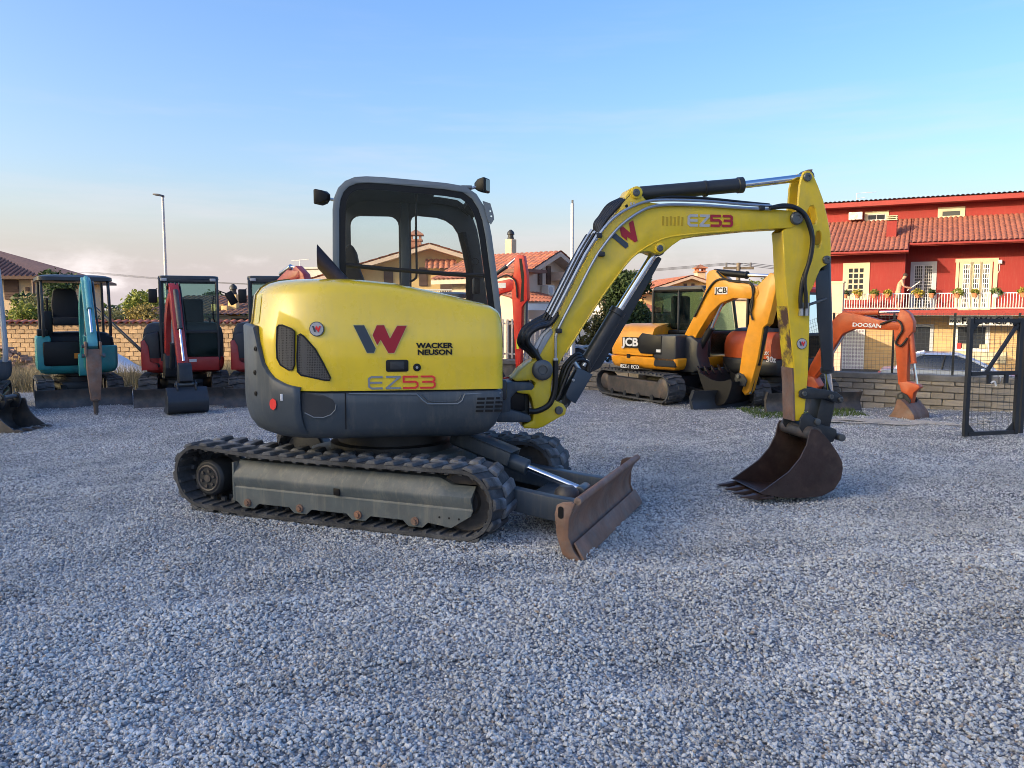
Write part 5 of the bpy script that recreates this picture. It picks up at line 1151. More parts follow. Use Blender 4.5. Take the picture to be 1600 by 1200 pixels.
# bucket linkage and bucket
MB(UM).prism(U(-0.13, (1249, 620), (1250, 611), (1258, 607), (1285, 608), (1308, 613), (1317, 620), (1318, 628), (1310, 631), (1290, 623), (1256, 623)), -0.135, -0.105).build('tipping_link', MATS['dark_metal'], ez, bevel=0.008)
MB(UM).prism(U(-0.13, (1249, 620), (1250, 611), (1258, 607), (1285, 608), (1308, 613), (1317, 620), (1318, 628), (1310, 631), (1290, 623), (1256, 623)), 0.105, 0.135).build('tipping_link', MATS['dark_metal'], ez, bevel=0.008)
MB(UM).prism(U(-0.09, (1284, 622), (1306, 625), (1302, 650), (1297, 672), (1280, 668), (1276, 655)), -0.085, 0.085).build('bucket_link', MATS['dark_metal'], ez, bevel=0.012)
for x, y in ((1256, 615), (1298, 620), (1313, 624)): pin(x, y, 0.022, -0.135, 'pin', ez, 0.02)
ear = [(1249, 668), (1250, 654), (1254, 647), (1262, 645), (1269, 650), (1276, 661), (1288, 665), (1299, 668), (1306, 671), (1307, 680), (1301, 690), (1290, 694), (1262, 690)]
bkt = None
BW = 0.29
side = U(-BW, (1268, 671), (1277, 671), (1288, 680), (1299.6, 694), (1310, 709.5), (1316, 722), (1317, 732), (1314.5, 748), (1303, 765.6), (1284, 775.5), (1257.5, 778), (1222.5, 777.5), (1191, 772.5), (1187, 770), (1194.5, 765.6), (1212, 753), (1233, 737.5), (1250.5, 716.5), (1261, 695.5), (1265, 678))
bs = MB(UM); bs.prism(side, -BW, -BW + 0.018); bs.prism(side, BW - 0.018, BW)
wrap = side[1:14]; wi = inset(side, 0.018)[1:14]
bs.prism(wrap + wi[::-1], -BW + 0.018, BW - 0.018)
bkt = bs.build('bucket', MATS['bucket_steel'], ez, bevel=0.004, seg=1)
lipz = side[12]
mb = MB(UM); mb.prism([(lipz[0] + 0.10, 0.004), (lipz[0] - 0.02, 0.012), (lipz[0] - 0.02, 0.024), (lipz[0] + 0.10, 0.032)], -BW - 0.01, BW + 0.01); mb.build('lip', MATS['bucket_steel'], bkt, bevel=0.003)
for i in range(4):
    v = -BW + 0.05 + i * (2 * BW - 0.10) / 3
    tm = MB(UM); tm.loft([[(lipz[0] + x, v - hw_, 0.020 - hz), (lipz[0] + x, v + hw_, 0.020 - hz), (lipz[0] + x, v + hw_, 0.020 + hz), (lipz[0] + x, v - hw_, 0.020 + hz)] for x, hw_, hz in ((0.06, 0.034, 0.022), (-0.03, 0.034, 0.026), (-0.08, 0.026, 0.016), (-0.17, 0.020, 0.005))])
    tm.build('tooth', MATS['bucket_steel'], bkt, bevel=0.004, seg=1)
for s_ in (-1, 1):
    MB(UM).prism(U(-0.15, *ear), s_ * 0.15 - 0.012, s_ * 0.15 + 0.012).build('hitch_plate', MATS['dark_metal'], bkt, bevel=0.006)
MB(UM).cyl((*on(FU, 0, 1250, 672)[:1], -BW + 0.02, on(FU, 0, 1250, 672)[1]), (*on(FU, 0, 1250, 672)[:1], BW - 0.02, on(FU, 0, 1250, 672)[1]), 0.06).build('cross_tube', MATS['old_steel'], bkt)
u, z = on(FU, 0, 1262, 655); MB(UM).cyl((u, -0.18, z), (u, 0.18, z), 0.028).build('pin', MATS['pin_steel'], bkt, bevel=0.004)
u, z = on(FU, 0, 1298, 679); MB(UM).cyl((u, -0.19, z), (u, 0.19, z), 0.032).build('pin', MATS['pin_steel'], bkt, bevel=0.004)
MB(UM).prism(U(0, (1243, 662), (1262, 655), (1270, 662), (1262, 680), (1246, 680)), -0.10, 0.10).build('arm_end', MATS['old_steel'], bkt, bevel=0.01)
# ================================================================ the other excavators in the yard
S0 = [(u - side[0][0], z - side[0][1]) for u, z in side]           # bucket side plate, hung from its pin
def bucket_parts(root, M, pu, pz, rot, k, hw, m, nt_=4):
    """bucket hung from (pu, pz) in the (u, z) plane of M"""
    ca, sa = math.cos(rot), math.sin(rot)
    sd_ = [(pu + k * (u * ca - z * sa), pz + k * (u * sa + z * ca)) for u, z in S0]
    mb = MB(M); t = 0.016; mb.prism(sd_, -hw, -hw + t); mb.prism(sd_, hw - t, hw)
    wi_ = inset(sd_, t); mb.prism(sd_[1:14] + wi_[1:14][::-1], -hw + t, hw - t)
    b = mb.build('bucket', m, root, bevel=0.003, seg=1)
    lip = Vector(sd_[12]); dr = Vector((-ca, -sa)); up = Vector((-sa, ca))
    for i in range(nt_):
        v = -hw + 0.04 + i * (2 * hw - 0.08) / (nt_ - 1); tm = MB(M); rings = []
        for x, a, h in ((-0.05, 0.028, 0.018), (0.03, 0.028, 0.02), (0.13 * k, 0.014, 0.005)):
            p = lip + dr * x + up * 0.015
            rings.append([(p.x - up.x * h, v - a, p.y - up.y * h), (p.x - up.x * h, v + a, p.y - up.y * h), (p.x + up.x * h, v + a, p.y + up.y * h), (p.x + up.x * h, v - a, p.y + up.y * h)])
        tm.loft(rings); tm.build('tooth', m, b)
    e = [(pu - 0.09 * k, pz - 0.02), (pu - 0.07 * k, pz + 0.07), (pu, pz + 0.10), (pu + 0.1 * k, pz + 0.06), (pu + 0.17 * k, pz - 0.02), (pu + 0.13 * k, pz - 0.12), (pu - 0.02, pz - 0.12)]
    for s_ in (-1, 1): MB(M).prism(e, s_ * hw * 0.45 - 0.012, s_ * hw * 0.45 + 0.012).build('hitch_plate', MATS['dark_metal'], b, bevel=0.005, seg=1)
    MB(M).cyl((pu, -hw * 0.55, pz + 0.04), (pu, hw * 0.55, pz + 0.04), 0.03).build('pin', MATS['pin_steel'], b)
    return b
def ram2(root, M, p0, pm, p1, rb, rr, v=0.0, m='charcoal_paint'):
    A, Bm, C_ = [Vector((p[0], v, p[1])) for p in (p0, pm, p1)]
    L = (Bm - A).length
    o = MB(M).lathe(A, Bm - A, [(rb * 0.7, -0.02), (rb, 0.0), (rb, L - 0.03), (rb * 1.15, L - 0.028), (rb * 1.15, L)], 14).build('cylinder', MATS[m], root)
    MB(M).cyl(Bm, C_, rr, n=10).build('rod', MATS['chrome'], o); return o
def tracks(root, a, r, gv, tw, bw, bu, m_blade, rusty=False):
    P = track_path(a, r); me = None
    for s_ in (-1, 1):
        v = s_ * (gv - tw / 2); mb = belt_mb(Matrix(), P, v, tw, ribs=0)
        nl = int((4 * a + 2 * math.pi * r) / 0.115)
        for k, (u, z, an) in enumerate(path_at(P, nl)):
            X = Matrix.Translation((u, v, z + 0.03)) @ Matrix.Rotation(-an, 4, 'Y')
            for q in (-1, 1):
                mb.box((0.012 * q, q * tw * 0.25, -0.010), (0.055, tw * 0.42, 0.022), X @ Matrix.Rotation(0.18 * q, 4, 'Z'))
        t = mb.build('track', MATS['rubber'], root)
        fr_ = MB(); fr_.prism([(-a + 0.12, 0.10), (a - 0.02, 0.10), (a + 0.02, 0.20), (a - 0.05, 2 * r - 0.09), (-a + 0.12, 2 * r - 0.09)], v - s_ * 0.02, v + s_ * (tw / 2 - 0.02)); fr_.build('side_beam', MATS['old_steel'], t, bevel=0.012, seg=1)
        for uc, rad in ((-a, r * 0.62), (a, r * 0.78)):
            MB().lathe((uc, v - s_ * tw * 0.2, r + 0.04), (0, s_, 0), [(rad, 0), (rad, tw * 0.55), (rad * 0.7, tw * 0.64), (rad * 0.3, tw * 0.64)], 18).build('wheel', MATS['old_steel'], t)
        for k in range(4):
            uc = -a + 0.3 + k * (2 * a - 0.55) / 3; MB().cyl((uc, v - 0.05, 0.10), (uc, v + s_ * (tw / 2 - 0.005), 0.10), 0.05, n=12).build('track_roller', MATS['dark_metal'], t)
    MB().plate([(a * 0.6, -gv * 0.4), (0, -gv + tw), (-a * 0.6, -gv * 0.4), (-a * 0.6, gv * 0.4), (0, gv - tw), (a * 0.6, gv * 0.4)], r * 0.7, 2 * r - 0.02).build('undercarriage_frame', MATS['dark_metal'], root, bevel=0.02, seg=1)
    MB().lathe((0, 0, 2 * r - 0.04), (0, 0, 1), [(0.36, 0), (0.36, 0.10), (0.30, 0.11), (0.30, 0.2)], 24).build('slew_ring', MATS['dark_metal'], root)
    pr = [(bu - 0.06 * math.sin(math.pi * i / 6), 0.01 + 0.30 * i / 6) for i in range(7)]
    b = MB(); b.prism(pr + [(u - 0.022, z) for u, z in reversed(pr)], -bw, bw); bo_ = b.build('dozer_blade', m_blade, root)
    for s_ in (-1, 1):
        MB().prism([(bu, 0.0), (bu - 0.07, 0.15), (bu, 0.32), (bu - 0.06, 0.33), (bu - 0.13, 0.2), (bu - 0.08, 0.0)], s_ * bw, s_ * (bw + 0.015)).build('end_plate', m_blade, bo_)
        MB().loft([[(u, s_ * 0.25 - 0.04, z), (u, s_ * 0.25 + 0.04, z), (u, s_ * 0.25 + 0.04, z + 0.11), (u, s_ * 0.25 - 0.04, z + 0.11)] for u, z in ((a * 0.3, 0.22), (bu - 0.06, 0.08))]).build('blade_arm', MATS['dark_metal'], bo_)
def closed_cab(root, M, u0, u1, v0, v1, z0, z1, m_frame, gl='tinted_glass', rake=0.10, seat_=True, m_low=None):
    """glazed cab: posts, roof, lower panels, panes, seat"""
    t = 0.045; zc = z0 + (z1 - z0) * 0.34
    f = MB(M)
    uf = lambda z: u1 - rake * max(0, (z - zc) / (z1 - zc)) - (0.0 if z > zc else 0.0)
    for v in (v0 + t / 2, v1 - t / 2):
        f.tube([(u1 - 0.02, v, z0), (uf(zc), v, zc), (uf(z1 - 0.10), v, z1 - 0.10), (uf(z1) - 0.05, v, z1 - 0.03)], 0, rect=(t / 2, t / 2))
        f.tube([(u0, v, z0), (u0, v, z1 - 0.10), (u0 + 0.05, v, z1 - 0.03)], 0, rect=(t / 2, t / 2))
        f.tube([((u0 + u1) / 2 - 0.05, v, z0), ((u0 + u1) / 2 - 0.05, v, z1 - 0.05)], 0, rect=(t / 2, t / 2.5))
        f.box(((u0 + u1) / 2, v, zc), (u1 - u0 - 0.06, t * 0.8, 0.06))
    for z in (zc, z1 - 0.09): f.box((uf(z) - 0.01, (v0 + v1) / 2, z), (0.04, v1 - v0 - 0.05, 0.05)); f.box((u0, (v0 + v1) / 2, z), (0.04, v1 - v0 - 0.05, 0.05))
    c = f.build('cab', m_frame, root, bevel=0.008, seg=1)
    rf = MB(M); rf.loft([[(x, y, z) for x, y in rrect(u0 - e, v0 - e, uf(z1) + e, v1 + e, 0.08)] for e, z in ((-0.01, z1 - 0.09), (0.012, z1 - 0.06), (0.0, z1 - 0.01), (-0.05, z1))]); rf.build('roof', m_frame, c)
    gm_ = MATS[gl]; e = 0.02
    MB(M).loft([[(uf(zc + 0.03), v0 + t, zc + 0.03), (uf(zc + 0.03), v1 - t, zc + 0.03)], [(uf(z1 - 0.11), v0 + t, z1 - 0.11), (uf(z1 - 0.11), v1 - t, z1 - 0.11)]], closed=False, cap0=False, cap1=False).build('windscreen', gm_, c)
    MB(M).box((u1 - 0.025, (v0 + v1) / 2, (z0 + zc) / 2), (0.008, v1 - v0 - 2 * t, zc - z0 - 0.06)).build('lower_pane', gm_ if m_low is None else m_low, c)
    MB(M).box((u0, (v0 + v1) / 2, (z1 + zc) / 2), (0.006, v1 - v0 - 2 * t, z1 - zc - 0.2)).build('rear_glass', gm_, c)
    um = (u0 + u1) / 2 - 0.05
    for v in (v0 + t / 2, v1 - t / 2):
        MB(M).box(((u0 + um) / 2, v, (z1 + zc) / 2), (um - u0 - t, 0.006, z1 - zc - 0.16)).build('side_glass', gm_, c)
        MB(M).prism([(um + t / 2, zc + 0.03), (u1 - t, zc + 0.03), (uf(z1) - t, z1 - 0.10), (um + t / 2, z1 - 0.10)], v - 0.003, v + 0.003).build('side_glass', gm_, c)
        MB(M).box(((u0 + u1) / 2, v, (z0 + zc) / 2), (u1 - u0 - t, 0.012, zc - z0 - 0.06)).build('lower_panel', m_frame if m_low is None else m_low, c)
    if seat_:
        s_ = MB(M); s_.box(((u0 + um) / 2 + 0.02, (v0 + v1) / 2, z0 + 0.78), (0.14, 0.46, 0.62), Matrix()); so_ = s_.build('seat', MATS['seat_fabric'], c, bevel=0.05)
        MB(M).box((um + 0.02, (v0 + v1) / 2, z0 + 0.45), (0.42, 0.46, 0.14)).build('seat_cushion', MATS['seat_fabric'], so_, bevel=0.04)
        for v in (v0 + 0.16, v1 - 0.16): MB(M).tube([(um + 0.2, v, z0 + 0.3), (um + 0.26, v, z0 + 0.75)], [0.014, 0.022], 7).build('control_lever', MATS['black_plastic'], so_)
    for v in (v0 + 0.09, v1 - 0.09): MB(M).box((uf(z1) + 0.02, v, z1 - 0.075), (0.03, 0.10, 0.05)).build('head_lamp', MATS['decal_silver'], c, bevel=0.006)
    return c
def canopy(root, M, u0, u1, v0, v1, zd, z1, m_roof, m_post, seat_v=0.0, lean=0.06, roof=True, post_r=0.026):
    o = root
    for v in (v0 + 0.05, v1 - 0.05):
        MB(M).tube(spline([(u1 - 0.06, v, zd), (u1 - 0.02, v, zd + 0.25), (u1 - lean - 0.06, v, z1 - 0.12), (u1 - lean - 0.14, v, z1 - 0.04)], 4), post_r, 8).build('canopy_post', m_post, root)
        MB(M).tube([(u0 + 0.04, v, zd), (u0 + 0.04, v, z1 - 0.05)], post_r, 8).build('canopy_post', m_post, root)
    if roof:
        rf = MB(M); rf.loft([[(x, y, z) for x, y in rrect(u0 - e, v0 - e, u1 + e, v1 + e, 0.14)] for e, z in ((0.0, z1 - 0.10), (0.02, z1 - 0.09), (0.015, z1 - 0.03), (-0.07, z1), (-0.16, z1 + 0.012))]); rf.build('canopy_roof', m_roof, o)
    um = (u0 + u1) / 2
    s_ = MB(M); s_.loft([[(um - 0.22 + x, seat_v - h, zd + z), (um - 0.22 + x, seat_v + h, zd + z), (um - 0.10 + x, seat_v + h, zd + z), (um - 0.10 + x, seat_v - h, zd + z)] for x, h, z in ((0.0, 0.20, 0.30), (-0.05, 0.22, 0.55), (-0.09, 0.18, 0.80), (-0.10, 0.12, 0.84))])
    so_ = s_.build('seat', MATS['seat_fabric'], root, bevel=0.03)
    MB(M).box((um, seat_v, zd + 0.26), (0.46, 0.46, 0.14)).build('seat_cushion', MATS['seat_fabric'], so_, bevel=0.04)
    for v in (seat_v - 0.3, seat_v + 0.3):
        MB(M).box((um + 0.02, v, zd + 0.22), (0.36, 0.14, 0.44)).build('console', MATS['black_plastic'], so_, bevel=0.03)
        MB(M).tube([(um + 0.14, v, zd + 0.42), (um + 0.18, v, zd + 0.66)], [0.013, 0.022], 7).build('control_lever', MATS['black_plastic'], so_)
    return o
def upper(root, M, uf, us, hw, ur, z0, zm, zt, m_low, m_hood, ex=2.6, hood_from=None, split=None):
    rgx = lambda d: ring(d, uf, us, hw, ur, None, 0.07, ex, 22)
    lo_ = MB(M); lo_.loft([[(u, v, z) for u, v in rgx(d)] for d, z in ((0.14, z0), (0.05, z0 + 0.03), (0.01, z0 + 0.10), (0.0, z0 + 0.18), (0.0, zm - 0.012), (0.012, zm))])
    a = lo_.build('body', m_low, root, sharp=45)
    if zt:
        cutu = hood_from if hood_from is not None else 9
        h = MB(M)
        for dd, zz in ((0, 0),):
            rows = []
            for d, z in ((0.004, zm + 0.004), (0.0, zm + 0.05), (0.0, zt - 0.22), (0.02, zt - 0.12), (0.06, zt - 0.05), (0.13, zt - 0.01), (0.22, zt)):
                rows.append([(min(u, cutu), v, z) for u, v in rgx(d)])
            h.loft(rows)
        return a, h.build('hood', m_hood, root, sharp=45)
    return a, None
def mirror(root, M, p, q, ang=0.4):
    o = MB(M).tube([p, q], 0.010, 6).build('mirror_arm', MATS['black_plastic'], root)
    MB(M @ Matrix.Translation(q) @ Matrix.Rotation(ang, 4, 'X')).box((0, 0, -0.07), (0.05, 0.14, 0.24)).build('mirror', MATS['black_plastic'], o, bevel=0.02)

# ---- teal machine with a hydraulic breaker
def Lroot(name, label, x, y, ty): return thing(name, label, 'excavator', frame(x, y, ty), 'excavators parked in the yard')
tl = Lroot('teal_excavator', 'teal canopy excavator with a rusty hydraulic breaker on its arm', -7.80, 14.30, R(-57)); I4 = Matrix()
tracks(tl, 0.62, 0.19, 0.66, 0.26, 0.70, 1.36, MATS['old_steel'])
upper(tl, I4, 0.52, -0.15, 0.62, -0.70, 0.50, 0.98, None, MATS['teal_paint'], None)
bx = MB(); bx.box((0.36, -0.10, 0.86), (0.40, 0.86, 0.42)); bx.build('front_panel', MATS['black_plastic'], tl, bevel=0.04)
MB().box((0.565, 0.02, 0.82), (0.01, 0.18, 0.09)).build('caution_sticker', MATS['orange_tag'], tl)
MB().loft([[(u, v, z) for u, v in ring(d, 0.30, -0.15, 0.60, -0.68, None, 0.07)] for d, z in ((0.0, 0.97), (0.02, 1.12), (0.10, 1.20), (0.2, 1.22))]).build('rear_hood', MATS['black_plastic'], tl)
mb = MB(); mb.prism([(0.54, 0.58), (0.50, 1.16), (0.12, 1.18), (0.12, 0.58)], -0.635, -0.40); mb.build('side_cover', MATS['teal_paint'], tl, bevel=0.05)
mb = MB()
for k in range(3): mb.box((0.30, -0.638, 0.72 + 0.09 * k), (0.22, 0.006, 0.022))
mb.build('louvre', MATS['teal_pale'], tl)
MB().box((0.33, -0.52, 1.22), (0.22, 0.16, 0.12)).build('control_box', MATS['black_plastic'], tl, bevel=0.02)
canopy(tl, I4, -0.55, 0.60, -0.56, 0.56, 1.15, 2.20, MATS['charcoal_paint'], MATS['charcoal_paint'], seat_v=-0.12)
BM = Matrix.Translation((0.62, 0.10, 0)) @ Matrix.Rotation(R(-2), 4, 'Z')
MB(BM).prism([(-0.15, 0.48), (0.12, 0.48), (0.16, 0.62), (0.10, 0.86), (-0.05, 0.86), (-0.15, 0.72)], -0.12, 0.12).build('swing_post', MATS['teal_paint'], tl, bevel=0.02)
MB(BM).prism(limb([(0.02, 0.74), (0.06, 1.15), (0.24, 1.55), (0.60, 1.86), (1.00, 1.98)], [0.09, 0.11, 0.13, 0.10, 0.06]), -0.085, 0.085).build('boom', MATS['teal_paint'], tl, bevel=0.012)
MB(BM).prism(limb([(0.86, 2.10), (1.04, 2.00), (1.40, 1.62), (1.98, 1.02)], [0.04, 0.10, 0.085, 0.06]), -0.07, 0.07).build('arm', MATS['teal_pale'], tl, bevel=0.01)
ram2(tl, BM, (0.14, 0.62), (0.36, 1.18), (0.48, 1.62), 0.045, 0.026, 0.0, 'teal_paint'); ram2(tl, BM, (0.36, 1.84), (0.66, 2.05), (0.87, 2.10), 0.042, 0.025, 0.0, 'teal_paint'); ram2(tl, BM, (1.10, 2.12), (1.60, 1.62), (1.92, 1.26), 0.038, 0.022, 0.0, 'teal_pale')
for k in range(4): MB(BM).tube(spline([(0.1, 0.09 - 0.02 * k, 0.8), (-0.02, 0.12, 1.15), (0.15, 0.115, 1.62 + 0.02 * k), (0.6, 0.11, 1.95), (1.0, 0.1, 2.05 - 0.03 * k), (1.45, 0.09, 1.66), (1.85, 0.1, 1.12 + 0.02 * k), (1.98, 0.08, 0.85)], 5), 0.014, 6).build('hose', MATS['black_hose'], tl)
brk = MB(BM); brk.loft([[(2.03 + sx * a, sy * b, z) for sx, sy in ((-1, -1), (1, -1), (1, 1), (-1, 1))] for a, b, z in ((0.07, 0.095, 1.02), (0.10, 0.10, 0.86), (0.095, 0.098, 0.66), (0.085, 0.085, 0.46), (0.066, 0.066, 0.26), (0.06, 0.06, 0.24))])
bro = brk.build('breaker', MATS['rust'], tl, bevel=0.012)
MB(BM).lathe((2.03, 0, 0.26), (0, 0, -1), [(0.07, 0), (0.065, 0.03), (0.036, 0.05), (0.034, 0.20), (0.012, 0.28)], 14).build('chisel', MATS['old_steel'], bro)
mb = MB(BM); mb.box((2.0, -0.10, 1.02), (0.26, 0.03, 0.22)).box((2.0, 0.10, 1.02), (0.26, 0.03, 0.22)); mb.build('breaker_bracket', MATS['rust'], bro, bevel=0.01)
for k, (zz, vv) in enumerate(((1.06, -0.13), (0.92, -0.135), (0.92, 0.135))): MB(BM).cyl((2.0 + 0.05 * k, vv - 0.02, zz), (2.0 + 0.05 * k, vv + 0.02, zz), 0.03, n=10).build('bolt', MATS['pin_steel'], bro)

# ---- red cab machines
def red_machine(root, boom_on=True):
    tracks(root, 0.66, 0.20, 0.74, 0.30, 0.76, 1.46, MATS['old_steel'])
    upper(root, I4, 0.56, -0.15, 0.66, -0.74, 0.50, 0.78, None, MATS['red_paint'], None)
    h = MB(); h.loft([[(min(u, 0.50), v, z) for u, v in ring(d, 0.54, -0.15, 0.66, -0.74, None, 0.07)] for d, z in ((0.004, 0.785), (0.0, 0.85), (0.0, 1.16), (0.025, 1.28), (0.08, 1.36), (0.16, 1.39))]); h.build('hood', MATS['charcoal_paint'], root, sharp=45)
    sp = MB(); sp.loft([[(0.56, v, z) for v, z in ((-0.672, 0.60), (-0.675, 1.08), (-0.60, 1.20), (-0.40, 1.24), (-0.38, 0.60))], [(0.0, v, z) for v, z in ((-0.676, 0.60), (-0.679, 1.12), (-0.62, 1.24), (-0.40, 1.28), (-0.38, 0.60))]]); sp.build('side_cover', MATS['charcoal_paint'], root, bevel=0.03)
    mb = MB(); mb.box((0.28, -0.685, 0.82), (0.60, 0.02, 0.50)); mb.build('side_trim', MATS['red_paint'], root, bevel=0.01)
    MB().prism([(-0.70, 0.56), (-0.45, 0.56), (-0.47, 0.66), (-0.56, 0.70), (-0.585, 0.98), (-0.64, 1.08), (-0.69, 1.06)], 0.0, 0.02)
    fp_ = MB(Matrix.Translation((0.562, 0, 0)) @ Matrix.Rotation(math.pi / 2, 4, 'Z')); fp_.prism([(-0.69, 0.56), (-0.42, 0.56), (-0.44, 0.66), (-0.55, 0.71), (-0.575, 0.98), (-0.63, 1.09), (-0.69, 1.07)], -0.016, 0.02); fp_.build('front_trim', MATS['red_paint'], root, bevel=0.006)
    c = closed_cab(root, I4, -0.38, 0.62, -0.38, 0.60, 0.72, 2.21, MATS['charcoal_paint'])
    mirror(c, I4, (0.50, -0.40, 1.98), (0.55, -0.47, 1.92), 0.0); mirror(c, I4, (0.50, 0.60, 1.95), (0.58, 0.78, 1.88), 0.5)
    MB().tube(spline([(0.62, 0.52, 1.4), (0.66, 0.50, 1.5), (0.66, 0.50, 1.75), (0.62, 0.52, 1.85)], 4), 0.012, 6).build('grab_handle', MATS['black_plastic'], c)
    MB().box((0.60, 0.25, 0.66), (0.06, 0.66, 0.24)).build('front_step', MATS['red_paint'], root, bevel=0.02)
    MB().box((0.632, 0.14, 0.72), (0.006, 0.12, 0.05)).build('number_plate', MATS['decal_white'], root)
rd = Lroot('red_excavator', 'red cab excavator with its bucket flat on the gravel, right of the teal one', -5.98, 14.62, R(-69)); red_machine(rd)
BM = Matrix.Translation((0.74, -0.22, 0)) @ Matrix.Rotation(R(10), 4, 'Z')
MB(BM).prism([(-0.20, 0.46), (0.10, 0.46), (0.16, 0.62), (0.10, 0.86), (-0.05, 0.86), (-0.18, 0.70)], -0.11, 0.11).build('swing_post', MATS['dark_metal'], rd, bevel=0.02)
MB(BM).prism(limb([(0.02, 0.76), (0.02, 1.05), (0.14, 1.40), (0.38, 1.70), (0.66, 1.84)], [0.085, 0.10, 0.12, 0.10, 0.06]), -0.085, 0.085).build('boom', MATS['red_paint'], rd, bevel=0.012)
MB(BM).prism(limb([(0.58, 2.02), (0.72, 1.84), (0.96, 1.35), (1.42, 0.52)], [0.05, 0.11, 0.085, 0.06]), -0.075, 0.075).build('arm', MATS['red_paint'], rd, bevel=0.01)
ram2(rd, BM, (0.16, 0.62), (0.34, 1.05), (0.40, 1.45), 0.045, 0.025); ram2(rd, BM, (0.12, 1.66), (0.40, 1.92), (0.58, 2.0), 0.042, 0.024, m='red_paint'); ram2(rd, BM, (0.84, 1.92), (1.16, 1.30), (1.40, 0.80), 0.04, 0.022, m='old_steel')
for k in range(4): MB(BM).tube(spline([(0.05, 0.10, 0.7), (-0.05, 0.115, 1.05), (0.08, 0.12, 1.55 + 0.03 * k), (0.4, 0.115, 1.9), (0.65, 0.10, 1.98 - 0.04 * k), (0.9, 0.10, 1.5), (1.1, 0.09, 1.1)], 5), 0.014, 6).build('hose', MATS['black_hose'], rd)
mb = MB(BM)
for k in range(4): mb.tube([(0.56 + 0.05 * math.cos(t * math.pi / 5) + 0.02 * k, -0.09 + 0.06 * k, 2.0 + 0.05 * math.sin(t * math.pi / 5)) for t in range(10)], 0.014, 6, closed=True)
mb.build('hose_coil', MATS['black_hose'], rd)
MB(BM).prism([(1.30, 0.60), (1.44, 0.78), (1.52, 0.74), (1.60, 0.50), (1.50, 0.46), (1.36, 0.46)], -0.10, 0.10).build('bucket_link', MATS['dark_metal'], rd, bevel=0.01)
bucket_parts(rd, BM, 1.52, 0.40, R(4), 0.70, 0.30, MATS['charcoal_paint'], 5)
rd2 = Lroot('red_excavator', 'red excavator with closed cab half hidden behind the tail of the yellow one', -4.42, 14.75, R(-74)); red_machine(rd2)
BM = Matrix.Translation((0.74, 0.05, 0)) @ Matrix.Rotation(R(38), 4, 'Z')
MB(BM).prism([(-0.20, 0.46), (0.10, 0.46), (0.16, 0.62), (0.10, 0.86), (-0.05, 0.86), (-0.18, 0.70)], -0.11, 0.11).build('swing_post', MATS['dark_metal'], rd2, bevel=0.02)
MB(BM).prism(limb([(0.02, 0.76), (0.06, 1.15), (0.16, 1.62), (0.30, 2.02), (0.52, 2.18), (0.80, 2.20)], [0.085, 0.12, 0.16, 0.15, 0.11, 0.06]), -0.085, 0.085).build('boom', MATS['red_paint'], rd2, bevel=0.012)
MB(BM).prism(limb([(0.66, 2.32), (0.80, 2.16), (1.0, 1.6), (1.35, 0.55)], [0.05, 0.11, 0.085, 0.06]), -0.075, 0.075).build('arm', MATS['red_paint'], rd2, bevel=0.01)
ram2(rd2, BM, (0.16, 0.62), (0.30, 1.05), (0.40, 1.6), 0.045, 0.025); ram2(rd2, BM, (0.22, 2.22), (0.50, 2.34), (0.66, 2.32), 0.042, 0.024, m='steel_tube')
bucket_parts(rd2, BM, 1.45, 0.46, R(4), 0.80, 0.37, MATS['charcoal_paint'], 5)

# ---- grey roll-bar machine at the edge of the yard
gy = Lroot('grey_excavator', 'open excavator with pale grey roll bar at the left edge, beside the teal one', -8.62, 12.30, R(-62))
tracks(gy, 0.66, 0.20, 0.70, 0.30, 0.72, 1.40, MATS['old_steel'])
GM = Matrix.Rotation(R(22), 4, 'Z')
upper(gy, GM, 0.60, -0.15, 0.64, -0.74, 0.50, 0.82, None, MATS['slate_paint'], None)
MB(GM).loft([[(u, v, z) for u, v in ring(d, 0.20, -0.15, 0.62, -0.72, None, 0.07)] for d, z in ((0.0, 0.83), (0.0, 1.00), (0.06, 1.12), (0.15, 1.16))]).build('rear_hood', MATS['boom_yellow'], gy)
canopy(gy, GM, -0.5, 0.66, -0.58, 0.58, 0.82, 2.28, MATS['pale_grey_paint'], MATS['pale_grey_paint'], roof=False, lean=0.08, post_r=0.04)
mb = MB(GM)
for u in (-0.46, 0.46): mb.tube(spline([(u, -0.53, 2.1), (u, -0.50, 2.22), (u, -0.40, 2.28), (u, 0.40, 2.28), (u, 0.50, 2.22), (u, 0.53, 2.1)], 4), 0.04, 8)
for v in (-0.53, 0.53): mb.tube([(0.55, v, 1.45), (0.0, v, 1.5), (-0.46, v, 1.45)], 0.025, 8)
mb.build('roll_bar', MATS['pale_grey_paint'], gy)
BM = GM @ Matrix.Translation((0.62, -0.25, 0)) @ Matrix.Rotation(R(-88), 4, 'Z')
MB(BM).prism([(-0.20, 0.46), (0.10, 0.46), (0.16, 0.62), (0.10, 0.86), (-0.05, 0.86), (-0.18, 0.70)], -0.11, 0.11).build('swing_post', MATS['dark_metal'], gy, bevel=0.02)
MB(BM).prism(limb([(0.02, 0.76), (0.06, 1.1), (0.22, 1.45), (0.62, 1.58), (1.2, 1.45)], [0.085, 0.11, 0.12, 0.10, 0.06]), -0.08, 0.08).build('boom', MATS['boom_yellow'], gy, bevel=0.012)
MB(BM).prism(limb([(1.12, 1.62), (1.22, 1.45), (1.42, 1.0), (1.62, 0.52)], [0.04, 0.09, 0.075, 0.055]), -0.07, 0.07).build('arm', MATS['boom_yellow'], gy, bevel=0.01)
ram2(gy, BM, (0.16, 0.62), (0.35, 0.95), (0.55, 1.4), 0.042, 0.024)
lb = thing('loose_bucket', 'dark steel digger bucket lying loose on the gravel at the left edge', 'bucket', frame(-6.86, 10.85, R(-8)))
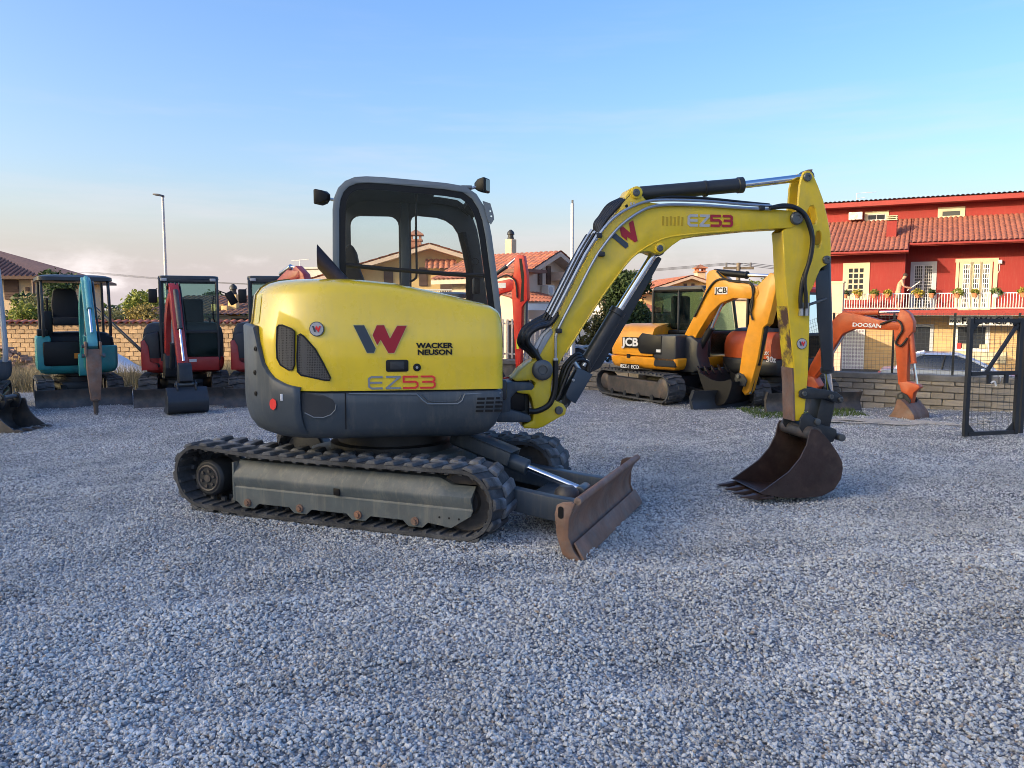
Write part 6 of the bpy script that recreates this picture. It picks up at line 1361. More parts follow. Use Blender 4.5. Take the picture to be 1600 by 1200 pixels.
lbb = bucket_parts(lb, Matrix.Scale(-1, 4, (1, 0, 0)), 0.0, 0.385, R(0), 0.74, 0.30, MATS['old_steel'], 4)

# ---- machines whose boom is seen from the side: outline measured in the plane of the boom
def boom_side(root, BF, boom_p, arm_p, hw, m, rams, hoses, m_ram='charcoal_paint'):
    M = root.matrix_world.inverted() @ BF
    b = MB(M).prism(ons(BF, -hw, boom_p), -hw, hw).build('boom', m, root, bevel=0.012)
    a = MB(M).prism(ons(BF, -hw * 0.9, arm_p), -hw * 0.9, hw * 0.9).build('arm', m, root, bevel=0.010)
    for p0, pm, p1, rb, rr in rams: ram2(root, M, on(BF, 0, *p0), on(BF, 0, *pm), on(BF, 0, *p1), rb, rr, 0.0, m_ram)
    for h in hoses: MB(M).tube(spline([(q[0], -hw - 0.02, q[1]) for q in ons(BF, -hw - 0.02, h)], 5), 0.016, 7).build('hose', MATS['black_hose'], root)
    return M, b, a
bpy.context.view_layer.update()
# amber machine
jc = Lroot('amber_excavator', 'amber and black excavator with folded boom and black bucket before the block wall', 2.95, 14.75, R(-64)); bpy.context.view_layer.update()
tracks(jc, 0.90, 0.235, 0.92, 0.36, 0.90, 1.80, MATS['charcoal_paint'])
JY = R(-50); JM = jc.matrix_world.inverted() @ frame(2.95, 14.75, JY)
upper(jc, JM, 0.80, -0.30, 0.86, -0.98, 0.56, 0.78, None, MATS['machine_orange'], None, ex=3.4)
h = MB(JM); rows = [[(min(u, 0.25 if v < -0.2 else -0.45), v, z) for u, v in ring(d, 0.55, -0.30, 0.85, -0.97, None, 0.07, 3.4)] for d, z in ((0.006, 0.80), (0.0, 0.86), (0.0, 1.20), (0.05, 1.28), (0.16, 1.33), (0.30, 1.36))]; h.loft(rows); h.build('hood', MATS['machine_orange'], jc, sharp=35)
MB(JM).prism([(0.0, 0.84), (0.46, 0.84), (0.46, 1.16), (0.02, 1.20), (-0.06, 1.12), (-0.06, 0.90)], -0.872, -0.84).build('side_grille', MATS['black_plastic'], jc, bevel=0.01)
MB(JM).box((0.52, -0.55, 0.90), (0.50, 0.62, 0.56)).build('tank', MATS['charcoal_paint'], jc, bevel=0.04)
MB(JM).box((0.40, -0.868, 0.90), (0.10, 0.01, 0.05)).build('sticker', MATS['decal_white'], jc)
jcab = closed_cab(jc, JM, -0.48, 0.82, 0.0, 0.86, 0.78, 2.04, MATS['charcoal_paint'], rake=0.14, m_low=None)
MB(JM).box((-0.483, 0.30, 1.62), (0.004, 0.05, 0.16)).build('sticker', MATS['sticker_yellow'], jcab)
def jplate(F, p, q, txt, parent, v, size, plate, letter, bold=0.003, xs=1.1, skew=0.0):
    (a0, b0), (a1, b1) = p, q; M = F
    MB(M).prism([(a0, b0), (a1, b0), (a1, b1), (a0, b1)], v - 0.004, v).build('sign_plate', MATS[plate], parent)
    text_mb(txt, size, M @ Matrix.Translation(((a0 + a1) / 2, v - 0.006, (b0 + b1) / 2)), bold=bold, xs=xs).build('lettering', MATS[letter], parent)
FJ = frame(2.95, 14.75, JY)
def body_spot(root, F_, rp, px, py, off):
    """local frame lying on the curved body where the line of sight meets it, x along the surface"""
    Fi = F_.inverted(); o = Fi @ EYE; Pn = ring(-off, *rp)
    def hit(px_):
        d = Fi.to_3x3() @ ray(px_, py); best = None
        for i in range(len(Pn)):
            a = Vector(Pn[i]); e = Vector(Pn[(i + 1) % len(Pn)]) - a; den = d.x * e.y - d.y * e.x
            if abs(den) < 1e-9: continue
            t = ((a.x - o.x) * e.y - (a.y - o.y) * e.x) / den; s_ = ((a.x - o.x) * d.y - (a.y - o.y) * d.x) / den
            if t > 0 and -1e-6 <= s_ <= 1 + 1e-6 and (best is None or t < best): best = t
        return o + d * best if best else None
    c_, r_ = hit(px), hit(px + 5) or hit(px - 5); l_ = hit(px - 5) or c_
    tg_ = (r_ - l_); tg_.z = 0
    return root.matrix_world.inverted() @ F_ @ Matrix.Translation(c_) @ Matrix.Rotation(math.atan2(tg_.y, tg_.x), 4, 'Z')
RPJ = (0.55, -0.30, 0.85, -0.97, None, 0.07, 3.4)
RJ = body_spot(jc, FJ, RPJ, 985, 535, 0.022); jplate(RJ, (-0.19, -0.095), (0.19, 0.095), 'JCB', jc, 0.0, 0.20, 'decal_black', 'decal_white', 0.007, 1.2)
RJ = body_spot(jc, FJ, RPJ, 984, 573, 0.045); jplate(RJ, (-0.22, -0.05), (0.22, 0.05), '85Z-1 ECO', jc, 0.0, 0.085, 'decal_black', 'decal_white', 0.001, 1.1)
RJ = body_spot(jc, FJ, RPJ, 982, 556, 0.016); MB(RJ).box((0, 0, 0), (0.07, 0.02, 0.07)).build('hood_latch', MATS['decal_black'], jc)
BF = frame(3.05, 13.95, R(-50))
bp_ = [(1066.5, 528), (1091, 481), (1102.5, 452), (1103.6, 429), (1108, 423), (1116, 421), (1124, 427), (1138, 440), (1170, 443), (1183, 448), (1186, 458), (1181, 467), (1145, 466), (1125, 474), (1109, 490), (1091, 519), (1080, 541), (1068, 540)]
ap_ = [(1203, 426), (1213, 429), (1216, 436), (1206, 480), (1199, 506), (1192, 512), (1184, 560), (1170, 612), (1164, 618), (1152, 602), (1161, 540), (1170, 505), (1172, 470), (1180, 450)]
JB, jb_, ja_ = boom_side(jc, BF, bp_, ap_, 0.095, MATS['machine_orange'], [((1117, 425), (1168, 430), (1205, 431), 0.055, 0.03), ((1088, 555), (1112, 512), (1130, 470), 0.055, 0.03), ((1197, 510), (1183, 570), (1172, 615), 0.048, 0.028)],
    [[(1085, 495), (1108, 450), (1125, 436), (1150, 440), (1170, 441), (1178, 452), (1172, 480), (1176, 500)], [(1120, 424), (1135, 437), (1160, 440), (1174, 446), (1176, 470), (1172, 492)]], 'black_plastic')
MB(JB).prism(ons(BF, -0.13, [(1056, 560), (1064, 528), (1080, 524), (1092, 535), (1090, 555), (1096, 575), (1085, 582), (1062, 580)]), -0.16, 0.16).build('swing_post', MATS['charcoal_paint'], jc, bevel=0.02)
q0, q1 = on(BF, -0.095, 1117, 460), on(BF, -0.095, 1137, 448)
jplate(JB, q0, q1, 'JCB', jb_, -0.098, (q1[1] - q0[1]) * 1.05, 'decal_white', 'decal_black', 0.003, 1.15)
pj = on(BF, 0, 1163, 612); bucket_parts(jc, JB, pj[0] + 0.02, 0.50, R(-58), 0.92, 0.42, MATS['black_plastic'], 5)
# burnt orange machine by the block wall
do = Lroot('orange_excavator', 'burnt orange excavator behind the amber one, its boom bowed towards the wire fence', 4.55, 14.0, R(-80)); bpy.context.view_layer.update()
tracks(do, 0.70, 0.20, 0.76, 0.30, 0.80, 1.45, MATS['old_steel'])
DM = do.matrix_world.inverted() @ frame(4.55, 14.0, R(-52))
upper(do, DM, 0.62, -0.15, 0.70, -0.78, 0.50, 0.78, None, MATS['charcoal_paint'], None)
MB(DM).loft([[(min(u, 0.45), v, z) for u, v in ring(d, 0.60, -0.15, 0.69, -0.77, None, 0.07)] for d, z in ((0.004, 0.79), (0.0, 0.85), (0.0, 1.02), (0.03, 1.14), (0.09, 1.22), (0.18, 1.25))]).build('hood', MATS['rust_orange_paint'], do, sharp=45)
MB(DM).loft([[(min(u, 0.45), v, z) for u, v in ring(d, 0.60, -0.15, 0.69, -0.77, None, 0.07)] for d, z in ((0.14, 1.245), (0.20, 1.29), (0.26, 1.30))]).build('hood_top', MATS['charcoal_paint'], do, sharp=45)
dcab = closed_cab(do, DM, -0.38, 0.62, -0.22, 0.64, 0.78, 1.98, MATS['charcoal_paint'], gl='car_glass')
rf = MB(DM); rf.loft([[(x, y, z) for x, y in rrect(-0.40 - e, -0.24 - e, 0.54 + e, 0.66 + e, 0.08)] for e, z in ((0.0, 1.90), (0.01, 1.96), (-0.03, 2.0))]); rf.build('roof_cover', MATS['bright_red_paint'], dcab)
RD = body_spot(do, frame(4.55, 14.0, R(-52)), (0.60, -0.15, 0.69, -0.77, None, 0.07), 1203, 562, 0.012)
text_mb('DX', 0.08, RD @ Matrix.Translation((-0.08, 0, 0.10)), bold=0.003).build('lettering', MATS['decal_white'], do)
text_mb('30z', 0.13, RD @ Matrix.Translation((0.02, 0, 0.0)), bold=0.004).build('lettering', MATS['decal_white'], do)
BF = frame(5.05, 13.25, R(-48))
bp_ = [(1258, 592), (1266, 570), (1280, 545), (1294, 515), (1300, 502), (1308, 492), (1318, 487), (1345, 492), (1374, 500), (1400, 503), (1406, 508), (1404, 515), (1398, 516), (1334, 514), (1316, 522), (1304, 540), (1290, 565), (1272, 590), (1262, 598)]
ap_ = [(1403, 490), (1406, 484), (1413, 484), (1421, 490), (1427, 503), (1426, 518), (1419, 526), (1418, 560), (1417, 598), (1410, 604), (1403, 600), (1400, 560), (1396, 518), (1400, 503)]
DB, db_, da_ = boom_side(do, BF, bp_, ap_, 0.07, MATS['rust_orange_paint'], [((1319, 489), (1374, 488), (1408, 487), 0.042, 0.024), ((1268, 598), (1296, 560), (1318, 524), 0.042, 0.024), ((1423, 516), (1428, 568), (1433, 603), 0.040, 0.022)],
    [[(1375, 507), (1395, 500), (1406, 503), (1410, 515), (1404, 526), (1400, 536), (1408, 540), (1418, 528)]], 'rust_orange_paint')
MB(DB).prism(ons(BF, -0.1, [(1403, 598), (1416, 596), (1434, 602), (1436, 606), (1426, 614), (1422, 634), (1412, 632)]), -0.07, 0.07).build('bucket_link', MATS['rust_orange_paint'], do, bevel=0.01)
u, z = on(BF, -0.1, 1353, 508.5); text_mb('DOOSAN', 0.085, DB @ Matrix.Translation((u, -0.074, z)) @ Matrix.Rotation(R(2), 4, 'Y'), bold=0.003, xs=1.25).build('lettering', MATS['decal_white'], db_)
MB(DB).prism(ons(BF, -0.1, [(1240, 612), (1256, 585), (1272, 590), (1280, 604), (1262, 620), (1245, 622)]), -0.11, 0.11).build('swing_post', MATS['rust_orange_paint'], do, bevel=0.015)
pj = on(BF, 0, 1414, 622); bucket_parts(do, DB, pj[0], pj[1], R(2), 0.84, 0.28, MATS['rust'], 4)
# bright red machine behind the yellow one
br = Lroot('bright_red_excavator', 'bright red excavator seen between the yellow cab and its boom, arm hanging straight', -1.25, 16.35, R(-24)); bpy.context.view_layer.update()
tracks(br, 0.66, 0.20, 0.74, 0.30, 0.76, 1.42, MATS['bright_red_paint'])
upper(br, I4, 0.56, -0.15, 0.66, -0.74, 0.50, 0.78, 1.25, MATS['bright_red_paint'], MATS['charcoal_paint'], hood_from=0.45)
canopy(br, I4, -0.45, 0.50, -0.5, 0.5, 1.0, 1.95, MATS['charcoal_paint'], MATS['charcoal_paint'])
BF = frame(-0.62, 16.05, R(-28))
bp_ = [(752, 500), (756, 470), (764, 452), (776, 440), (795, 436), (802, 440), (802, 452), (796, 455), (779, 460), (770, 475), (766, 505), (755, 508)]
ap_ = [(803, 418), (804, 404), (808, 398), (818, 399), (823, 430), (824, 468), (815, 480), (814, 540), (813, 572), (806, 584), (804, 540), (801, 483), (799, 453)]
XB, xb_, xa_ = boom_side(br, BF, bp_, ap_, 0.065, MATS['bright_red_paint'], [((770, 432), (792, 416), (806, 404), 0.04, 0.024), ((822, 470), (821, 545), (815, 590), 0.038, 0.022)], [[(775, 437), (790, 430), (800, 434), (806, 442), (808, 465)]])
u, z = on(BF, -0.09, 783, 446); MB(XB).box((u, -0.068, z), (0.18, 0.006, 0.10)).build('sticker', MATS['decal_white'], xb_)
u, z = on(BF, -0.085, 808, 538); MB(XB).box((u, -0.061, z), (0.05, 0.006, 0.18)).build('sticker', MATS['sticker_yellow'], xa_)
MB(XB).prism(ons(BF, -0.062, [(811, 404), (815, 404), (819, 430), (818, 470), (813, 472), (815, 440)]), -0.064, -0.055).build('arm_slot', MATS['decal_black'], xa_)
pj = on(BF, 0, 812, 578); bucket_parts(br, XB, pj[0] + 0.05, max(pj[1], 0.42), R(2), 0.70, 0.25, MATS['old_steel'], 4)
# ================================================================ street furniture, gate, cars, person, pots
bpy.context.view_layer.update()
mat('galvanised', (0.42, 0.43, 0.44), 0.5, metal=0.4, var=0.1)
mat('lamp_dark', (0.10, 0.10, 0.11), 0.5)
p = at(249, 306, 30.0); lp = thing('street_lamp', 'tall slim street lamp with flat head behind the red excavator', 'street lamp', frame(p.x + 0.12, 30, 0))
MB().cyl((0, 0, STREET), (0, 0, p.z), 0.075, 0.045, n=12).build('pole', MATS['galvanised'], lp)
MB().loft([[(x, -h, p.z + z0), (x, h, p.z + z0), (x, h, p.z + z1), (x, -h, p.z + z1)] for x, h, z0, z1 in ((0.05, 0.05, -0.06, 0.02), (-0.10, 0.12, -0.01, 0.06), (-0.30, 0.12, 0.02, 0.075), (-0.34, 0.08, 0.035, 0.065))]).build('lamp_head', MATS['lamp_dark'], lp, bevel=0.01, seg=1)
p = at(894.5, 318, 24.0); ms = thing('mast', 'thin pale metal mast rising behind the yellow boom', 'mast', frame(p.x, 24, 0))
MB().cyl((0, 0, STREET), (0, 0, p.z), 0.055, 0.05, n=10).build('tube', MATS['white_wall'], ms); MB().cyl((0, 0, p.z), (0, 0, p.z + 0.1), 0.03, n=8).build('cap', MATS['lamp_dark'], ms)
p = at(1154, 411, 40.0); up_ = thing('utility_pole', 'wooden utility pole with crossarm and wires behind the amber excavator', 'utility pole', frame(p.x, 40, 0))
mat('old_wood', (0.15, 0.12, 0.09), 0.9, var=0.3)
MB().cyl((0, 0, STREET), (0, 0, p.z), 0.14, 0.10, n=10).build('pole', MATS['old_wood'], up_); MB().box((0, 0, p.z - 0.25), (1.5, 0.12, 0.12)).build('crossarm', MATS['old_wood'], up_)
for k in (-0.6, 0, 0.6):
    MB().cyl((k, 0, p.z - 0.2), (k, 0, p.z + 0.02), 0.05, n=8).build('insulator', MATS['lamp_dark'], up_)
    for tgt in (Vector((-44, 22, 0.6)), Vector((30, 8, 0.5))):
        A = Vector((k, 0, p.z)); B = A + tgt; MB().tube([A.lerp(B, i / 16) - Vector((0, 0, 1.1 * math.sin(math.pi * i / 16))) for i in range(17)], 0.012, 4).build('wire', MATS['lamp_dark'], up_)
lpn = thing('leaning_pole', 'long black pole leaning between the teal and red excavators', 'pole', Matrix())
A = at(150, 482, 15.6); B = at(206, 534, 14.9); MB().cyl(A, B + (B - A) * 0.25, 0.03, n=8).build('tube', MATS['fence_black'], lpn)
mat('sheet_white', (0.60, 0.63, 0.68), 0.5, var=0.1)
tp_ = at(184, 548, 17.6); rows = [[(tp_.x + x + random.uniform(-0.03, 0.03), tp_.y + y, 0.25 + 0.45 * math.exp(-((x + 0.2) / 0.5) ** 2 - (y / 0.35) ** 2) + random.uniform(0, 0.05)) for x in np.linspace(-0.9, 0.9, 15)] for y in np.linspace(-0.6, 0.6, 9)]
tag(MB().loft(rows, closed=False, cap0=False, cap1=False).build('tarpaulin', MATS['sheet_white']), 'white plastic sheet heaped among weeds beside the red excavator', 'tarpaulin')
mat('rubble', (0.42, 0.27, 0.20), 0.95, var=0.3, rand=0.2, bump=0.4)
mb = MB()
for _ in range(220):
    x = random.gauss(-12.0, 0.8); y = random.gauss(18.6, 0.35); h = max(0.0, 0.75 * math.exp(-((x + 12) / 0.9) ** 2 - ((y - 18.7) / 0.5) ** 2)); s_ = random.uniform(0.03, 0.10)
    mb.box((x, y, h), (s_ * 1.6, s_, s_), Matrix.Translation((x, y, h)) @ Matrix.Rotation(random.uniform(0, 3), 4, 'Z') @ Matrix.Rotation(random.uniform(-.6, .6), 4, 'X') @ Matrix.Translation((-x, -y, -h)))
tag(mb.build('rubble', MATS['rubble']), 'heap of broken brick rubble against the orange wall', 'rubble', kind='stuff')
# free-standing mesh gate panel
g0 = Vector((5.77, 10.09, 0)); FGt = frame(g0.x, g0.y, R(15)); gt = thing('mesh_gate', 'black framed wire mesh gate panel standing on the gravel by the block wall', 'gate', FGt)
GH = 1.50; GW = on(FGt, 0, 1590, 600)[0]
mat('gate_black', (0.014, 0.017, 0.022), 0.5, dirt=0.08)
for x in (0, GW): MB().box((x, 0, GH / 2), (0.062, 0.05, GH)).build('post', MATS['gate_black'], gt, bevel=0.004, seg=1)
MB().box((GW + 0.14, 0.05, GH / 2), (0.05, 0.05, GH)).build('hinge_post', MATS['gate_black'], gt)
for z in (0.03, 0.80, GH - 0.03): MB().box((GW / 2, 0, z), (GW - 0.075, 0.05, 0.05)).build('rail', MATS['gate_black'], gt)
MB().tube([(0.28, -0.005, 0.82), (GW - 0.06, -0.005, GH - 0.08)], 0, rect=(0.018, 0.018)).build('brace', MATS['gate_black'], gt)
for x, sx in ((0.037, 1), (GW - 0.037, -1)):
    for z, sz in ((0.055, 1), (GH - 0.055, -1)): MB().prism([(x, z), (x + sx * 0.11, z), (x, z + sz * 0.11)], -0.006, 0.006).build('gusset', MATS['gate_black'], gt)
MB().box((GW * 0.38, -0.03, 0.73), (0.05, 0.03, 0.12)).build('latch', MATS['gate_black'], gt); MB().box((GW * 0.72, -0.03, 0.73), (0.05, 0.03, 0.12)).build('latch', MATS['gate_black'], gt)
MB().tube(spline([(GW * 0.40, -0.04, 0.68), (GW * 0.46, -0.05, 0.70), (GW * 0.50, -0.05, 0.64)], 4), 0.012, 6).build('cable_tie', MATS['white_paint'], gt)
mb = MB(); nv = 8
for i in range(1, nv): mb.box((GW * i / nv, 0.012, GH / 2), (0.0036, 0.0036, GH - 0.06))
for i in range(1, 28): mb.box((GW / 2, 0.0165, GH * i / 28), (GW - 0.06, 0.0032, 0.0032))
tag(mb.build('wire_mesh', MATS['wire'], gt), kind='stuff')
# ---- cars beyond the wall
mat('silver_car', (0.55, 0.59, 0.65), 0.3, metal=0.5, coat=0.6, var=0.03); mat('blue_silver_car', (0.55, 0.62, 0.75), 0.3, metal=0.4, coat=0.7, var=0.03)
mat('tyre', (0.02, 0.02, 0.02), 0.8); mat('car_lamp', (0.5, 0.06, 0.04), 0.3); mat('car_interior', (0.05, 0.05, 0.05), 0.8)
def car(label, x, y, yaw, paint):
    r_ = thing('parked_car', label, 'car', frame(x, y, yaw, STREET), 'cars parked beyond the block wall')
    pr = [(-2.1, 0.35), (-2.08, 0.75), (-1.95, 0.92), (-1.2, 0.98), (0.75, 0.95), (1.45, 0.86), (1.95, 0.72), (2.12, 0.55), (2.12, 0.32), (1.8, 0.25), (-1.8, 0.25)]
    rings = []
    for v, k, dz in ((-0.86, 0.97, 0), (-0.89, 1.0, 0), (-0.80, 1.0, 0.02), (0, 1.015, 0.05), (0.80, 1.0, 0.02), (0.89, 1.0, 0), (0.86, 0.97, 0)):
        rings.append([(u * k, v, z + (dz if z > 0.6 else 0)) for u, z in pr])
    MB().loft(rings).build('body', paint, r_, sharp=40)
    lv_ = [(0.93, -1.62, 1.15, 0.80), (1.10, -1.50, 0.82, 0.765), (1.28, -1.28, 0.45, 0.70), (1.40, -1.02, 0.12, 0.63), (1.435, -0.85, -0.12, 0.58)]
    MB().loft([[(u, v, z) for u, v in rrect(a, -h, b, h, 0.12)] for z, a, b, h in lv_]).build('window_band', MATS['car_window'], r_, sharp=60)
    lt = [(1.405, -1.04, 0.14, 0.64), (1.45, -0.90, -0.06, 0.60), (1.475, -0.6, -0.35, 0.45)]
    MB().loft([[(u, v, z) for u, v in rrect(a, -h, b, h, 0.12)] for z, a, b, h in lt]).build('roof', paint, r_, sharp=60)
    for s_ in (-1, 1):
        fp = [(z, b, h) for z, a, b, h in lv_]; MB().tube([(b - 0.02, s_ * (h - 0.02), z) for z, b, h in fp], 0.042, 6).build('front_pillar', paint, r_)
        MB().tube([(a + 0.03, s_ * (h - 0.02), z) for z, a, b, h in lv_], 0.07, 6).build('rear_pillar', paint, r_)
        MB().tube([(-0.35 + 0.03 * i, s_ * (lv_[i][3] + 0.004), lv_[i][0]) for i in range(4)], 0.03, 6).build('door_pillar', MATS['black_plastic'], r_)
        MB().tube([(u, s_ * 0.80, 0.955) for u in (-1.6, 1.1)], 0.014, 6).build('window_sill', paint, r_)
        m_ = MB().box((0.72, s_ * 0.96, 1.0), (0.12, 0.18, 0.12)).build('wing_mirror', paint, r_, bevel=0.03)
        for u in (-1.32, 1.32):
            w_ = MB().lathe((u, s_ * 0.72, 0.31), (0, s_, 0), [(0.31, 0), (0.31, 0.15), (0.27, 0.18), (0.2, 0.18)], 20).build('wheel', MATS['tyre'], r_)
            MB().lathe((u, s_ * 0.86, 0.31), (0, s_, 0), [(0.2, 0), (0.19, 0.03), (0.05, 0.035)], 16).build('rim', MATS['galvanised'], w_)
        MB().box((2.05, s_ * 0.62, 0.66), (0.12, 0.34, 0.12)).build('headlight', MATS['decal_silver'], r_, bevel=0.03)
        MB().box((-2.05, s_ * 0.68, 0.78), (0.08, 0.24, 0.18)).build('tail_light', MATS['car_lamp'], r_, bevel=0.02)
    return r_
mat('car_window', (0.018, 0.022, 0.026), 0.05, spec=0.9)
p = at(1492, 553, 24.5); car('pale blue silver car parked before the pharmacy, behind the block wall', p.x, 24.5, R(-27.5), MATS['blue_silver_car'])
p = at(908, 541, 29.5); car('silver car whose windscreen shows under the yellow boom', p.x + 0.1, 29.5, R(-26), MATS['silver_car'])
# ---- person on the balcony (bare-chested, beige shorts, bent over a board)
mat('skin', (0.50, 0.27, 0.18), 0.6, var=0.06); mat('hair', (0.05, 0.035, 0.028), 0.8); mat('beige_cloth', (0.42, 0.33, 0.22), 0.9)
def skinned(name, verts, edges, radii, m, parent, root_i=0, sub=2):
    me = bpy.data.meshes.new(name); me.from_pydata(verts, edges, []); o = bpy.data.objects.new(name, me); col.objects.link(o)
    if parent is not None: o.parent = parent
    sk_ = o.modifiers.new('skin', 'SKIN'); sk_.use_smooth_shade = True
    lay = me.skin_vertices[0] if me.skin_vertices else None
    if lay is None:
        bm = bmesh.new(); bm.from_mesh(me); bm.verts.layers.skin.verify(); bm.to_mesh(me); bm.free(); lay = me.skin_vertices[0]
    for i, r_ in enumerate(radii): lay.data[i].radius = (r_, r_) if not isinstance(r_, tuple) else r_; lay.data[i].use_root = (i == root_i)
    s_ = o.modifiers.new('sub', 'SUBSURF'); s_.levels = 1; s_.render_levels = sub; me.materials.append(m); return o
pu, pd_ = on(FR, -0.6, 1403, 470)[0], -0.6
pe = thing('person', 'person in beige shorts with bare torso leaning over the balcony rail', 'person', FR @ Matrix.Translation((pu, pd_, 1.61)))
V = [(0, 0, 0.84), (0.02, 0, 1.00), (0.07, 0, 1.17), (0.14, 0, 1.32), (0.19, 0, 1.40), (0.235, 0, 1.47), (0.26, 0, 1.56),      # 0-6 pelvis .. head
     (0.13, -0.17, 1.30), (0.20, -0.22, 1.06), (0.38, -0.14, 0.98), (0.46, -0.12, 0.97),                                            # 7-10 right arm
     (0.13, 0.17, 1.30), (0.22, 0.22, 1.07), (0.40, 0.14, 1.02), (0.48, 0.12, 1.02),                                                # 11-14 left arm
     (0.0, -0.09, 0.78), (0.03, -0.10, 0.44), (-0.03, -0.11, 0.07), (0.12, -0.12, 0.03),                                            # 15-18 right leg
     (0.0, 0.09, 0.78), (0.04, 0.10, 0.44), (0.0, 0.11, 0.07), (0.15, 0.12, 0.03)]
Ed = [(0, 1), (1, 2), (2, 3), (3, 4), (4, 5), (5, 6), (3, 7), (7, 8), (8, 9), (9, 10), (3, 11), (11, 12), (12, 13), (13, 14), (0, 15), (15, 16), (16, 17), (17, 18), (0, 19), (19, 20), (20, 21), (21, 22)]
Rr = [0.13, 0.12, 0.135, 0.13, 0.055, 0.085, 0.08, 0.06, 0.042, 0.034, 0.03, 0.06, 0.042, 0.034, 0.03, 0.085, 0.055, 0.038, 0.04, 0.085, 0.055, 0.038, 0.04]
skinned('body', V, Ed, Rr, MATS['skin'], pe)
skinned('shorts', [(0, 0, 0.93), (0, 0, 0.84), (0.0, -0.095, 0.74), (0.03, -0.105, 0.46), (0.0, 0.095, 0.74), (0.04, 0.105, 0.46)], [(0, 1), (1, 2), (2, 3), (1, 4), (4, 5)], [0.145, 0.15, 0.115, 0.09, 0.115, 0.09], MATS['beige_cloth'], pe, 1)
MB().lathe((0.245, 0, 1.52), (0.15, 0, 1), [(0.098, 0), (0.10, 0.04), (0.085, 0.09), (0.04, 0.12)], 14).build('hair', MATS['hair'], pe)
mb = MB()
for s_ in (-1, 1):
    mb.lathe((0.34, s_ * 0.03, 1.52), (1, 0, 0), [(0.013, 0), (0.008, 0.008)], 8)
    for j, (dx, dz) in enumerate(((0.0, 0.0), (0.0, -0.02), (0.0, -0.04), (-0.01, -0.06))): mb.tube([(0.46 + dx, s_ * 0.12, 0.99 + dz + 0.02), (0.51 + dx, s_ * 0.11, 0.985 + dz + 0.02), (0.525 + dx, s_ * 0.09, 0.975 + dz + 0.02)], 0.009, 5)
    mb.tube([(0.44, s_ * 0.12, 1.01), (0.47, s_ * 0.08, 1.02), (0.49, s_ * 0.07, 1.01)], 0.010, 5)
mb.build('fingers', MATS['skin'], pe)
bd_ = thing('board', 'narrow white board held by the person on the balcony', 'board', FR @ Matrix.Translation((pu + 0.5, pd_, 2.6)))
MB(Matrix.Rotation(R(-38), 4, 'Y')).box((0.12, 0, 0), (0.62, 0.10, 0.03)).build('plank', MATS['white_paint'], bd_)
# ---- flower pots on the balcony
def leaf_mesh(name, m, centres, n, size, seed=0, squash=1.0, up=0.0):
    """crown of small leaf faces; centres: (x, y, z, rx, ry, rz)"""
    g = np.random.default_rng(seed); C_ = np.array(centres); vol = C_[:, 3] * C_[:, 4] * C_[:, 5]; pick = g.choice(len(C_), n, p=vol / vol.sum())
    d = g.normal(size=(n, 3)); d /= np.linalg.norm(d, axis=1)[:, None]; rr_ = g.uniform(0.35, 1.0, n) ** 0.6 * (1 + 0.12 * g.normal(size=n))
    P = C_[pick, :3] + d * rr_[:, None] * C_[pick, 3:6]
    nrm = d * 0.6 + g.normal(size=(n, 3)) * 0.7; nrm[:, 2] += up; nrm /= np.linalg.norm(nrm, axis=1)[:, None]
    a = np.cross(nrm, g.normal(size=(n, 3))); a /= np.linalg.norm(a, axis=1)[:, None]; b = np.cross(nrm, a); s_ = size * g.uniform(0.6, 1.5, n)[:, None]
    q = np.empty((n, 4, 3)); q[:, 0] = P - a * s_; q[:, 1] = P + b * s_ * 0.5; q[:, 2] = P + a * s_; q[:, 3] = P - b * s_ * 0.5
    me = bpy.data.meshes.new(name); me.vertices.add(n * 4); me.vertices.foreach_set('co', q.reshape(-1)); me.loops.add(n * 4); me.loops.foreach_set('vertex_index', np.arange(n * 4, dtype=np.int32))
    me.polygons.add(n); me.polygons.foreach_set('loop_start', np.arange(0, n * 4, 4, dtype=np.int32)); me.update(); me.validate(); me.materials.append(m); return me
def leafmat(name, c1, c2):
    m = bpy.data.materials.new(name); m.use_nodes = True; t = m.node_tree; n = t.nodes; l = t.links; b = n['Principled BSDF']; b.inputs['Roughness'].default_value = 0.6; b.inputs['Specular IOR Level'].default_value = 0.3
    g = n.new('ShaderNodeNewGeometry'); cr = n.new('ShaderNodeValToRGB'); cr.color_ramp.elements[0].color = (*c1, 1); cr.color_ramp.elements[1].color = (*c2, 1); l.new(g.outputs['Random Per Island'], cr.inputs[0]); l.new(cr.outputs[0], b.inputs['Base Color'])
    tr = n.new('ShaderNodeBsdfTranslucent'); l.new(cr.outputs[0], tr.inputs[0]); mx = n.new('ShaderNodeMixShader'); mx.inputs[0].default_value = 0.25; l.new(b.outputs[0], mx.inputs[1]); l.new(tr.outputs[0], mx.inputs[2]); l.new(mx.outputs[0], n['Material Output'].inputs[0]); MATS[name] = m
leafmat('leaf_green', (0.035, 0.07, 0.02), (0.13, 0.20, 0.05)); leafmat('leaf_dark', (0.02, 0.04, 0.016), (0.075, 0.115, 0.035)); leafmat('leaf_olive', (0.07, 0.085, 0.035), (0.22, 0.22, 0.10)); leafmat('leaf_gold', (0.16, 0.13, 0.04), (0.42, 0.33, 0.10)); leafmat('leaf_lime', (0.10, 0.14, 0.03), (0.28, 0.31, 0.06)); leafmat('flower_mix', (0.10, 0.16, 0.03), (0.60, 0.42, 0.06))
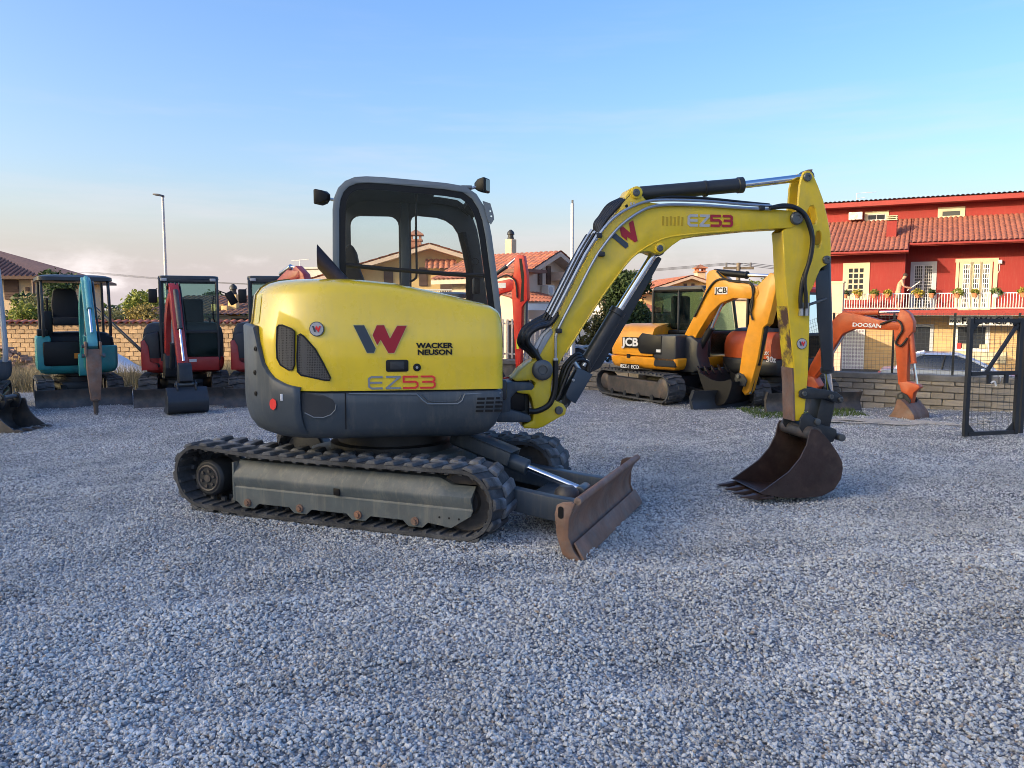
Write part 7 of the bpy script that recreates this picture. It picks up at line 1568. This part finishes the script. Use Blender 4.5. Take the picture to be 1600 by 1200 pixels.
POTS = [(1321, 0.16, 'leaf_dark', 'dark green potted plant on the balcony rail beside the peach pillar'), (1340, 0.22, 'flower_mix', 'terracotta pot with yellow flowers below the cream framed window'),
        (1366, 0.20, 'leaf_lime', 'green potted plant on the balcony right of the cream framed window'), (1387, 0.17, 'flower_mix', 'orange flowering pot on the balcony just left of the person'),
        (1434, 0.24, 'flower_mix', 'bright yellow flower pot on the rail before the white grille door'), (1456, 0.15, 'leaf_dark', 'small dark potted plant at the right edge of the grille door'),
        (1496, 0.24, 'leaf_lime', 'bushy potted plant at the left end of the triple window'), (1523, 0.15, 'flower_mix', 'round terracotta pot in the middle of the triple window'),
        (1556, 0.24, 'leaf_green', 'leafy plant in a pale pot at the right end of the triple window'), (1598, 0.20, 'flower_mix', 'flower pot on the balcony at the right edge of the picture')]
for i, (px, r_, lm, lab) in enumerate(POTS):
    u = on(FR, -1.28, px, 460)[0]; pt = thing('flower_pot', lab, 'flower pot', FR @ Matrix.Translation((u, -1.42, 2.14)), 'flower pots on the balcony')
    MB().lathe((0, 0, 0), (0, 0, 1), [(0.08, 0), (0.115, 0.15), (0.13, 0.155), (0.13, 0.19), (0.11, 0.19)], 14).build('pot', MATS['white_paint' if px == 1556 else 'terracotta'], pt)
    inst('plant', leaf_mesh('plant', MATS[lm], [(0, 0, 0.26, r_, r_, r_ * 0.7), (r_ * 0.5, 0, 0.18, r_ * 0.6, r_ * 0.6, r_ * 0.5)], 170, 0.055, i), pt, Matrix())
# ================================================================ trees, hedges, weeds, gravel stones
mat('bark', (0.10, 0.075, 0.055), 0.95, var=0.3, bump=0.6, bscale=20)
def tree(name, label, x, y, z0, trunk, blobs, n, size, lm, seed, cat='tree', group=None, r=0.12):
    t = thing(name, label, cat, frame(x, y, 0, z0), group)
    mb = MB(); mb.tube([(0, 0, 0), (0.05, 0.02, trunk * 0.5), (-0.03, 0.0, trunk)], [r, r * 0.8, r * 0.6], 8)
    for bx_, by_, bz_, rx, ry, rz in blobs[:7]: mb.tube([(0, 0, trunk * 0.75), (bx_ * 0.5, by_ * 0.5, (trunk + bz_) / 2), (bx_, by_, bz_)], [r * 0.5, r * 0.35, r * 0.12], 6)
    mb.build('trunk', MATS['bark'], t)
    inst('crown', leaf_mesh('crown', MATS[lm], blobs, n, size, seed), t, Matrix())
def blobs(w_, h0, h1, n, g, rmin, rmax, d_=None):
    out = []; d_ = d_ or w_
    for _ in range(n):
        z = g.uniform(h0, h1); k = math.sqrt(max(0.15, 1 - ((z - (h0 + h1) / 2) / ((h1 - h0) / 2 + 0.2)) ** 2)); rr_ = g.uniform(rmin, rmax)
        out.append((g.uniform(-w_, w_) * k, g.uniform(-d_, d_) * k, z, rr_ * 1.15, rr_ * 1.15, rr_ * 0.85))
    return out
g = random.Random(3)
p = at(972, 425, 33); tree('broadleaf_tree', 'tall dark green tree behind the yellow boom cylinder', p.x, 33, STREET, 2.2, blobs(0.9, 2.2, p.z - STREET - 0.2, 16, g, 0.3, 0.6), 5200, 0.085, 'leaf_dark', 1)
p = at(945, 440, 36); tree('broadleaf_tree', 'loose olive tinted tree left of the tall dark tree', p.x, 36, STREET, 2.0, blobs(0.6, 1.6, p.z - STREET, 12, g, 0.25, 0.5), 2600, 0.08, 'leaf_olive', 2)
p = at(1005, 470, 31); tree('evergreen_shrub', 'round dark evergreen shrub left of the amber excavator', p.x, 31, STREET, 1.0, blobs(1.0, 0.7, p.z - STREET - 0.1, 14, g, 0.35, 0.55), 5200, 0.08, 'leaf_dark', 3, 'shrub')
p = at(914, 486, 33); tree('golden_shrub', 'sunlit golden leaved hedge bush under the yellow boom', p.x, 33, STREET, 0.9, blobs(1.3, 0.6, p.z - STREET - 0.1, 16, g, 0.32, 0.5, 0.6), 5600, 0.07, 'leaf_gold', 4, 'shrub')
p = at(957, 505, 33); tree('evergreen_shrub', 'dark shrub between the golden bush and the amber excavator', p.x, 33, STREET, 0.8, blobs(0.7, 0.6, p.z - STREET, 10, g, 0.3, 0.42), 2600, 0.06, 'leaf_dark', 5, 'shrub')
p = at(228, 448, 27); tree('broadleaf_tree', 'sunlit lime green tree directly left of the red excavator cab', p.x, 27, STREET, 1.6, blobs(0.55, 1.4, p.z - STREET - 0.2, 11, g, 0.25, 0.45), 2600, 0.07, 'leaf_lime', 6)
p = at(1192, 432, 38); tree('broadleaf_tree', 'lime green treetop between the amber arm and the yellow arm', p.x, 38, STREET, 2.0, blobs(0.7, 2.0, p.z - STREET - 0.2, 10, g, 0.3, 0.55), 2200, 0.09, 'leaf_lime', 7)
p = at(92, 462, 30); tree('broadleaf_tree', 'dark tree beside the cream house, under the teal canopy', p.x - 0.3, 30, STREET, 1.4, blobs(0.9, 1.6, p.z - STREET + 0.9, 12, g, 0.3, 0.5), 3000, 0.08, 'leaf_dark', 8)
HEDGE = [(38, 468, 'leaf_lime', 'yellowish bush behind the wall between the roll bar and the teal canopy'), (62, 462, 'leaf_olive', 'olive bush behind the wall beside the teal canopy post'), (88, 480, 'leaf_dark', 'low dark bush seen under the teal canopy, left half'), (118, 478, 'leaf_dark', 'low dark bush seen under the teal canopy, behind the seat'),
         (168, 472, 'leaf_olive', 'grey green bush just right of the teal canopy'), (190, 478, 'leaf_olive', 'grey green bush in the middle of the gap beside the red cab'), (212, 476, 'leaf_gold', 'pale sunlit bush left of the red excavator cab'), (240, 484, 'leaf_olive', 'olive bush partly behind the red excavator cab'),
         (15, 476, 'leaf_dark', 'dark bush behind the grey roll bar')]
for i, (px, py, lm, lab) in enumerate(HEDGE):
    Y = 22.4 + (i % 3) * 0.7; p = at(px, py, Y)
    tree('garden_bush', lab, p.x, Y, STREET, 1.0, blobs(0.42, 0.9, p.z - STREET - 0.15, 10, g, 0.22, 0.38), 2300, 0.05, lm, 20 + i, 'bush', 'bushes behind the orange wall', 0.05)
for i, (px, py, lab) in enumerate(((398, 468, 'dark round tree behind the yellow chimney of the shed'), (345, 462, 'dark bush behind the shed roof beside the red cab mirror'))):
    p = at(px, py, 33); tree('broadleaf_tree', lab, p.x, 33, STREET, 1.6, blobs(0.8, 1.4, p.z - STREET - 0.2, 10, g, 0.35, 0.55), 2400, 0.08, 'leaf_dark', 40 + i)
# far belt of trees and roofs on the horizon
far = []
for i in range(150):
    a = R(-40 + 80 * i / 149); D = g.uniform(95, 150); far.append((math.sin(a) * D, math.cos(a) * D, STREET + g.uniform(0.5, 2.2), g.uniform(3, 6), g.uniform(3, 6), g.uniform(1.2, 2.6)))
o = inst('distant_wood', leaf_mesh('distant_wood', MATS['leaf_dark'], far, 26000, 0.5, 77), None, Matrix()); tag(o, 'far belt of dark trees along the horizon', 'wood', kind='stuff')
# dry weeds in front of the orange wall
def blades(name, n, xr, yr, h0, h1, m, seed, lean=0.35, zf=None, keep=None):
    q = np.random.default_rng(seed); x = q.uniform(*xr, n); y = q.uniform(*yr, n)
    if keep is not None: k = keep(x, y, q); x, y = x[k], y[k]; n = len(x)
    h = q.uniform(h0, h1, n) * (0.55 + 0.6 * (0.5 + 0.5 * np.sin(1.7 * x + 0.8 * y) * np.sin(2.3 * y + x))); a = q.uniform(0, 2 * math.pi, n); wd = q.uniform(0.004, 0.010, n); z = gh(x, y)
    V_ = np.empty((n, 3, 3)); V_[:, 0] = np.stack([x - wd * np.cos(a), y - wd * np.sin(a), z], 1); V_[:, 1] = np.stack([x + wd * np.cos(a), y + wd * np.sin(a), z], 1)
    V_[:, 2] = np.stack([x + q.normal(size=n) * lean * h, y + q.normal(size=n) * lean * h, z + h], 1)
    me = bpy.data.meshes.new(name); me.vertices.add(n * 3); me.vertices.foreach_set('co', V_.reshape(-1)); me.loops.add(n * 3); me.loops.foreach_set('vertex_index', np.arange(n * 3, dtype=np.int32)); me.polygons.add(n); me.polygons.foreach_set('loop_start', np.arange(0, n * 3, 3, dtype=np.int32)); me.update(); me.validate(); me.materials.append(MATS[m])
    return inst(name, me, None, Matrix())
leafmat('dry_grass', (0.13, 0.115, 0.075), (0.36, 0.31, 0.20)); leafmat('green_grass', (0.04, 0.08, 0.02), (0.12, 0.17, 0.05))
tag(blades('dry_weeds', 60000, (-15.5, -3.7), (15.9, 19.6), 0.18, 0.60, 'dry_grass', 5, keep=lambda x, y, q: q.uniform(size=len(x)) < np.clip((y - 15.6) / 1.2, 0, 1)), 'dry weeds growing before the orange wall', 'weeds', kind='stuff')
tag(blades('green_weeds', 5000, (-15, -3.7), (16, 19.5), 0.15, 0.45, 'green_grass', 6, keep=lambda x, y, q: q.uniform(size=len(x)) < np.clip((y - 15.8) / 1.5, 0, 1)), 'green weeds mixed into the dry ones', 'weeds', kind='stuff')
tag(blades('grass_tuft', 2500, (3.6, 5.4), (11.9, 12.9), 0.03, 0.10, 'green_grass', 8), 'green grass under the burnt orange excavator', 'grass', kind='stuff')
# loose gravel stones: real geometry over the near part of the yard
def gravel_points():
    out = []; q = np.random.default_rng(11)
    for y0, y1, dens in ((2.2, 4.2, 8200), (4.2, 6.2, 6600), (6.2, 8.2, 3600), (8.2, 10.0, 1700), (10.0, 12.0, 900), (12.0, 14.0, 400)):
        n = int((y1 - y0) * (0.70 * (y0 + y1) + 0.8) * dens); y = q.uniform(y0, y1, n); x = q.uniform(-1, 1, n) * (0.70 * y1 + 0.4); k = np.abs(x) < 0.70 * y + 0.4
        x, y = x[k], y[k]; z = gh(x, y) + q.uniform(-0.002, 0.012, len(x)); out.append(np.stack([x, y, z], 1))
    return np.concatenate(out)
GP = gravel_points()
me = bpy.data.meshes.new('loose_gravel'); me.vertices.add(len(GP)); me.vertices.foreach_set('co', GP.astype(np.float32).reshape(-1)); me.update()
gv = bpy.data.objects.new('loose_gravel', me); col.objects.link(gv); tag(gv, 'loose grey crushed stones covering the yard', 'gravel', kind='stuff')
sm = bpy.data.materials.new('stone'); sm.use_nodes = True; t = sm.node_tree; b = t.nodes['Principled BSDF']; b.inputs['Roughness'].default_value = 0.85; b.inputs['Specular IOR Level'].default_value = 0.3
oi = t.nodes.new('ShaderNodeObjectInfo'); lz = t.nodes.new('ShaderNodeTexNoise'); lz.inputs['Scale'].default_value = 0.9; lz.inputs['Detail'].default_value = 4; lz.inputs['Roughness'].default_value = 0.6; t.links.new(oi.outputs['Location'], lz.inputs['Vector']); lzr = t.nodes.new('ShaderNodeMapRange'); lzr.inputs[1].default_value = 0.33; lzr.inputs[2].default_value = 0.67; lzr.inputs[3].default_value = 0.84; lzr.inputs[4].default_value = 1.2; t.links.new(lz.outputs[0], lzr.inputs[0]); cr = t.nodes.new('ShaderNodeValToRGB'); e = cr.color_ramp.elements; e[0].position = 0.0; e[0].color = (0.20, 0.21, 0.235, 1); e[1].position = 1.0; e[1].color = (0.70, 0.70, 0.68, 1)
for ps, cc in ((0.3, (0.44, 0.45, 0.45, 1)), (0.75, (0.58, 0.59, 0.575, 1)), (0.955, (0.66, 0.665, 0.65, 1)), (0.965, (0.36, 0.29, 0.23, 1)), (0.985, (0.36, 0.29, 0.23, 1)), (0.99, (0.64, 0.64, 0.625, 1))): x_ = e.new(ps); x_.color = cc
t.links.new(oi.outputs['Random'], cr.inputs[0])
nzz = t.nodes.new('ShaderNodeTexNoise'); nzz.inputs['Scale'].default_value = 2.0; nzz.inputs['Detail'].default_value = 4; tcz = t.nodes.new('ShaderNodeTexCoord'); t.links.new(tcz.outputs['Object'], nzz.inputs['Vector'])
mrz = t.nodes.new('ShaderNodeMapRange'); mrz.inputs[1].default_value = 0.3; mrz.inputs[2].default_value = 0.7; mrz.inputs[3].default_value = 0.8; mrz.inputs[4].default_value = 1.15; t.links.new(nzz.outputs[0], mrz.inputs[0]); mmz = t.nodes.new('ShaderNodeMath'); mmz.operation = 'MULTIPLY'; t.links.new(mrz.outputs[0], mmz.inputs[0]); t.links.new(lzr.outputs[0], mmz.inputs[1])
cbz = t.nodes.new('ShaderNodeCombineColor'); [t.links.new(mmz.outputs[0], cbz.inputs[i]) for i in range(3)]
mxz = t.nodes.new('ShaderNodeMix'); mxz.data_type = 'RGBA'; mxz.blend_type = 'MULTIPLY'; mxz.inputs[0].default_value = 1; t.links.new(cr.outputs[0], mxz.inputs[6]); t.links.new(cbz.outputs[0], mxz.inputs[7]); t.links.new(mxz.outputs[2], b.inputs['Base Color'])
ng = bpy.data.node_groups.new('scatter_stones', 'GeometryNodeTree'); ng.interface.new_socket('Geometry', in_out='INPUT', socket_type='NodeSocketGeometry'); ng.interface.new_socket('Geometry', in_out='OUTPUT', socket_type='NodeSocketGeometry')
gn = ng.nodes; gl_ = ng.links; gi = gn.new('NodeGroupInput'); go = gn.new('NodeGroupOutput'); jn = gn.new('GeometryNodeJoinGeometry')
for k in range(5):
    ic = gn.new('GeometryNodeMeshIcoSphere'); ic.inputs['Radius'].default_value = 1.0; ic.inputs['Subdivisions'].default_value = 2
    ps = gn.new('GeometryNodeInputPosition'); nz = gn.new('ShaderNodeTexNoise'); nz.noise_dimensions = '4D'; nz.inputs['W'].default_value = k * 7.3; nz.inputs['Scale'].default_value = 0.8; nz.inputs['Detail'].default_value = 1.5; gl_.new(ps.outputs[0], nz.inputs['Vector'])
    sb1 = gn.new('ShaderNodeVectorMath'); sb1.operation = 'SUBTRACT'; gl_.new(nz.outputs['Color'], sb1.inputs[0]); sb1.inputs[1].default_value = (0.5, 0.5, 0.5)
    ml = gn.new('ShaderNodeVectorMath'); ml.operation = 'SCALE'; gl_.new(sb1.outputs[0], ml.inputs[0]); ml.inputs['Scale'].default_value = 2.0
    ad = gn.new('ShaderNodeVectorMath'); ad.operation = 'ADD'; gl_.new(ps.outputs[0], ad.inputs[0]); gl_.new(ml.outputs[0], ad.inputs[1])
    sc_ = gn.new('ShaderNodeVectorMath'); sc_.operation = 'MULTIPLY'; gl_.new(ad.outputs[0], sc_.inputs[0]); sc_.inputs[1].default_value = (1.15, 0.9, 0.62 + 0.06 * k)
    sp = gn.new('GeometryNodeSetPosition'); gl_.new(ic.outputs['Mesh'], sp.inputs['Geometry']); gl_.new(sc_.outputs[0], sp.inputs['Position'])
    smt = gn.new('GeometryNodeSetMaterial'); smt.inputs['Material'].default_value = sm; gl_.new(sp.outputs[0], smt.inputs['Geometry'])
    g2 = gn.new('GeometryNodeGeometryToInstance'); gl_.new(smt.outputs[0], g2.inputs[0]); gl_.new(g2.outputs[0], jn.inputs[0])
iop = gn.new('GeometryNodeInstanceOnPoints'); gl_.new(gi.outputs[0], iop.inputs['Points']); gl_.new(jn.outputs[0], iop.inputs['Instance']); iop.inputs['Pick Instance'].default_value = True
rv = gn.new('FunctionNodeRandomValue'); rv.data_type = 'FLOAT_VECTOR'; rv.inputs[0].default_value = (-0.7, -0.7, 0); rv.inputs[1].default_value = (0.7, 0.7, 6.28); gl_.new(rv.outputs[0], iop.inputs['Rotation'])
rs = gn.new('FunctionNodeRandomValue'); rs.data_type = 'FLOAT'; rs.inputs[2].default_value = 0.0; rs.inputs[3].default_value = 1.0; rs.inputs['Seed'].default_value = 4; pw = gn.new('ShaderNodeMath'); pw.operation = 'POWER'; pw.inputs[1].default_value = 2.4; gl_.new(rs.outputs[1], pw.inputs[0]); ma = gn.new('ShaderNodeMath'); ma.operation = 'MULTIPLY_ADD'; ma.inputs[1].default_value = 0.0068; ma.inputs[2].default_value = 0.0039; gl_.new(pw.outputs[0], ma.inputs[0]); gl_.new(ma.outputs[0], iop.inputs['Scale'])
gl_.new(iop.outputs[0], go.inputs[0])
md = gv.modifiers.new('stones', 'NODES'); md.node_group = ng
print('gravel stones', len(GP))
# pale sand spilled near the bucket of the burnt orange machine
mat('sand', (0.50, 0.44, 0.36), 0.95, var=0.2, vscale=20, bump=0.5, bscale=120)
mb = MB()
for _ in range(46):
    x = g.gauss(5.6, 0.55); y = 11.35 + (x - 5.6) * -0.12 + g.gauss(0, 0.10); r_ = g.uniform(0.04, 0.16); n_ = 9; z = float(gh(x, y)) + 0.012 + g.uniform(0, 0.006)
    mb.add([(x + r_ * g.uniform(0.5, 1.5) * math.cos(2 * math.pi * k / n_) * 1.5, y + r_ * g.uniform(0.5, 1.3) * math.sin(2 * math.pi * k / n_) * 0.5, z) for k in range(n_)] + [(x, y, z + 0.012)], [(k, (k + 1) % n_, n_) for k in range(n_)])
tag(mb.build('sand', MATS['sand']), 'pale sand spilled on the gravel by the burnt orange bucket', 'sand', kind='stuff')
